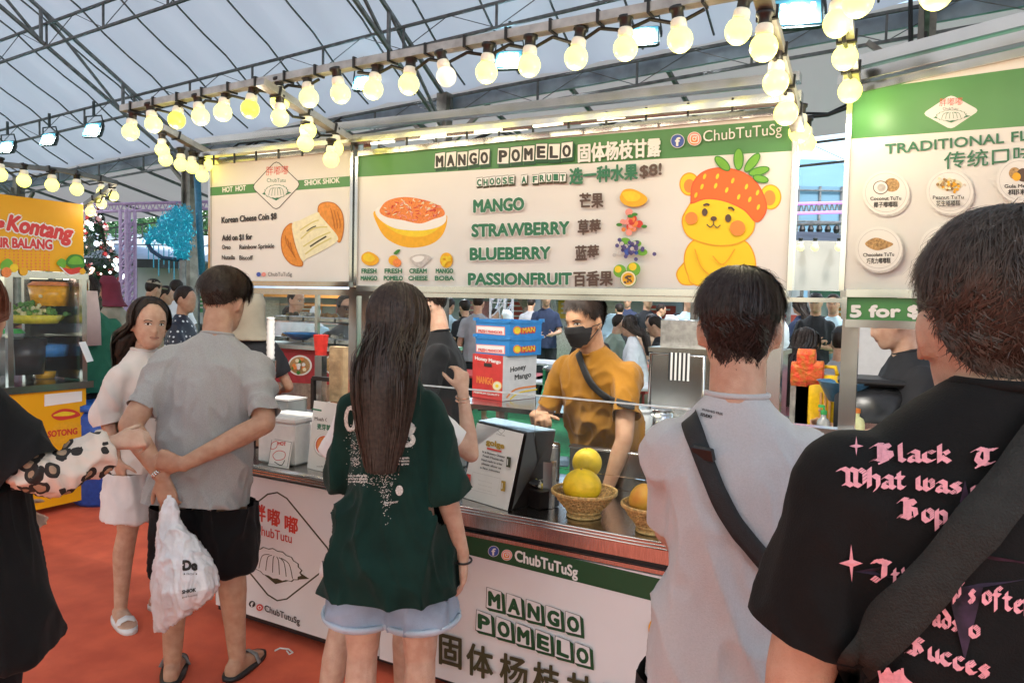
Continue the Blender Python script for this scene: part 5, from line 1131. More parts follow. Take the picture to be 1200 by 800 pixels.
sh, el, wr = p.pub['a1']; b = MB(); limb(b, [el.lerp(sh, .04) + V3((0, 0, -.01)), el.lerp(wr, .35) + V3((0, 0, -.018)), el.lerp(wr, .94) + V3((0, 0, -.01))], [.064, .060, .052], 18, ends=False); b.ball(el.lerp(sh, .04), .060); me = remesh(b, .008, 2); fold_disp(me, .012, (14, 14, 9), None, 3); p.put('sleeve', me, M_)
longhair(p, 1.26, [(1.55, .10), (1.4, .17), (1.26, .12)], [(1.5, -.12), (1.4, -.15), (1.26, -.18)], N=1400, wd=.002, seed=16, m=hairmat((.09, .028, .014), 'auburn_hair'), curl=.012, sidefall=.05)
womL = p
# ---- vendor, mustard tee
mus = fabric('mustard_tee', (.33, .145, .014), .14, .35)
p = Person('stall vendor in a mustard tee and black face mask leaning over the counter', (-1.31, 3.36, 0), -168, 1.675, 2, head=(8, -8, 4), lean=19, wide=1.1)
p.arm(1, (.26, .22, 1.03), (.11, .44, 1.10), V3((-.5, .35, .1)), V3((-.2, -.1, -1)), .75); p.arm(-1, (-.26, .28, 1.02), (-.23, .36, .80), V3((0, .3, -1)), V3((.5, 1, 0)), .3)
p.legs((-.12, -.05, .07), (.12, -.05, .07)); p.torso(); p.skinmesh(.0055)
p.tshirt(mus, .82, .022, .22, .048, amp=.018, seed=61, voxel=.008); p.bottoms(fabric('navy_shorts', (.02, .04, .22)), 'shorts', leg=.5)
p.hair(front=.80, side=.60, back=.28, off=.014, N=6000, L=.035, seed=29, top=.022, mess=.006, wd=.0012); p.face(mouth=False, squint=.9); vend = p
maskm = mat('black_mask_cloth', (.012, .012, .013), .6, 0, .1, 100, .2, 300); mask(p, maskm)
p.strap([(677, 405), (682, 425), (693, 448), (708, 463), (728, 473), (744, 476)], .030, web)
# ---- second vendor, black tee
p = Person('stall worker in a black tee and mask looking down behind the long haired girl', (-2.20, 3.26, 0), -118, 1.70, 1, head=(-6, 14, 0), lean=5)
p.arm(1, (.27, .1, 1.08), (.2, .33, 1.0)); p.arm(-1, (-.27, .1, 1.08), (-.18, .33, .98)); p.legs((-.12, 0, .07), (.12, 0, .07)); p.torso(); p.skinmesh(.0075)
p.tshirt(blk_c, .80, .026, .24, .058, amp=.010, seed=71); p.bottoms(blk_c, 'trousers', leg=.97); p.hair(front=.76, side=.6, back=.28, off=.014, N=3500, L=.04, seed=39); p.face(mouth=False, squint=.6); mask(p, maskm); vend2 = p
# ------------------------------------------------------------------ things on and around the counter
def solid(name, label, cat, parts, group=None, base=None):
    """parts: list of (part name, MB, material, smooth)"""
    t = thing(name, label, cat, base or parts[0][1].v[0], 0, group)
    for q in parts: q[1].build(q[0], q[2], t, q[3] if len(q) > 3 else False)
    return t
def slab(c4, n, th):
    b = MB(); n = V3(n).normalized(); f = [V3(c) for c in c4]; g = [q - n * th for q in f]; b.add(f + g, [(0, 1, 2, 3), (7, 6, 5, 4), (0, 4, 5, 1), (1, 5, 6, 2), (2, 6, 7, 3), (3, 7, 4, 0)]); return b
ZC = .802
paper = mat('white_card', (.74, .71, .68), .5, 0, .02, 10)
glossb = mat('dark_glossy_board', (.018, .013, .012), .32, 0, .2, 10)
# easel notice
BL, BR = at(541, 582, z=ZC), at(594, 598, z=ZC); TL, TR = at(559, 495, Y=BL.y + .10), at(613, 508, Y=BR.y + .10)
nn = (BR - BL).cross(TL - BL).normalized(); nn = nn if nn.dot(FF) < 0 else -nn
t = solid('notice_board', 'white printed notice with gold heading propped against a dark box on the counter', 'notice', [('card', slab([BL, BR, TR, TL], nn, .004), paper)])
A = Art(planar(BL, nn), nn, .0004); gold = mat('gold_print', (.45, .27, .03), .5, 0, .2, 200)
A.loop([(587, 501), (592, 504), (588, 508), (583, 504)], .4, txt_dk, False); A.text('ChubTutu', 582, 509, 592, 1.6, txt_dk, 511)
A.text('golge', 570, 520, 591, 6, gold, 525.5, .5); A.stroke([(571, 525), (588, 529)], 2.2, red, False)
for k in range(5): A.text(['It is Buttery Cheesy', 'Fresh Mozzarella', 'Hand made to order', 'please allow us', 'a few minutes'][k], 566 + k % 2 - k * .6, 530 + k * 4.6, 592 - k * 1.4, 2.2, txt_dk, 536.5 + k * 4.4, .12)
for x, y, m in ((557, 534, red), (598, 542, txt_ol), (551, 562, red), (592, 570, gold)): A.poly([(x - 3, y - 7), (x + 2, y - 6), (x + 1, y + 6), (x - 4, y + 5)], m); A.stroke([(x - 2, y - 4), (x - 2.5, y + 3)], 1, white, False)
A.loop([(556, 553), (588, 561), (583, 581), (551, 573)], .4, grey_p, False)
for k in range(3): A.text('thank you for waiting', 562, 563 + k * 5, 578, 1.5, grey_p, 567 + k * 5)
A.build('notice_print', t)
bk = V3((.03, .13, 0)); B2 = BR + V3((.012, .02, 0)); T2 = TR + V3((.012, .012, .003)); T1 = TL + V3((0, .012, .003)); B1 = BL + V3((0, .02, 0)); b = MB()
b.add([B1, B2, T2, T1, B1 + bk, B2 + bk * 1.4, T2 + bk * .8 + V3((.05, 0, 0)), T1 + bk * .8], [(0, 1, 2, 3), (1, 5, 6, 2), (5, 4, 7, 6), (4, 0, 3, 7), (3, 2, 6, 7), (0, 4, 5, 1)])
solid('display_box', 'dark glossy box behind the gold headed notice', 'box', [('box_shell', b, glossb), ('box_lid', slab([T1 + V3((0, 0, .006)), T2 + V3((0, 0, .006)), T2 + bk * .8 + V3((.05, 0, .006)), T1 + bk * .8 + V3((0, 0, .006))], (0, 0, 1), .004), mat('box_top_reflection', (.35, .50, .62), .3))])  # pale blue top slab paints the reflection on the dark box
# canisters
def canister(x, y, r, h, label, m=steel):
    c = at(x, y, z=ZC); b = MB(); b.lathe(c, [(r * .96, 0), (r, .006), (r, h * .82), (r * 1.02, h * .83), (r * 1.02, h * .86), (r * .97, h * .87)], 24); l = MB(); l.lathe(c, [(r * .99, h * .875), (r * .99, h * .93), (r * .8, h * .97), (r * .25, h * .98), (r * .22, h), (r * .1, h * 1.01)], 24); solid('canister', label, 'canister', [('can_body', b, m, True), ('can_lid', l, steel, True)], 'steel canisters by the notice', c)
canister(628, 574, .036, .15, 'nearer steel canister between the notice box and the fruit basket'); canister(646, 560, .038, .17, 'taller steel canister behind the other one, left of the yellow melons', steel_d)
canister(535, 545, .05, .16, 'clear lidded tub at the left of the notice', cleard)
# small carton with sweets
c = at(632, 592, z=ZC); Rz = Matrix.Rotation(R(-24), 3, 'Z'); b = MB().box(c + V3((0, .01, .035)), (.11, .10, .07), Rz, bev=.003); q = MB()
for i in range(9): q.box(c + V3((random.uniform(-.035, .035), random.uniform(-.02, .03), .078 + random.uniform(0, .018))), (.05, .03, .012), (random.uniform(-.5, .5), random.uniform(-.3, .3), random.random() * 3), i % 3, .003)
solid('sweet_carton', 'black carton of yellow wrapped sweets between notice and basket', 'carton', [('carton_box', b, glossb), ('sweet_packet', q, [mat('yellow_wrap', (.75, .60, .10), .4), mat('white_wrap', (.75, .72, .62), .4), black])])
# woven baskets
wick = mat('wicker_cane', (.58, .36, .13), .6, 0, .25, 80, .3, 200); wick2 = mat('wicker_rim', (.66, .42, .16), .6, 0, .2, 80, .3, 200)
def basket(c, r, h, label):
    c = V3(c); t = thing('fruit_basket', label, 'basket', c, 0, 'woven fruit baskets'); prof = [(.52, .0), (.50, .10), (.50, .2), (.60, .34), (.78, .58), (.92, .82), (1.0, 1.0)]
    zz = [p_[1] * h for p_ in prof]; rr = [p_[0] * r for p_ in prof]; f = lambda z: float(np.interp(z, zz, rr)); b = MB(); N = 44
    for i in range(N):
        a = 2 * PI * i / N
        for sg in (1, -1):
            pts = [c + V3((f(h * k / 7) * math.cos(a + sg * k * .03), f(h * k / 7) * math.sin(a + sg * k * .03), h * k / 7)) for k in range(8)]; b.tube(pts, .0022, 4, flat=.7, cap=False)
    b.build('wicker_stake', wick, t, kind='stuff'); b = MB()
    for k in range(13):
        z = h * (.04 + .92 * k / 12); R0 = f(z) + .001; b.tube([c + V3(((R0 + .0022 * (-1) ** (i + k)) * math.cos(2 * PI * i / N), (R0 + .0022 * (-1) ** (i + k)) * math.sin(2 * PI * i / N), z)) for i in range(N + 1)], .0022, 4, cap=False)
    b.build('wicker_weave', wick, t, kind='stuff'); b = MB()
    for q in range(3): b.tube([c + V3(((r + .004) * math.cos(2 * PI * i / 60), (r + .004) * math.sin(2 * PI * i / 60), h + .005 * math.sin(i * 2.1 + q * 2.1))) for i in range(61)], .0042, 5, cap=False)
    for z in (.004, h * .24): b.tube([c + V3((f(z) * 1.03 * math.cos(2 * PI * i / 40), f(z) * 1.03 * math.sin(2 * PI * i / 40), z)) for i in range(41)], .005, 6, cap=False)
    b.build('basket_rim', wick2, t); MB().lathe(c + V3((0, 0, .02)), [(r * .2, .0), (r * .47, .004), (r * .56, h * .3), (r * .9, h * .75), (r * .88, h * .76), (r * .5, h * .32), (r * .2, .012)], 24).build('basket_liner', mat('basket_inner', (.40, .23, .08), .8, 0, .4, 90), t)
c1 = at(684, 604, z=ZC); basket(c1, .118, .095, 'woven cane basket holding two round yellow melons'); c2 = at(764, 622, z=ZC); basket(c2, .105, .095, 'woven cane basket holding a ripe mango beside the grey tee man')
ym = mat('yellow_melon_skin', (.85, .56, .02), .5, 0, .10, 22, .3, 60)
def fruit(name, label, c, r, m, sc=(1, 1, 1), stalk=True, rot=(0, 0, 0)):
    b = MB().ball(c, [r * q for q in sc], 28, 0, rot); s_ = MB().cyl(V3(c) + V3((.0, -.15 * r, r * .96 * sc[2])), V3(c) + V3((0, -.15 * r, r * 1.06 * sc[2])), .004, 8)
    t = solid(name, label, 'fruit', [('flesh', b, m, True)] + ([('stalk', s_, wick)] if stalk else []), None, V3(c) - V3((0, 0, r))); 
d1 = dep(c1); fruit('melon', 'front yellow melon, the larger one low in the left basket', at(682, 569, d=d1 - .03), .070, ym, (1.05, 1, .92)); fruit('melon', 'rear yellow melon standing higher behind the front one', at(688, 542, d=d1 + .10), .058, ym)
mango = mat('mango_skin', (.74, .50, .06), .4, 0, .15, 9, .1, 90, dark=(.66, .24, .05)); fruit('mango', 'ripe yellow orange mango in the right basket', at(753, 584, d=dep(c2) - .02), .050, mango, (.92, .8, 1.2), False, (.3, .4, .2))
fruit('mango', 'second mango behind in the right basket near the grey tee', at(774, 578, d=dep(c2) + .04), .036, mango, (1, .9, 1.1), False)
# steel guard with ribbed lip behind the baskets
P = [at(668, 521, Y=3.02), at(764, 536, Y=3.02)]; b = MB(); b.bb((P[0].x, 3.02, ZC), (P[0].x + .62, 3.03, P[0].z - .01)); l = MB()
for k in range(4): l.cyl((P[0].x, 3.01 + k * .012, P[0].z - .004), (P[0].x + .62, 3.01 + k * .012, P[0].z - .004), .006, 8)
solid('steel_guard', 'upright stainless splash guard behind the fruit baskets', 'splash guard', [('guard_plate', b, steel), ('ribbed_lip', l, steel, True)])
b = MB().box(at(655, 545, z=ZC) + V3((0, 0, .02)), (.10, .08, .04), (0, 0, .4), bev=.008); solid('folded_cloth', 'pale blue folded cloth behind the canisters', 'cloth', [('cloth_fold', b, fabric('pale_blue_cloth', (.35, .52, .68)))])
for x0, x1, l in ((-2.19, -1.34, 'left pane'), (-1.33, -.46, 'right pane')):
    b = MB().bb((x0, 2.60, ZC + .16), (x1, 2.606, 1.235)); e = MB().bb((x0, 2.5985, 1.2355), (x1, 2.6075, 1.241)); c = MB().bb((x0 + .05, 2.585, ZC), (x0 + .09, 2.62, ZC + .18)); c9 = MB().bb((x1 - .09, 2.585, ZC), (x1 - .05, 2.62, ZC + .18))
    solid('acrylic_screen', 'clear acrylic sneeze screen on the counter, ' + l, 'screen', [('acrylic_pane', b, clear), ('pane_edge', e, mat('acrylic_edge', (.8, .85, .85), .2)), ('clamp', c, steel), ('clamp', c9, steel)])
# left counter things
def card(pts4, Yb, lean, label, draw, cat='card sign'):
    b0, b1 = at(*pts4[3], z=ZC), at(*pts4[2], z=ZC); t0, t1 = at(*pts4[0], Y=b0.y + lean), at(*pts4[1], Y=b1.y + lean); n_ = (b1 - b0).cross(t0 - b0).normalized(); n_ = n_ if n_.dot(FF) < 0 else -n_
    t = solid('card_sign', label, cat, [('card', slab([b0, b1, t1, t0], n_, .004), paper), ('card_back_leg', MB().beam((t0 + t1) / 2 + V3((0, .01, 0)), (b0 + b1) / 2 + V3((0, .09, .003)), .03, .004), paper)]); A = Art(planar(b0, n_), n_, .0004); draw(A); A.build('card_print', t)
def dr(A):
    A.poly([(366, 478), (377, 480), (377, 482), (366, 480)], txt_g); A.text('Muah Chee', 369, 492, 392, 4, txt_br, 495, .1); A.text('麦芽糖', 372, 502, 388, 5, txt_g, 504, .2)
    A.disc(380, 522, 12, grey_p, 13.5); A.disc(380, 521.5, 11, white, 12.5); A.disc(380, 521.5, 9.5, red, 11); A.disc(380, 521.5, 8.5, orange, 10); A.loop(ell(381, 522, 5, 6), 1.8, brn); A.loop(ell(382, 521, 2.4, 3), 1.2, white); A.text('made fresh', 372, 547, 388, 1.8, txt_br)
card([(368, 469), (399, 473), (394, 556), (360, 548)], 0, .07, 'tall white card sign with a picture of an orange bowl on the left counter', dr)
def dr2(A):
    A.text('HOT', 326, 521, 335, 4, red, 522, .2); A.loop([(319, 519), (325, 517), (324, 524), (318, 526)], .7, red); A.loop([(320, 533), (326, 528), (334, 530), (333, 537), (324, 539)], .7, red); A.stroke([(322, 541), (330, 545), (334, 539)], .9, txt_dk); A.loop([(319, 514), (342, 518), (337, 547), (315, 543)], .5, txt_dk, False)
card([(319, 513.5), (343, 517), (338, 549), (314, 545)], 0, .04, 'small white doodled card standing left of the tall card sign', dr2)
foam = mat('white_foam', (.72, .70, .68), .6, 0, .04, 30)
c = at(322, 545, z=ZC) + V3((-.02, .12, 0)); solid('foam_box', 'white foam box behind the small doodled card', 'box', [('foam_body', MB().box(c + V3((0, 0, .10)), (.22, .2, .2), (0, 0, .1), bev=.01), foam), ('foam_lid', MB().box(c + V3((0, 0, .215)), (.23, .21, .03), (0, 0, .1), bev=.008), foam)])
c = at(345, 500, Y=2.92); cz = c.z; solid('steamer_tray', 'dark red brown griddle tray on a steel stand behind the card signs', 'griddle', [('tray', MB().box((c.x, c.y, cz + .01), (.36, .34, .07), None, bev=.005), mat('griddle_red', (.16, .035, .02), .3, .4)), ('tray_top', MB().box((c.x, c.y, cz + .06), (.38, .36, .02), None, bev=.004), steel), ('stand_leg', MB().bb((c.x - .16, c.y - .12, ZC), (c.x + .16, c.y + .12, cz - .03)), steel_d)])
c2_ = V3((c.x - .06, c.y, cz + .07)); b = MB().box(c2_ + V3((0, 0, .04)), (.16, .14, .075), None, bev=.004); solid('tub_stack', 'small clear grey tub on the griddle tray', 'tub', [('tub_body', b, cleard), ('tub_lid', MB().box(c2_ + V3((0, 0, .082)), (.165, .145, .008)), paper)])
c = at(380, 462, Y=2.85); b = MB(); w, h = .15, .16
for s_ in (-1, 1): b.bb((c.x + s_ * w / 2 - .01, c.y - .01, c.z - h / 2), (c.x + s_ * w / 2 + .01, c.y + .01, c.z + h / 2)); b.bb((c.x - w / 2, c.y - .012, c.z + s_ * h / 2 - .01), (c.x + w / 2, c.y + .012, c.z + s_ * h / 2 + .01))
l = MB().bb((c.x - .012, c.y + .0, ZC), (c.x + .012, c.y + .02, c.z - h / 2 - .01)); solid('photo_stand', 'dark open frame on a stem above the tall card sign', 'frame', [('frame_border', b, glossb), ('frame_stem', l, glossb)])
c = at(317, 422, Y=3.0); b = MB().lathe((c.x, c.y, c.z), [(.020 + .004 * (k % 2), k * .0145) for k in range(17)] + [(.026, .24), (.0, .245)], 18); solid('cup_stack', 'tall stack of white paper cups on the left counter', 'cup stack', [('paper_cup', b, paper, True), ('cup_stand', MB().cyl((c.x, c.y, ZC), (c.x, c.y, c.z), .03, 12), steel)])
c = at(398, 470, Y=2.78); k = MB().loft([((c.x, c.y, c.z - .0), V3((.045, 0, 0)), V3((0, .03, 0))), ((c.x, c.y, c.z + .2), V3((.052, 0, 0)), V3((0, .034, 0))), ((c.x, c.y, c.z + .27), V3((.05, 0, 0)), V3((0, .03, 0)))], 16, e=6); solid('paper_bag', 'upright brown paper bag by the gap between the signs', 'paper bag', [('bag_paper', k, mat('kraft_paper', (.45, .31, .17), .7, 0, .12, 30, .4, 30)), ('bag_stand', MB().bb((c.x - .04, c.y - .03, ZC), (c.x + .04, c.y + .03, c.z - .003)), steel)])
c = at(376, 416, Y=2.98); b = MB().loft([((c.x, c.y, c.z), V3((.028, 0, 0)), V3((0, .02, 0))), ((c.x, c.y, c.z + .11), V3((.04, 0, 0)), V3((0, .024, 0)))], 12, e=5); solid('red_packet', 'red paper snack packet left of the brown paper bag', 'packet', [('packet_sleeve', b, mat('red_paper', (.6, .03, .02), .5)), ('packet_stand', MB().bb((c.x - .025, c.y - .02, ZC), (c.x + .025, c.y + .02, c.z - .003)), steel)])
b = MB()
for k in range(6): b.tube([at(350 + k, 492, Y=2.8) + V3((k * .016, 0, 0)), at(350 + k, 540, Y=2.8) + V3((k * .016, 0, 0))], .002, 5)
for k in range(4): q = at(350, 495 + k * 14, Y=2.8); b.tube([q, q + V3((.10, 0, 0))], .002, 5)
solid('wire_rack', 'small wire rack between the foam box and the tall card', 'rack', [('wire_grid', b, steel)])
# ---- stall behind on the left with a red picture panel and glass case
t = thing('food_cart', 'food cart with glass case of trays and red picture panel behind the left counter', 'food cart', at(330, 450, Y=4.3)); Yc = 4.3
a, b2, c, d = at(300, 405, Y=Yc), at(470, 414, Y=Yc), at(470, 455, Y=Yc), at(300, 446, Y=Yc)
rb_ = mat('red_vinyl', (.35, .03, .04), .4); slab([d, c, b2, a], (0, -1, 0), .02).build('picture_panel', rb_, t); A = Art(flatY(Yc), (0, -1, 0), .002)
for x, y in ((352, 428), (393, 427), (430, 427)):
    A.disc(x, y, 14, white, 12); A.disc(x, y, 12, tan_m, 10)
    for i in range(14): A.disc(x + random.gauss(0, 4), y + random.gauss(0, 3.5), 2.2, random.choice([cream, orange, leafd, yel2, white]), layer=6 + i)
    A.k = 3
A.build('bowl_pictures', t)
MB().bb((a.x, Yc + .02, 0), (b2.x, Yc + .8, a.z - .03)).build('cart_body', steel_d, t); MB().bb((a.x - .02, Yc - .06, a.z), (b2.x, Yc + .82, a.z + .03)).build('cart_worktop', steel, t)
zt = at(330, 344, Y=Yc).z; zb = a.z + .04
for x in (a.x + .02, (a.x + b2.x) / 2 - .1, b2.x - .03): MB().bb((x, Yc, zb), (x + .03, Yc + .03, zt)).build('case_post', steel, t)
MB().bb((a.x, Yc, zt), (b2.x, Yc + .05, zt + .04)).build('case_rail', steel, t); MB().bb((a.x, Yc + .01, zb), (b2.x, Yc + .014, zt)).build('case_pane', clear, t)
for zz in (zb + .16, zb + .3): MB().bb((a.x, Yc + .1, zz), (b2.x, Yc + .6, zz + .008)).build('case_shelf', clear, t)
rr = random.Random(3)
for i in range(11):
    x = a.x + .12 + (i % 6) * .17; z = zb + .0 + (.17 if i > 5 else 0); cc = rr.choice([(.5, .48, .42), (.35, .2, .08), (.15, .1, .05), (.6, .55, .4)]); b = MB().box((x, Yc + .3, z + .02), (.15, .3, .04), None, bev=.006)
    q = MB(); 
    for _ in range(7): q.ball((x + rr.uniform(-.05, .05), Yc + .3 + rr.uniform(-.1, .1), z + .045), (rr.uniform(.015, .03),) * 3, 8)
    solid('food_tray', 'steel food tray, %s along the %s row of the glass case' % (ordn(i % 6), 'upper' if i > 5 else 'lower'), 'tray', [('tray_pan', b, steel), ('food', q, mat('food_%d' % (i % 4), cc, .6, 0, .3, 60))], 'food trays in the glass case')
b = MB().lathe(at(352, 398, Y=4.25), [(.05, 0), (.13, .05), (.135, .055), (.12, .05), (.05, .01)], 20); solid('blue_bowl', 'blue plastic bowl on the glass case counter', 'bowl', [('bowl_shell', b, mat('blue_plastic', (.05, .25, .62), .35), True)])
# ---- back table with cartons of mangoes
tb = thing('prep_table', 'steel prep table behind the vendor carrying stacked mango cartons', 'table', at(600, 480, Y=4.2)); z0 = .965
MB().bb((-2.62, 3.92, z0 - .03), (-.9, 4.6, z0)).build('table_top', steel, tb)
for x, y in ((-2.25, 3.97), (-1.95, 3.97), (-1.0, 3.97), (-2.58, 4.5), (-1.0, 4.5)): MB().bb((x - .02, y - .02, 0), (x + .02, y + .02, z0 - .03)).build('table_leg', steel_d, tb)
MB().bb((-2.6, 3.95, .35), (-.92, 4.55, .37)).build('lower_shelf', steel_d, tb)
def carton(px3, ytop, z, label, mats_, draw=None, name='carton', rim=0):
    """px3: base pixels left, front corner, right"""
    c0 = at(590, 471, z=z0); c0 = at(px3[1][0], 400, d=dep(c0)); c0.z = z; s = dep(c0) / F; r_ = V3((.875, .485, 0)); f_ = V3((-.485, .875, 0))
    r0 = c0 + (r_ + f_).normalized() * mats_[3]; l0 = c0 + (f_ - r_).normalized() * mats_[2]; h = V3((0, 0, (px3[1][1] - ytop) * s)); o = l0 + r0 - c0; b = MB()
    b.add([l0, c0, c0 + h, l0 + h], [(0, 1, 2, 3)], 0); b.add([c0, r0, r0 + h, c0 + h], [(0, 1, 2, 3)], 1); b.add([r0, o, o + h, r0 + h], [(0, 1, 2, 3)], 0); b.add([o, l0, l0 + h, o + h], [(0, 1, 2, 3)], 1); b.add([l0, c0, r0, o], [(3, 2, 1, 0)], 0); b.add([l0 + h, c0 + h, r0 + h, o + h], [(0, 1, 2, 3)], 0)
    t = thing(name, label, 'carton', c0); b.build('carton_shell', [mats_[0], mats_[1]], t)
    if rim:
        q = MB(); up = V3((0, 0, .012))
        for u, v in ((l0, c0), (c0, r0), (r0, o), (o, l0)): q.beam(u + h, v + h, .012, .02)
        for u in (l0, c0, r0): q.bb(u + h - V3((.015, .015, 0)), u + h + V3((.015, .015, .02)))
        q.build('carton_rim', mats_[0], t)
    if draw:
        n1 = (c0 - l0).cross(V3((0, 0, 1))).normalized(); n1 = n1 if n1.dot(FF) < 0 else -n1; n2 = (r0 - c0).cross(V3((0, 0, 1))).normalized(); n2 = n2 if n2.dot(FF) < 0 else -n2
        A = Art(planar(c0, n1), n1, .0008); draw[0](A); A.build('side_print', t); A = Art(planar(c0, n2), n2, .0008); draw[1](A); A.build('side_print', t)
    return t, l0, c0, r0, h
red_c = mat('red_carton', (.62, .05, .045), .5, 0, .06, 20); wht_c = mat('white_carton', (.66, .62, .60), .5, 0, .04, 20); blu_c = mat('blue_crate', (.03, .22, .55), .45, 0, .06, 20)
def k1(A): A.text('Honey Mango', 557, 421, 587, 4, white, 426, .2); A.text('MANGO', 559, 448, 578, 8, orange, 451, .3); A.disc(583, 452, 6, orange); A.disc(583, 452, 5, cream); A.disc(583, 452, 2, yellow); A.poly([(568, 425), (577, 426), (577, 430), (568, 429)], txt_dk); A.text('PREMIUM QUALITY', 556, 460, 586, 2, white, 464, .1)
def k2(A): A.text('Honey', 598, 436, 616, 6, txt_dk, 432, .2); A.text('Mango', 603, 445, 622, 6, txt_dk, 441, .2); A.stroke([(593, 466), (604, 456), (628, 452)], 2, orange); A.stroke([(597, 468), (608, 460), (629, 456)], 1.6, yellow)
carton([(553, 462), (590, 471), (631, 457)], 418, z0 + .002, 'red and white mango carton at the bottom of the stack behind the vendor', (red_c, wht_c, .29, .315), (k1, k2))
tA = at(590, 418, z=z0).z
s_ = dep(at(590, 471, z=z0)) / F; zA = z0 + .004 + (471 - 418) * s_
def kb(y):
    def f1(A): A.poly([(558, y - 14), (592, y - 12), (592, y - 2), (558, y - 5)], pink_p); A.poly([(559, y - 13), (591, y - 11), (591, y - 3), (559, y - 6)], white); A.text('FRESH MANGOES', 561, y - 6, 589, 3, red, y - 4, .2)
    def f2(A): A.disc(606, y - 8, 5, orange); A.disc(606, y - 8, 3.6, yellow); A.text('MANGO', 611, y - 4, 627, 7, red, y - 5.5, .5); A.text('MAN', 612, y - 5, 626, 6, yellow, y - 6.5, .1)
    return f1, f2
# crates: base pixels measured on their own plane
def crate(y, ztop_px, z, label): return carton([(555, y - 3.5), (597, y), (635, y - 6)], ztop_px, z, label, (blu_c, blu_c, .32, .30), kb(y), 'fruit_crate', 1)
crate(417, 397, zA, 'lower blue crate of mangoes on top of the red carton'); crate(395, 376, zA + .003 + 20 * s_ * 1.02, 'upper blue crate of mangoes, topmost of the stack behind the vendor')
c = at(640, 452, z=z0) ; solid('steel_pot', 'steel pot with lid beside the mango cartons', 'pot', [('pot_body', MB().lathe(c + V3((.05, .1, 0)), [(.11, 0), (.12, .01), (.12, .12), (.125, .125)], 24), steel, True), ('pot_lid', MB().lathe(c + V3((.05, .1, .126)), [(.125, 0), (.11, .02), (.03, .035), (.02, .05), (.0, .052)], 24), steel, True)], base=c)
# ---- right rear work area
rt = thing('work_table', 'long steel work table at the back right with kitchen things on it', 'table', (-.2, 3.6, 0)); z1 = .93
MB().bb((-1.02, 3.55, z1 - .03), (1.6, 4.15, z1)).build('table_top', steel, rt); MB().bb((-1.0, 3.6, .4), (1.5, 4.1, .42)).build('lower_shelf', steel_d, rt)
for x in (-.98, -.2, .6, 1.5):
    for y in (3.6, 4.08): MB().bb((x - .02, y - .02, 0), (x + .02, y + .02, z1 - .03)).build('table_leg', steel_d, rt)
MB().bb((-1.02, 4.15, z1), (1.6, 4.17, z1 + .1)).build('table_upstand', steel, rt)
def jar(name, label, x, y, Y, r, h, m, cat, cap=None, neck=.4, z=None, group=None):
    c = at(x, y, Y=Y); c.z = z if z is not None else z1 + .001; b = MB().lathe(c, [(r * .92, 0), (r, .008), (r, h * .78), (r * .8, h * .88), (r * neck, h * .93), (r * neck, h)], 18); P = [('vessel', b, m, True)]
    if cap: P.append(('cap', MB().lathe(c + V3((0, 0, h)), [(r * neck * 1.2, 0), (r * neck * 1.2, h * .08), (r * neck * .4, h * .1), (r * neck * .4, h * .2)], 12), cap)); P.append(('nozzle', MB().beam(c + V3((0, 0, h * 1.18)), c + V3((-r * .8, 0, h * 1.18)), .012), cap))
    solid(name, label, cat, P, group, c)
wp_ = mat('white_plastic', (.72, .72, .70), .35, 0, .03); gcap = mat('green_cap', (.05, .4, .1), .4); ocap = mat('orange_cap', (.7, .2, .03), .4)
jar('plastic_tub', 'white plastic tub on the work table right of the vendor', 750, 455, 3.7, .07, .13, wp_, 'tub', neck=.96); jar('steel_pot', 'steel stock pot right of the white tub', 772, 440, 3.9, .09, .12, steel, 'pot', neck=1.0)
jar('soap_bottle', 'clear bottle with a green pump cap behind the gap between the signs', 966, 470, 3.6, .03, .20, cleard, 'bottle', gcap, .4); jar('soap_bottle', 'pale yellow bottle with an orange pump cap by the steel post', 1004, 470, 3.6, .04, .22, mat('pale_yellow_liquid', (.7, .7, .35), .3), 'bottle', ocap)
jar('sauce_bottle', 'white squeeze bottle with an orange tip left of the black tee man', 1061, 470, 3.3, .045, .22, wp_, 'bottle', ocap, .3)
c = at(972, 425, Y=3.85); b = MB().loft([((c.x, c.y, z1), V3((.085, 0, 0)), V3((0, .06, 0))), ((c.x, c.y, z1 + .33), V3((.085, 0, 0)), V3((0, .06, 0))), ((c.x, c.y, z1 + .36), V3((.06, 0, 0)), V3((0, .05, 0)))], 20, e=6); h_ = MB().tube([(c.x - .04, c.y - .02, z1 + .36), (c.x - .03, c.y - .02, z1 + .40), (c.x + .03, c.y - .02, z1 + .40), (c.x + .04, c.y - .02, z1 + .36)], .010, 8)
q = MB(); [q.bb((c.x - .03 + k * .02, c.y - .066, z1 + .15), (c.x - .02 + k * .02, c.y - .058, z1 + .28)) for k in range(3)]
solid('jerry_can', 'tall bright yellow plastic can behind the gap between the signs', 'plastic can', [('can_shell', b, mat('yellow_plastic', (.75, .45, .01), .35), True), ('can_handle', h_, mat('yellow_plastic', (.8, .45, .01)), True), ('can_rib', q, mat('can_print', (.6, .3, .1), .4))])
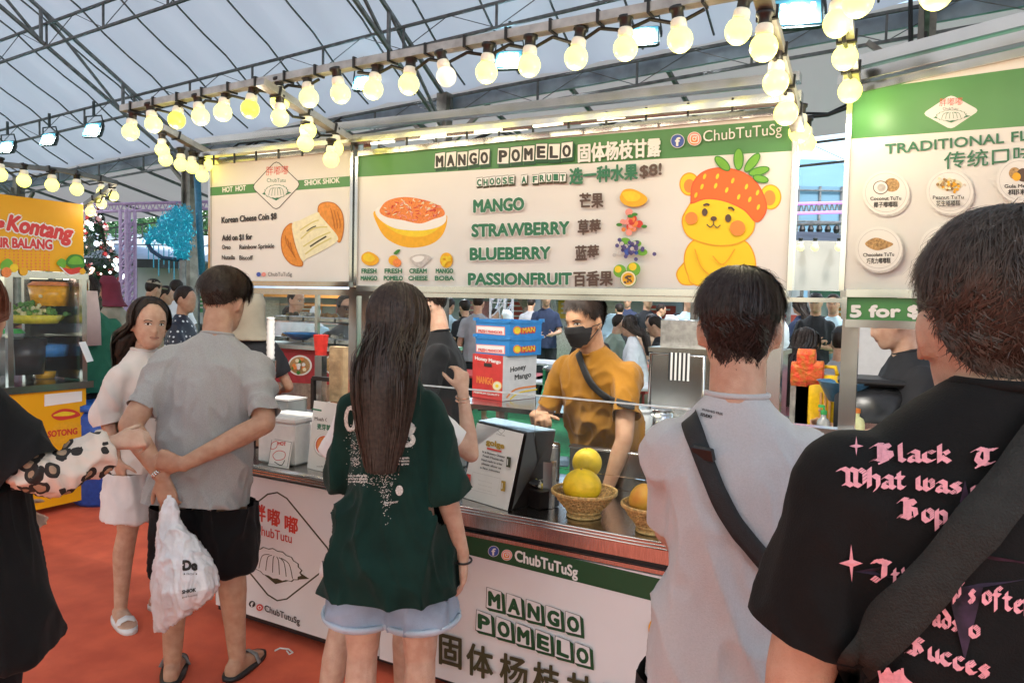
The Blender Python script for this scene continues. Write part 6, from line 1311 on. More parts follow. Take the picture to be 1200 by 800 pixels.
for i, (x, y, s) in enumerate(((945, 424, .045), (955, 437, .042), (937, 438, .042))):
    c = at(x, y, Y=3.8); b = MB().loft([(c + V3((0, 0, -s * 1.4)), V3((s * .9, 0, .0)), V3((0, .006, 0))), (c + V3((0, 0, -s * .8)), V3((s, 0, 0)), V3((0, .022, 0))), (c + V3((0, 0, s * .8)), V3((s, 0, 0)), V3((0, .022, 0))), (c + V3((0, 0, s * 1.4)), V3((s * .9, 0, 0)), V3((0, .005, 0)))], 16, e=3); st = MB().bb((c.x - s, c.y + .02, z1), (c.x + s, c.y + .04, c.z))
    solid('snack_packet', ('upper', 'right', 'left')[i] + ' red and gold foil snack packet in the pile behind the gap', 'snack packet', [('foil', b, mat('red_foil', (.50, .03, .02), .3, .3, .5, 40, .6, 60, dark=(.42, .16, .02))), ('prop', st, steel_d)], 'foil snack packets')
c = at(1028, 470, Y=3.75); b = MB().box((c.x, c.y, z1 + .17), (.36, .30, .34), (0, 0, .1), bev=.05); solid('rice_warmer', 'large black rice warmer on the work table at right', 'rice warmer', [('warmer_body', b, mat('warmer_black', (.02, .02, .022), .25), True), ('warmer_lid', MB().box((c.x, c.y, z1 + .355), (.34, .28, .03), (0, 0, .1), bev=.012), black), ('dial_panel', MB().box((c.x - .02, c.y - .155, z1 + .12), (.10, .01, .12), (0, 0, .1)), steel)])
b = MB().lathe(at(990, 470, Y=3.7) + V3((0, 0, 0)), [(.07, 0), (.12, .09), (.125, .092), (.11, .085), (.06, .01)], 22); solid('basin', 'blue plastic basin beside the yellow can', 'basin', [('basin_shell', b, mat('blue_basin', (.08, .25, .45), .35), True)])
for i, (x, w) in enumerate(((945, .2), (1040, .16), (1075, .16))):
    c = at(x, 490, Y=3.05); b = MB().box((c.x, c.y + .1, 1.0), (w, .16, .07), (0, 0, .2 * i), bev=.006); 
for i, (x, Y, w, h, l) in enumerate(((935, 3.75, .18, .10, 'low clear food box on the work table left of the green capped bottle'), (880, 3.8, .2, .09, 'clear food box on the work table beside the right sign post'), (1040, 3.62, .12, .06, 'small white food box in front of the rice warmer'))):
    c = at(x, 470, Y=Y); solid('food_box', l, 'food box', [('box_tub', MB().box((c.x, c.y, z1 + h / 2 + .001), (w, .14, h), None, bev=.008), cleard if i < 2 else wp_), ('box_lid', MB().box((c.x, c.y, z1 + h + .006), (w + .01, .15, .008)), wp_)], 'food boxes')
rk = at(798, 416, Y=3.75); b = MB(); b.tube([(rk.x - .16, rk.y, z1), (rk.x - .16, rk.y, rk.z), (rk.x + .12, rk.y, rk.z), (rk.x + .12, rk.y, z1)], .010, 8); cl = MB(); N = 10
for k in range(N): x = rk.x - .06 + k * .011; cl.bb((x, rk.y - .015, rk.z - .13), (x + .0105, rk.y - .009, rk.z + .012), k % 2)
solid('towel_rail', 'steel rail holding a striped towel behind the vendor', 'towel rail', [('rail_tube', b, steel, True)]); solid('tea_towel', 'black and white striped towel hanging on the steel rail', 'towel', [('towel_cloth', cl, [fabric('towel_black', (.03, .03, .03)), fabric('towel_white', (.7, .68, .66))])])
# shelf with cooking unit behind the vendor at right
c0, c1 = at(765, 408, Y=4.6), at(905, 412, Y=4.6); t = thing('cooking_unit', 'low stainless cooking unit in the middle distance behind the vendor', 'cooking unit', (c0.x, 4.6, 0)); MB().bb((c0.x, 4.6, 0), (c1.x, 5.2, c0.z - .02)).build('unit_body', steel, t); MB().bb((c0.x - .02, 4.57, c0.z - .02), (c1.x + .02, 5.22, c0.z + .01)).build('unit_top', steel, t)
MB().bb((c0.x, 4.75, c0.z + .01), (c0.x + .5, 5.15, c0.z + .18)).build('unit_hob', steel_d, t)
# ------------------------------------------------------------------ left stall across the aisle
XL = -5.44; t = thing('juice_stall', 'drinks stall at the far left with a yellow sign over a glass case', 'stall', (XL, 2.6, 0)); flX = lambda x, y: at(x, y, X=XL)
yv = mat('yellow_vinyl', (.82, .40, .01), .4, 0, .03, 3); ysn = thing('shop_sign', 'bright yellow sign with red lettering above the left glass case', 'sign', (XL, 3.27, 1.74))
MB().bb((XL - .03, -.6, 1.75), (XL, 3.27, 2.25)).build('sign_board', yv, ysn)
A = Art(flX, (1, 0, 0), .001); rk_ = mat('kontang_red', (.62, .05, .05), .5, 0, 0)
for lay in range(9):
    for i in range(11 + 0): A.disc(6 + i * 5.1, 291 + lay * 3.6, .9 + lay * .06, orange, layer=2)
A.k = 3
A.text('Kontang', 8, 269, 82, 17, rk_, 282, 1.3, outline=(white, 3), slant=.25); A.text('e', -6, 266, 3, 10, rk_, None, 1.3, outline=(white, 2.6), slant=.25); A.text('AIR BALANG', -9, 289, 60, 11, rk_, 292, .7, outline=(white, 2))
A.blob([(76, 309), (80, 300), (88, 298), (96, 301), (98, 312), (88, 316)], leafd); A.blob([(79, 309), (84, 301), (92, 301), (96, 309)], leaf); A.blob([(69, 311), (80, 315), (93, 313), (92, 320), (78, 322)], red); A.stroke([(69, 312), (80, 322), (93, 320)], 1.4, white); A.blob([(65, 309), (70, 303), (76, 306), (74, 314)], leaf); A.blob([(0, 308), (8, 303), (14, 309), (8, 316), (0, 316)], leaf); A.disc(15, 314, 5, yellow); A.disc(6, 319, 6, orange); A.disc(26, 318, 5, yel2); A.disc(95, 318, 3.5, yel2)
A.build('sign_print', ysn)
MB().bb((XL - .035, -.6, 1.70), (XL + .01, 3.30, 1.745)).build('case_top_rail', steel, t)
for y in (3.27, 2.76, 1.9, 1.0): MB().bb((XL - .03, y - .018, .95), (XL + .005, y + .018, 1.70)).build('case_post', steel, t)
for y in (3.27,): MB().bb((XL - .75, y - .018, .95), (XL - .72, y + .018, 1.70)).build('case_post', steel, t)
MB().bb((XL - .02, -.6, .96), (XL - .015, 3.26, 1.70)).build('case_pane', clear, t); MB().bb((XL - .74, 3.262, .96), (XL, 3.268, 1.70)).build('case_pane', clear, t)
MB().bb((XL - .78, -.6, .90), (XL + .03, 3.32, .95)).build('worktop', steel, t); MB().bb((XL - .75, -.6, .06), (XL, 3.28, .90)).build('counter_body', yv, t)
MB().bb((XL - .5, -.6, 1.28), (XL - .03, 3.26, 1.285)).build('case_shelf', clear, t)
for y in (3.24, 2.2): MB().bb((XL - .74, y - .02, .0), (XL - .70, y + .02, 2.3)).build('post', steel, t)
A = Art(flX, (1, 0, 0), .001); A.poly([(52, 462), (96, 458), (96, 470), (52, 476)], white, 1); A.blob([(60, 486), (72, 479), (86, 480), (94, 486), (84, 490), (68, 492)], red); A.blob([(62, 487), (74, 482), (88, 484), (80, 487)], yellow); A.blob([(62, 500), (80, 494), (97, 500), (97, 520), (60, 520)], yel2); A.text('SOTONG', 56, 512, 90, 7, red, 508, .4); A.build('panel_print', t)
rr = random.Random(8)
def onL(x, y, z): return at(x, y, X=XL - .35) if z is None else V3((XL - .35, at(x, y, X=XL - .35).y, z))
def tubL(x, w, h, z, m, label, lid=None, n='drink_tub', cat='drink tub', r=None):
    c = onL(x, 380, z); b = MB().loft([(c, V3((w * .42, 0, 0)), V3((0, w * .42, 0))), (c + V3((0, 0, h)), V3((w * .5, 0, 0)), V3((0, w * .5, 0)))], 20, e=r or 2); P = [('tub_body', b, m, True)]
    if lid: P.append(('tub_lid', MB().loft([(c + V3((0, 0, h + .002)), V3((w * .52, 0, 0)), V3((0, w * .52, 0))), (c + V3((0, 0, h + .03)), V3((w * .40, 0, 0)), V3((0, w * .40, 0)))], 20), lid))
    solid(n, label, cat, P, None, c)
tubL(60, .30, .15, 1.50, mat('orange_juice', (.85, .42, .02), .2), 'tub of orange juice high in the left glass case', ocap); tubL(42, .34, .06, 1.37, mat('lime_juice', (.72, .62, .05), .3), 'shallow tub of yellow juice under the greens')
for c_, l in ((mat('pot_dark', (.05, .045, .05), .3, .5), 'dark steel pot in the lower left of the glass case'),): tubL(26, .32, .26, 1.0, c_, l, None, 'stock_pot', 'pot')
tubL(57, .28, .09, 1.12, mat('blue_plastic', (.05, .25, .62)), 'blue bowl in the middle of the left glass case', None, 'blue_bowl', 'bowl'); tubL(52, .15, .05, .955, mat('orange_juice', (1, 1, 1)), 'clear cup with orange slices at the bottom of the glass case', None, 'slice_cup', 'cup')
tubL(8, .22, .30, 1.0, cleard, 'tall milky container at the left edge of the glass case', gcap)
c = onL(40, 380, 1.44); b = MB()
for i in range(90): b.ball(c + V3((rr.gauss(0, .07), rr.gauss(0, .10), abs(rr.gauss(0, .035)))), (rr.uniform(.012, .025),) * 3, 6, i % 3)
solid('green_garnish', 'heap of green and cream garnish on the yellow tub', 'garnish', [('garnish_piece', b, [mat('garnish_green', (.08, .22, .04), .6), mat('garnish_cream', (.7, .66, .4), .6), mat('garnish_leaf', (.14, .3, .06), .6)])])
c = onL(86, 380, 1.2); b = MB(); nn_ = 10
b.loft([((c.x + .2, c.y, 1.20), V3((.01, 0, 0)), V3((0, .10, 0))), ((c.x + .2, c.y, 1.42), V3((.012, 0, 0)), V3((0, .095, 0))), ((c.x + .2, c.y, 1.62), V3((.02, 0, 0)), V3((0, .07, 0)))], 16); solid('hanging_towel', 'pale pink towel hanging inside the end of the left glass case', 'towel', [('towel_cloth', b, fabric('pink_towel', (.6, .45, .42)), True), ('towel_hook', MB().bb((c.x + .195, c.y - .005, 1.60), (c.x + .205, c.y + .005, 1.70)), steel)])
b = MB().box(at(105, 545, X=-5.55) + V3((0, .1, 0)) * 0 + V3((0, .25, 0)), (.4, .5, .62), None, bev=.03); c = at(108, 520, X=-5.5)
solid('blue_barrel', 'blue plastic barrel under the right end of the drinks stall', 'barrel', [('barrel_body', MB().lathe((c.x, c.y + .1, 0), [(.2, 0), (.23, .03), (.23, .3), (.24, .32), (.23, .34), (.23, .68), (.2, .72)], 24), mat('blue_barrel_plastic', (.02, .08, .40), .4), True), ('barrel_lid', MB().lathe((c.x, c.y + .1, .721), [(.235, 0), (.235, .04), (.2, .05)], 24), mat('blue_barrel_lid', (.02, .12, .5), .4), True)])
# its own festoon lights
G5 = 'festoon bulbs over the yellow drinks stall'
zr = 2.62
for i, (x, y) in enumerate(((0, 205), (28, 212), (61, 217), (90, 222))): bulb(at(x, y, X=XL + .45), .040, 'festoon bulb over the yellow sign, %s from the left edge' % ordn(i), G5)
for i, (x, y) in enumerate(((119, 225), (133, 230), (119, 239), (106, 248))): bulb(at(x, y, Y=3.35 + .0 * i), .034, '%s bulb of the cluster at the right end of the yellow drinks stall' % ordn(i), G5)
rail('festoon_rail', [at(-60, 186, X=XL + .45), at(75, 200, X=XL + .45), at(136, 214, X=XL + .45)], 'rail with bulbs running over the yellow drinks stall sign', .03, .03, galvd)
rail('festoon_rail', [at(136, 214, X=XL + .45), at(100, 240, Y=3.35)], 'short rail joining the bulb cluster to the yellow sign', .03, .03, galvd)
# small twist of litter on the carpet
b = MB(); P = [at(x, y, z=.006) for x, y in ((322, 762), (328, 759), (338, 760), (343, 764), (339, 766), (336, 762))]; b.tube(P, .004, 5); solid('paper_scrap', 'twisted white scrap lying on the red carpet by the counter', 'litter', [('scrap', b, paper)])
# ------------------------------------------------------------------ far things
leafm = mat('tree_foliage', (.045, .12, .03), .8, 0, .35, 8); leafm2 = mat('hedge_foliage', (.05, .15, .05), .8, 0, .35, 8); bark = mat('bark', (.10, .07, .05), .8, 0, .2, 20)
def leaves(b, c, rad, n, s, rnd, shape='ball'):
    for i in range(n):
        while 1:
            p = V3((rnd.uniform(-1, 1), rnd.uniform(-1, 1), rnd.uniform(-1, 1)))
            if p.length < 1 and p.length > .45: break
        q = V3((c[0] + p.x * rad[0], c[1] + p.y * rad[1], c[2] + p.z * rad[2]))
        if noise.noise(q * (1.6 / max(.5, rad[0]))) < -.28: continue
        M = Euler((rnd.random() * 6, rnd.random() * 6, rnd.random() * 6)).to_matrix(); a = s * rnd.uniform(.6, 1.3); b.add([q + M @ V3(v) for v in ((-a, 0, 0), (0, -a * .4, 0), (a, 0, 0), (0, a * .4, 0))], [(0, 1, 2, 3)])
def tree(x, y, h, r, label, seed, m=None):
    rnd = random.Random(seed); t = thing('broadleaf_tree', label, 'tree', (x, y, 0), 0, 'trees beyond the market'); b = MB().tube([(x, y, 0), (x + .1, y, h * .3), (x - .05, y + .1, h * .6), (x, y, h * .85)], [.16, .12, .08, .03], 8)
    for k in range(5): a = rnd.random() * 6; b.tube([(x, y, h * .45), (x + math.cos(a) * r * .4, y + math.sin(a) * r * .4, h * .65), (x + math.cos(a) * r * .7, y + math.sin(a) * r * .7, h * .8)], [.07, .05, .02], 6)
    b.build('trunk', bark, t); b = MB()
    for k in range(7): a = rnd.random() * 6.3; leaves(b, (x + math.cos(a) * r * .5, y + math.sin(a) * r * .5, h * rnd.uniform(.6, .92)), (r * .6, r * .6, h * .18), 260, .11, rnd)
    b.build('crown', m or leafm, t)
for i, (px_, d, h, r, l) in enumerate(((-12, 24, 4.8, 2.4, 'leafy tree far left beyond the drinks stall'), (118, 22, 4.2, 2.2, 'leafy tree behind the decorated tree'), (165, 24, 4.4, 2.6, 'bushy tree behind the lilac truss tower'), (205, 23, 4.2, 2.2, 'bushy tree behind the turquoise light figure'), (245, 24, 4.4, 2.2, 'bushy tree left of the cheese coin sign'), (440, 26, 4.0, 2.6, 'distant tree seen under the left end of the main sign'), (615, 17, 3.4, 1.1, 'dark tree left of the vendor head'), (780, 22, 3.8, 2.0, 'distant tree right of the vendor head'), (1010, 26, 4.6, 2.4, 'distant tree behind the right hand stall'))):
    p = at(px_, 350, d=d); tree(p.x, p.y, h, r, l, 40 + i, leafm2 if i % 2 else leafm)
# christmas tree
p = at(112, 340, d=12.5); rnd = random.Random(2); t = thing('christmas_tree', 'decorated christmas tree with lights and baubles right of the yellow sign', 'christmas tree', (p.x, p.y, 0)); MB().cyl((p.x, p.y, 0), (p.x, p.y, .5), .08, 10).build('trunk', bark, t); b = MB(); L = MB()
for i in range(5200):
    z = .4 + 2.75 * rnd.random() ** 1.3; rr_ = (3.2 - z) / 2.8 * .85 * (.75 + .25 * math.sin(z * 9)) * rnd.uniform(.7, 1.05); a = rnd.random() * 6.3; q = V3((p.x + rr_ * math.cos(a), p.y + rr_ * math.sin(a), z)); s = .06
    b.add([q, q + V3((math.cos(a) * s, math.sin(a) * s, -.02)), q + V3((math.cos(a + .5) * s, math.sin(a + .5) * s, -.03))], [(0, 1, 2)])
b.build('needles', mat('fir_needles', (.015, .05, .02), .8), t)
for i in range(190):
    z = .5 + 2.6 * rnd.random(); rr_ = (3.2 - z) / 2.8 * .9; a = rnd.random() * 6.3; L.ball((p.x + rr_ * math.cos(a), p.y + rr_ * math.sin(a), z), rnd.choice([.018, .022, .045]), 6, i % 4)
L.build('lights_and_baubles', [mat('tree_light_white', (1, 1, 1), .3, 0, 0, emis=(.8, .95, 1), estr=2), mat('tree_light_warm', (1, .8, .6), .3, 0, 0, emis=(1, .6, .5), estr=1.4), mat('bauble_red', (.5, .03, .04), .2, .4), mat('bauble_pink', (.6, .3, .35), .2, .3)], t, kind='stuff')
# truss tower and beam, their lilac light put into colour and glow
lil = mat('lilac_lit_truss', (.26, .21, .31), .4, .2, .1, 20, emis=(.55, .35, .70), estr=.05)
def tower(x, d, w, label, m, ztop=None, ytop=248, h=None):
    p = at(x, 350, d=d); zt = h or at(x, ytop, d=d).z; t = thing('truss_tower', label, 'truss tower', (p.x, p.y, 0)); k = 0
    for sx in (-1, 1):
        for sy in (-1, 1): MB().cyl((p.x + sx * w / 2, p.y + sy * w / 2, 0), (p.x + sx * w / 2, p.y + sy * w / 2, zt), .028, 8).build('truss_chord', m, t)
    b = MB(); z = .1
    while z < zt - w:
        for sy in (-1, 1): b.beam((p.x - w / 2, p.y + sy * w / 2, z), (p.x + w / 2, p.y + sy * w / 2, z + w), .022); b.beam((p.x - w / 2, p.y + sy * w / 2, z), (p.x + w / 2, p.y + sy * w / 2, z), .018)
        for sx in (-1, 1): b.beam((p.x + sx * w / 2, p.y - w / 2, z), (p.x + sx * w / 2, p.y + w / 2, z + w), .022)
        z += w
    b.build('truss_lacing', m, t, kind='stuff'); MB().bb((p.x - w, p.y - w, 0), (p.x + w, p.y + w, .05)).build('base_plate', m, t); return p, zt
tower(150, 12.0, .15, 'lilac lit truss tower standing beyond the girl facing us', lil)
t = thing('truss_beam', 'lilac lit horizontal truss across the far end of the canopy', 'truss beam', at(100, 243, d=12)); b = MB(); q = MB()
for dz in (0, -.12): a_, c_ = at(95, 240, d=12.1) + V3((0, 0, dz)), at(1010, 240, d=19) + V3((0, 0, dz)); c_ = at(260, 236, d=12.6) + V3((0, 0, dz)); b = MB().cyl(a_, c_, .025, 8); b.build('truss_chord', lil, t)
for k in range(22): u = a_.lerp(c_, k / 22); v = a_.lerp(c_, (k + .5) / 22) + V3((0, 0, .14)); w = a_.lerp(c_, (k + 1) / 22); q.beam(u, v, .018); q.beam(v, w, .018)
q.build('truss_lacing', lil, t)
tower(588, 14, .3, 'pale truss tower left of the mango cartons', mat('pale_truss', (.6, .58, .62), .4, .4), h=3.4)
# turquoise figure made of lights on a pole
tq = mat('turquoise_tinsel', (.02, .14, .24), .4, .2, .4, 60, .5, emis=(.02, .42, .60), estr=.12); p = at(200, 300, d=11); t = thing('light_figure', 'turquoise tinsel light figure on a curved stand beyond the aisle', 'light figure', (p.x, p.y, 0)); rnd = random.Random(9)
f = lambda x, y: at(x, y, d=11); b = MB(); b.tube([f(213, 246), f(210, 262), f(198, 272), f(190, 276), f(180, 270)], [.10, .17, .14, .08, .05], 10); b.tube([f(208, 262), f(210, 280), f(214, 300)], [.16, .14, .05], 10); b.tube([f(204, 255), f(216, 250)], [.09, .07], 8); b.tube([f(180, 270), f(175, 282), f(170, 280)], [.06, .05, .03], 8); b.tube([f(196, 272), f(192, 262), f(188, 258)], [.06, .05, .03], 8)
me = remesh(b, .03, 1); fold_disp(me, .07, (9, 9, 9), None, 3); me.materials.append(tq); link('tinsel_figure', me, t); tb_ = MB()
for v in me.vertices:
    if rnd.random() < .8: q = v.co + v.normal * rnd.uniform(0, .05); Mx = Euler((rnd.random() * 6, rnd.random() * 6, rnd.random() * 6)).to_matrix(); tb_.add([q + Mx @ V3(w_) for w_ in ((-.03, 0, 0), (0, .008, 0), (.03, 0, 0), (0, -.008, 0))], [(0, 1, 2, 3)], rnd.random() < .25)
tb_.m = [int(q) for q in tb_.m]; tb_.build('tinsel_strip', [tq, mat('tinsel_bright', (.1, .5, .6), .2, .3, 0, emis=(.05, .6, .75), estr=.25)], t, kind='stuff'); MB().tube([f(172, 284), f(178, 294), f(190, 302), f(214, 305)], .03, 6).build('curved_stand', mat('dark_blue_steel', (.03, .06, .12), .4, .5), t); MB().tube([f(214, 305), V3((f(214, 305).x, f(214, 305).y, 0))], .05, 8).build('pole', galv, t)
b = MB()
for k in range(7): q = f(174 + k * 6, 284 + k * 2); b.cyl(q, q - V3((0, 0, .25 + .1 * (k % 3))), .008, 5)
b.build('light_drop', tq, t, kind='stuff')
bl = mat('blue_tarp_pipe', (.04, .18, .30), .5); b = MB().tube([at(231, 205, Y=7.6), at(233, 250, Y=7.6), at(237, 322, Y=7.6)], .05, 8); solid('blue_pipe', 'blue pipe slanting down beside the tent post left of the cheese coin sign', 'pipe', [('pipe_length', b, bl, True)])
# white canopies and pale wall in the far left
wc = mat('far_canopy_white', (.42, .48, .54), .6, 0, .12, 2); gw = mat('far_wall', (.55, .58, .62), .6, 0, .1, 1.2); dk = mat('far_dark', (.04, .05, .06), .6, 0, .3, 2)
def far_stall(x0, x1, d, ytop, yroof, ysign, label, sc, roof=wc, depth=2.5, text=None):
    a, c = at(x0, 350, d=d), at(x1, 350, d=d); z_r = at(x0, ytop, d=d).z; z_e = at(x0, yroof, d=d).z; z_s = at(x0, ysign, d=d).z; u = (c - a); u.z = 0; L = u.length; u.normalize(); n = V3((-u.y, u.x, 0)); n = n if n.y > 0 else -n; a = V3((a.x, a.y, 0)); t = thing('far_stall', label, 'stall', a)
    Z = lambda p, z: V3((p.x, p.y, z)); b = MB(); A0, C0, A1, C1 = a, a + u * L, a + n * depth, a + u * L + n * depth; m0, m1 = a + n * depth / 2, a + u * L + n * depth / 2
    b.add([Z(A0, z_e), Z(C0, z_e), Z(m1, z_r), Z(m0, z_r), Z(A1, z_e), Z(C1, z_e)], [(0, 1, 2, 3), (3, 2, 5, 4), (0, 3, 4), (1, 5, 2), (0, 4, 5, 1)]); b.build('roof', roof, t)
    b = MB().beam(Z(A0, (z_e + z_s) / 2) - n * .03, Z(C0, (z_e + z_s) / 2) - n * .03, .04, max(.05, z_e - z_s)); b.build('fascia', sc, t)
    for q in (A0, C0, A1, C1): MB().beam(Z(q, 0), Z(q, z_e), .06).build('post', galv, t)
    b = MB(); b.add([Z(A1, 0), Z(C1, 0), Z(C1, z_e), Z(A1, z_e)], [(0, 1, 2, 3)]); b.add([Z(A1, 0) + n * .02, Z(C1, 0) + n * .02, Z(C1, z_e) + n * .02, Z(A1, z_e) + n * .02], [(3, 2, 1, 0)]); b.build('back_wall', gw, t)
    b = MB().beam(Z(A0, .5) + n * .3, Z(C0, .5) + n * .3, .5, .9); b.build('stall_counter', steel_d, t)
    rs = random.Random(int(x0) + 7); nb = max(2, int(L / 1.1))
    for k in range(nb):
        c = A1 + u * (L * (k + .5) / nb) - n * .05; hgt = rs.uniform(.35, .6); zb = rs.uniform(1.3, 1.5); m_ = rs.choice([redf, orf, mat('board_yellow', (.75, .5, .06), .5), mat('board_white', (.72, .7, .66), .5), mat('board_green', (.06, .3, .12), .5), mat('board_pink', (.7, .3, .35), .5)])
        MB().beam(Z(c, zb) - u * .38, Z(c, zb) + u * .38, .02, hgt).build('menu_board', m_, t)
        w_ = MB()
        for q in range(3): w_.beam(Z(c, zb + hgt * (.3 - .25 * q)) - u * .3 - n * .02, Z(c, zb + hgt * (.3 - .25 * q)) + u * rs.uniform(-.05, .3) - n * .02, .006, .04)
        w_.build('board_lines', wp_, t, kind='stuff')
        lm = MB().beam(Z(c, z_e - .12) - u * .3 - n * (depth * .5), Z(c, z_e - .12) + u * .3 - n * (depth * .5), .04, .03); lm.build('tube_lamp', led, t)
    return t
redf = mat('far_red', (.45, .06, .04), .5, 0, .15, 2); orf = mat('far_orange', (.65, .25, .05), .5, 0, .15, 2)
far_stall(95, 232, 17, 282, 302, 312, 'white roofed stall beyond the lilac truss tower', dk); far_stall(60, 240, 20, 268, 284, 290, 'second white roof higher behind at the far left', dk)
far_stall(240, 470, 17, 320, 338, 346, 'far stall behind the glass case of the left counter', orf); far_stall(470, 640, 19, 315, 335, 343, 'far stall with pinkish front behind the mango cartons', redf); far_stall(650, 830, 18, 318, 336, 346, 'far stall with a red front behind the seated diners', redf); far_stall(835, 925, 17, 318, 336, 347, 'far stall behind the middle grey tee man head', wc)
far_stall(925, 1010, 12, 262, 282, 340, 'cream fronted stall filling the gap between the two menu signs', mat('far_cream', (.30, .28, .25), .5, 0, .04, 2), dk); far_stall(1010, 1210, 14, 318, 336, 347, 'far stall behind the right hand stall', gw)
for i, (x, y) in enumerate(((938, 290), (955, 290), (983, 290))): bulb(at(x, y, d=11.5), .055, '%s small bulb seen in the gap between the menu signs' % ordn(i), 'bulbs in the gap between the signs')
t = thing('light_rig', 'purple lit rig with a row of small spotlights in the gap between the signs', 'light rig', at(925, 245, d=14)); pm = mat('purple_lit_truss', (.5, .3, .6), .4, .2, 0, emis=(.5, .12, .7), estr=.35)  # purple light put into the bars as colour and glow
for y, m in ((238, pm), (249, pm), (262, galvd)): MB().cyl(at(915, y + 1.5, d=14), at(1010, y - 1, d=14), .03, 6).build('rig_bar', m, t)
b = MB(); 
for k in range(16): b.beam(at(915 + k * 6, 238, d=14), at(918 + k * 6, 250, d=14), .02); b.beam(at(918 + k * 6, 250, d=14), at(921 + k * 6, 238, d=14), .02)
b.build('rig_lacing', galvd, t)
for k in range(7): c = at(930 + k * 10, 269, d=14); MB().ball(c, (.06, .06, .09), 8).build('spotlight', black, t)
for sx in (905, 1020): MB().beam(at(sx, 238, d=14), V3((at(sx, 238, d=14).x, at(sx, 238, d=14).y, 0)), .08).build('rig_leg', galvd, t)
t = thing('blue_marquee', 'pale blue marquee wall and roof filling the gap between the menu signs', 'marquee', at(950, 350, d=17)); t.location.z = 0; INV[t.name] = Matrix.Translation(t.location).inverted()
a_, c_ = at(880, 350, d=17), at(1080, 350, d=17); u_ = (c_ - a_); u_.z = 0; u_.normalize(); n_v = V3((-u_.y, u_.x, 0)); bm1 = canopy_mat('blue_marquee_canvas', (.20, .36, .48), .15); L_ = (c_ - a_).length
for k in range(8):
    p0_, p1_ = a_ + u_ * L_ * k / 8, a_ + u_ * L_ * (k + 1) / 8; b = MB(); b.add([V3((p0_.x, p0_.y, 0)), V3((p1_.x, p1_.y, 0)), V3((p1_.x, p1_.y, 4.4)), V3((p0_.x, p0_.y, 4.4)), V3((p0_.x, p0_.y, 6.0)) + n_v * 5, V3((p1_.x, p1_.y, 6.0)) + n_v * 5], [(0, 1, 2, 3), (3, 2, 5, 4)]); b.build('canvas_panel', bm1, t); MB().cyl(V3((p0_.x, p0_.y, 0)) - n_v * .03, V3((p0_.x, p0_.y, 4.4)) - n_v * .03, .03, 6).build('wall_pole', galv, t)
for z in (3.0, 3.6, 4.3): MB().cyl(V3((a_.x, a_.y, z)) - n_v * .05, V3((c_.x, c_.y, z)) - n_v * .05, .02, 6).build('cross_pipe', galv, t)
# pale opaque panel: backdrop wall in the right rear
t = thing('partition', 'pale partition board behind the rice warmer', 'partition', at(1000, 400, Y=4.6)); a = at(1000, 372, Y=4.6); MB().bb((a.x, 4.6, .9), (a.x + 1.5, 4.63, 1.62)).build('board', mat('pale_board', (.62, .6, .6), .5, 0, .03), t); MB().bb((a.x, 4.598, .0), (a.x + .03, 4.64, .9)).build('board_leg', galv, t)
# tables
def trestle(x, y, d, L, rz, label, m):
    p = at(x, y, d=d); t = thing('dining_table', label, 'table', (p.x, p.y, 0), rz, 'trestle tables where people eat', world=False); MB().box((0, 0, .73), (L, .75, .03), None, bev=.004).build('tabletop', m, t)
    for sx in (-1, 1): b = MB(); b.beam((sx * L * .42, -.3, 0), (sx * L * .42, .3, .71), .03); b.beam((sx * L * .42, .3, 0), (sx * L * .42, -.3, .71), .03); b.build('leg', black, t)
tabw = mat('table_white', (.6, .58, .56), .5); tabr = mat('table_red', (.5, .06, .05), .5)
trestle(715, 390, 8.2, 1.8, .15, 'white dining table behind the vendor shoulder', tabw); trestle(780, 380, 10.5, 1.8, .1, 'red dining table farther back right of the vendor', tabr); trestle(560, 390, 9, 1.8, .2, 'dining table behind the mango cartons', tabr); trestle(640, 380, 11, 1.8, 0, 'far white dining table behind the vendor head', tabw); trestle(940, 400, 7.5, 1.6, .1, 'dining table seen through the gap under the sign link', tabw); trestle(200, 400, 8.5, 1.6, .9, 'dining table beyond the girl facing us', tabw); trestle(20, 370, 9.5, 1.6, .3, 'dining table seen through the left glass case', tabw)
# ------------------------------------------------------------------ crowd
def cfab(n, c): return mat(n, c, .85, 0, .08, 9)
cc = dict(black=cfab('crowd_black', (.015, .015, .018)), white=cfab('crowd_white', (.68, .68, .70)), grey=cfab('crowd_grey', (.28, .28, .30)), sage=cfab('crowd_sage', (.24, .30, .24)), blue=cfab('crowd_blue', (.03, .12, .45)), sky=cfab('crowd_sky', (.42, .58, .68)), pink=cfab('crowd_pink', (.65, .28, .33)), navy=cfab('crowd_navy', (.02, .03, .07)), purple=cfab('crowd_purple', (.22, .07, .16)), maroon=cfab('crowd_maroon', (.16, .02, .04)), green=cfab('crowd_green', (.015, .12, .07)), tan=cfab('crowd_tan', (.5, .36, .25)), red=cfab('crowd_red', (.5, .04, .05)), dots=None, khaki=cfab('crowd_khaki', (.32, .27, .2)))
def dotsm():
    M = bpy.data.materials.new('polka_dot_cloth'); M.use_nodes = True; n = M.node_tree; v = n.nodes.new('ShaderNodeTexVoronoi'); v.inputs['Scale'].default_value = 22; v.inputs['Randomness'].default_value = 0; tc = n.nodes.new('ShaderNodeTexCoord'); r = n.nodes.new('ShaderNodeValToRGB'); r.color_ramp.elements[0].color = (.7, .7, .7, 1); r.color_ramp.elements[1].color = (.012, .015, .03, 1); r.color_ramp.elements[0].position = .22; r.color_ramp.elements[1].position = .26
    n.links.new(tc.outputs['Object'], v.inputs[0]); n.links.new(v.outputs['Distance'], r.inputs[0]); n.links.new(r.outputs[0], n.nodes['Principled BSDF'].inputs['Base Color']); return M
cc['dots'] = dotsm()
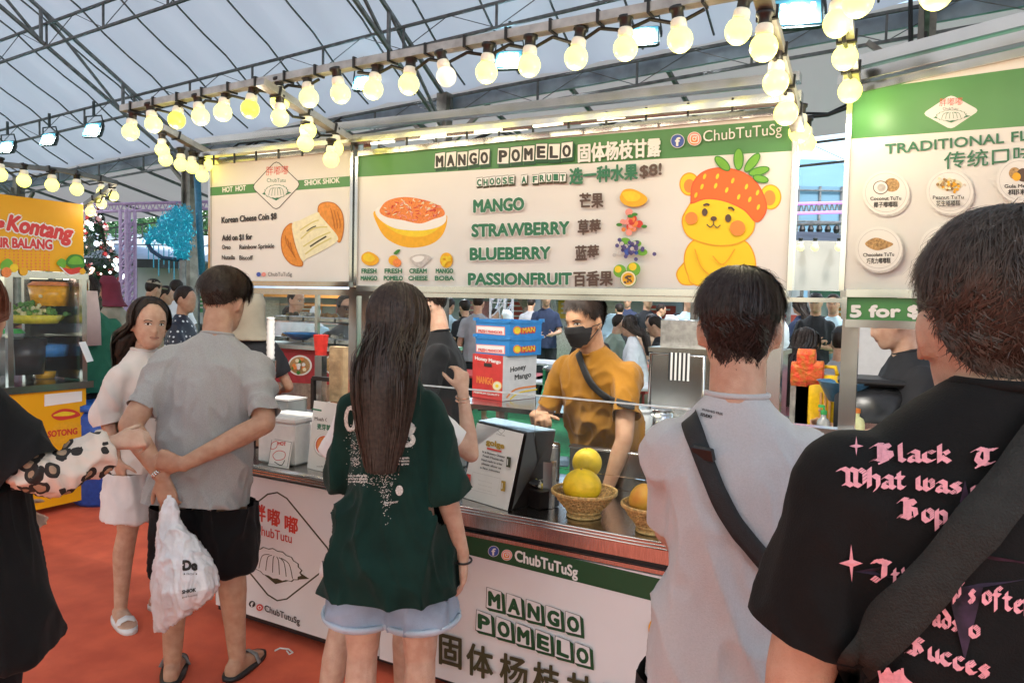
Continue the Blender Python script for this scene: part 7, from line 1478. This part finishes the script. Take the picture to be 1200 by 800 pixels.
def seat(x, y, s, top, bot, d, face, label, sit=True, fem=False, H=1.66, long=False, hat=None, arms=0, scarf=None, sk=0, detail=False, hairc=None):
    d = d * (1.3 if 500 < x < 1000 and d > 5.5 else 1); p0 = at(x, y, d=d); ztop = p0.z
    if sit: hz = max(.40, min(.70, ztop - .47 * H)); loc = (p0.x, p0.y, 0)
    else: hz = None; H = max(1.45, min(1.8, ztop)); loc = (p0.x, p0.y, 0)
    p = Person(label, loc, face, H, sk, fem, head=(random.uniform(-12, 12), random.uniform(0, 12), 0), lean=8 if sit else 1, hip_z=hz, group=None); k = p.k; vx = .016 if not detail else .009
    S_ = p.shR.z
    if arms == 0: p.arm(1, (.24, .08, S_ - .27), (.12, .32, S_ - .32)); p.arm(-1, (-.24, .08, S_ - .27), (-.12, .32, S_ - .30))
    elif arms == 1: p.arm(1, (.24, .0, S_ - .28), (-.02, .2, S_ - .22)); p.arm(-1, (-.24, .0, S_ - .28), (.04, .19, S_ - .25))
    else: p.arm(1, (.23, -.02, S_ - .28), (.24, .05, S_ - .52)); p.arm(-1, (-.23, -.02, S_ - .28), (-.24, .05, S_ - .52))
    if sit: p.legs((-.11, .44, .07), (.11, .44, .07), kn=((-.11, .42, hz + .0), (.11, .42, hz + .0)))
    else: p.legs((-.11, 0, .07), (.11, .03, .07))
    p.torso(); me = remesh(p.body, vx, 1); p.bb_ = BVHTree.FromPolygons([v.co.copy() for v in me.vertices], [q.vertices[:] for q in me.polygons]); p.skin_o = p.put('body', me, p.skm)
    dz = .53 * H - p.hz; hemw = (.86 if sit else .80)
    p.tshirt(cc[top], hemw, .022, .22, .055, voxel=vx, amp=.012, neck=False, seed=random.random() * 50)
    if sit: p.hem = hz + .10
    p.bottoms(cc[bot], 'trousers', leg=.9 if bot != 'blue' else .6, ease=.02, voxel=vx)
    if hat: 
        b = MB(); 
        for i, u in enumerate(np.linspace(.62, .999, 8)):
            for j in range(20): b.v.append(tuple(p.hM @ headsurf(2 * PI * j / 20, u, .018)))
        for i in range(7):
            for j in range(20): b.f.append((i * 20 + j, (i + 1) * 20 + j, (i + 1) * 20 + (j + 1) % 20, i * 20 + (j + 1) % 20)); b.m.append(0)
        p.put('cap', b, cc[hat]); q = MB().loft([(p.hM @ V3((0, .10, .15)), p.hM.to_3x3() @ V3((.07, 0, 0)), p.hM.to_3x3() @ V3((0, .07, 0))), (p.hM @ V3((0, .10, .158)), p.hM.to_3x3() @ V3((.07, 0, 0)), p.hM.to_3x3() @ V3((0, .07, 0)))], 16); p.put('cap_peak', q, cc[hat])
    if scarf:
        b = MB(); b.loft([(p.hM @ V3((0, -.03, -.10)), V3((.15, 0, 0)), V3((0, .12, 0))), (p.hM @ V3((0, -.02, -.03)), V3((.10, 0, 0)), V3((0, .10, 0))), (p.hM @ V3((0, -.02, .06)), V3((.09, 0, 0)), V3((0, .10, 0))), (p.hM @ V3((0, -.025, .16)), V3((.088, 0, 0)), V3((0, .105, 0))), (p.hM @ V3((0, -.025, .235)), V3((.05, 0, 0)), V3((0, .06, 0)))], 20); me = remesh(b, .015, 2); p.put('headscarf', me, cc[scarf])
    elif long: longhair(p, p.shR.z - .16, [(p.shR.z + .2, .09), (p.shR.z, .10), (p.shR.z - .16, .07)], [(p.shR.z + .2, -.12), (p.shR.z, -.15), (p.shR.z - .16, -.17)], N=120, wd=.006, segs=8)
    else: p.hair(N=900 if detail else 0, strands=detail, off=.018, front=.80, side=.6, back=.22, cap_n=(30, 10), wd=.002, m=hairc)
    if detail: p.face()
    elif abs(((face + 180) % 360) - 180) > 60: p.face(mouth=False)
    if sit:
        q = p.W @ V3((0, 0, 0)); st = thing('plastic_stool', 'stool under the ' + ' '.join(label.split()[:9]), 'stool', (p.loc.x, p.loc.y, 0), 0, 'stools in the eating area'); MB().bb((p.loc.x - .16, p.loc.y - .16, hz - .13), (p.loc.x + .16, p.loc.y + .16, hz - .10)).build('seat', tabr, st)
        for sx in (-1, 1):
            for sy in (-1, 1): MB().beam((p.loc.x + sx * .16, p.loc.y + sy * .16, 0), (p.loc.x + sx * .12, p.loc.y + sy * .12, hz - .13), .025).build('leg', tabr, st)
    return p
seat(560, 345, 1, 'grey', 'black', 7.6, -20, 'standing man in grey with a dark backpack behind the mango cartons', False, H=1.7, arms=2)
seat(546, 352, 1, 'black', 'black', 8.6, -60, 'standing person in black left of the man with the backpack', False, arms=2)
seat(524, 350, 1, 'sky', 'navy', 8.8, 10, 'standing person in pale blue beside the second worker', False, arms=2)
seat(695, 349, 1, 'black', 'navy', 6.6, -30, 'seated man in a black shirt just right of the vendor head', True)
seat(708, 353, 1, 'sky', 'navy', 8.2, 60, 'person in a pale blue headscarf near the vendor ear', True, scarf='sky')
seat(717, 359, 1, 'sage', 'khaki', 7.4, 40, 'seated person in a sage green shirt at the white table', True)
seat(736, 346, 1, 'navy', 'black', 12, 170, 'far standing person in navy behind the white table', False)
seat(749, 364, 1, 'white', 'blue', 6.8, -110, 'seated woman in a white top and bright blue skirt facing left', True, True, long=True)
seat(763, 357, 1, 'tan', 'khaki', 8.6, 160, 'person in tan facing us at the far table', True)
seat(781, 359, 1, 'black', 'black', 6.9, -100, 'seated man in black facing left at the right end of the tables', True)
seat(797, 352, 1, 'sky', 'navy', 8.4, -100, 'person with a pale headscarf behind the seated man in black', True, scarf='white')
seat(914, 348, 1, 'white', 'navy', 7.8, -90, 'person in white half hidden by the right sign post', False, arms=2)
seat(934, 385, 1, 'pink', 'navy', 5.4, 20, 'seated woman in a pink top seen through the gap', True, True, long=True)
seat(940, 349, 1, 'navy', 'black', 8.4, -60, 'dark haired person in navy at the left of the gap', False, True, long=True)
seat(957, 340, 1, 'black', 'grey', 7.2, 178, 'standing man in a black tee with folded arms in the gap', False, arms=1, hat='black')
seat(978, 346, 1, 'sky', 'navy', 7.4, -170, 'standing person in pale blue beside the man with folded arms', False)
seat(984, 372, 1, 'grey', 'navy', 5.4, 10, 'seated person in a dark cap in front of the standing pair', True, hat='black')
# more diners: copies of the people above at other tables
SRC = [o for o in bpy.data.objects if o.type == 'EMPTY' and o.name.startswith('person') and ('seated' in o['label'] or 'standing' in o['label'] or 'facing us at' in o['label'])]
spots = [(455, 10.5, 'person at the far tables just left of the long haired girl'), (476, 12, 'person at the far tables hidden behind the long haired girl'), (537, 13.5, 'distant person behind the standing man with the backpack'), (572, 14, 'distant person by the pale truss tower'), (602, 13, 'distant person right of the pale truss tower'), (622, 15, 'distant person left of the vendor mask'), (640, 12.5, 'distant person just left of the vendor head'), (705, 15.5, 'distant person right of the vendor head in the last row'), (727, 14.5, 'distant person over the white table'), (742, 16, 'distant person in the last row above the woman in white'), (758, 12.5, 'diner between the two men in black at the tables'), (772, 15, 'distant diner above the man in black'), (788, 13, 'distant diner near the right end of the tables'), (806, 12, 'diner left of the middle grey tee man head'), (897, 11, 'diner right of the middle grey tee man ear'), (922, 13, 'distant diner beside the right sign post'), (968, 13.5, 'distant person between the standing pair in the gap'), (330, 10, 'distant person over the glass case, left one'), (368, 11.5, 'distant person over the glass case, right one')]
for i, (x_, d_, l_) in enumerate(spots):
    s_ = SRC[(i * 5 + 3) % len(SRC)]; q_ = at(x_, 350, d=d_); c_ = copytree(s_, (q_.x, q_.y, 0), s_.rotation_euler.z + random.uniform(-1.2, 1.2), l_); c_['group'] = 'diners at the far tables'
# left window
pv = seat(106, 327, 1, 'green', 'black', 5.9, -75, 'drinks stall worker in a dark green tee reading a slip', False, detail=True, H=1.7)
b = MB(); sp = pv.shR; 
seat(13, 333, 1, 'purple', 'black', 7.6, 20, 'woman in a purple top seen through the left glass case', True, True, long=True)
seat(72, 330, 1, 'navy', 'black', 9.0, 160, 'man in navy seen through the middle of the left glass case', False)
seat(133, 324, 1, 'khaki', 'khaki', 7.8, -120, 'person in a maroon headscarf bending behind the green tee worker', False, True, scarf='maroon')
seat(175, 328, 1, 'tan', 'navy', 9.2, 10, 'man in a pale cap behind the girl facing us', False, hat='khaki')
seat(189, 336, 1, 'sky', 'navy', 9.6, 30, 'person in a pale blue shirt with a dark strap', False)
seat(204, 328, 1, 'white', 'navy', 10.2, -20, 'person in white farther back by the tent post', False)
seat(212, 337, 1, 'dots', 'black', 6.9, 60, 'woman in a black polka dot top with her hair up', False, True)
seat(293, 342, 1, 'black', 'black', 4.9, -30, 'woman in a brown headscarf behind the grey tee man', False, True, scarf='khaki')
seat(345, 340, 1, 'white', 'grey', 8, 100, 'person in white beyond the glass case of trays', False)
seat(405, 347, 1, 'grey', 'black', 6.4, 120, 'person in grey behind the posts between the two left signs', False)
# right stall worker
p = Person('right hand stall worker in a black tee partly hidden by the nearest man', (0, 0, 0), -110, 1.68, 1)
q = at(1078, 400, d=3.35); bpy.data.objects.remove(p.t); INV.pop(None, None)
p = Person('right hand stall worker in a black tee partly hidden by the nearest man', (q.x, q.y, 0), -110, 1.68, 1, head=(0, 15, 0), lean=6)
p.arm(1, (.24, .08, 1.08), (.14, .32, 1.06)); p.arm(-1, (-.24, .08, 1.08), (-.12, .33, 1.04)); p.legs((-.12, 0, .07), (.12, 0, .07)); p.torso(); p.skinmesh(.009); p.tshirt(cc['black'], .8, .024, .23, .056, amp=.01, voxel=.01); p.bottoms(cc['black'], 'trousers', leg=.97, voxel=.014); p.hair(N=1500, off=.016, back=.22); p.face()
# slip of paper and stall back row behind the camera's left are left unseen
b = MB().box(at(101, 412, d=5.3), (.12, .004, .15), (R(20), 0, R(-50))); solid('paper_slip', 'white printed slip in the hand of the green tee worker', 'paper', [('slip', b, paper)])
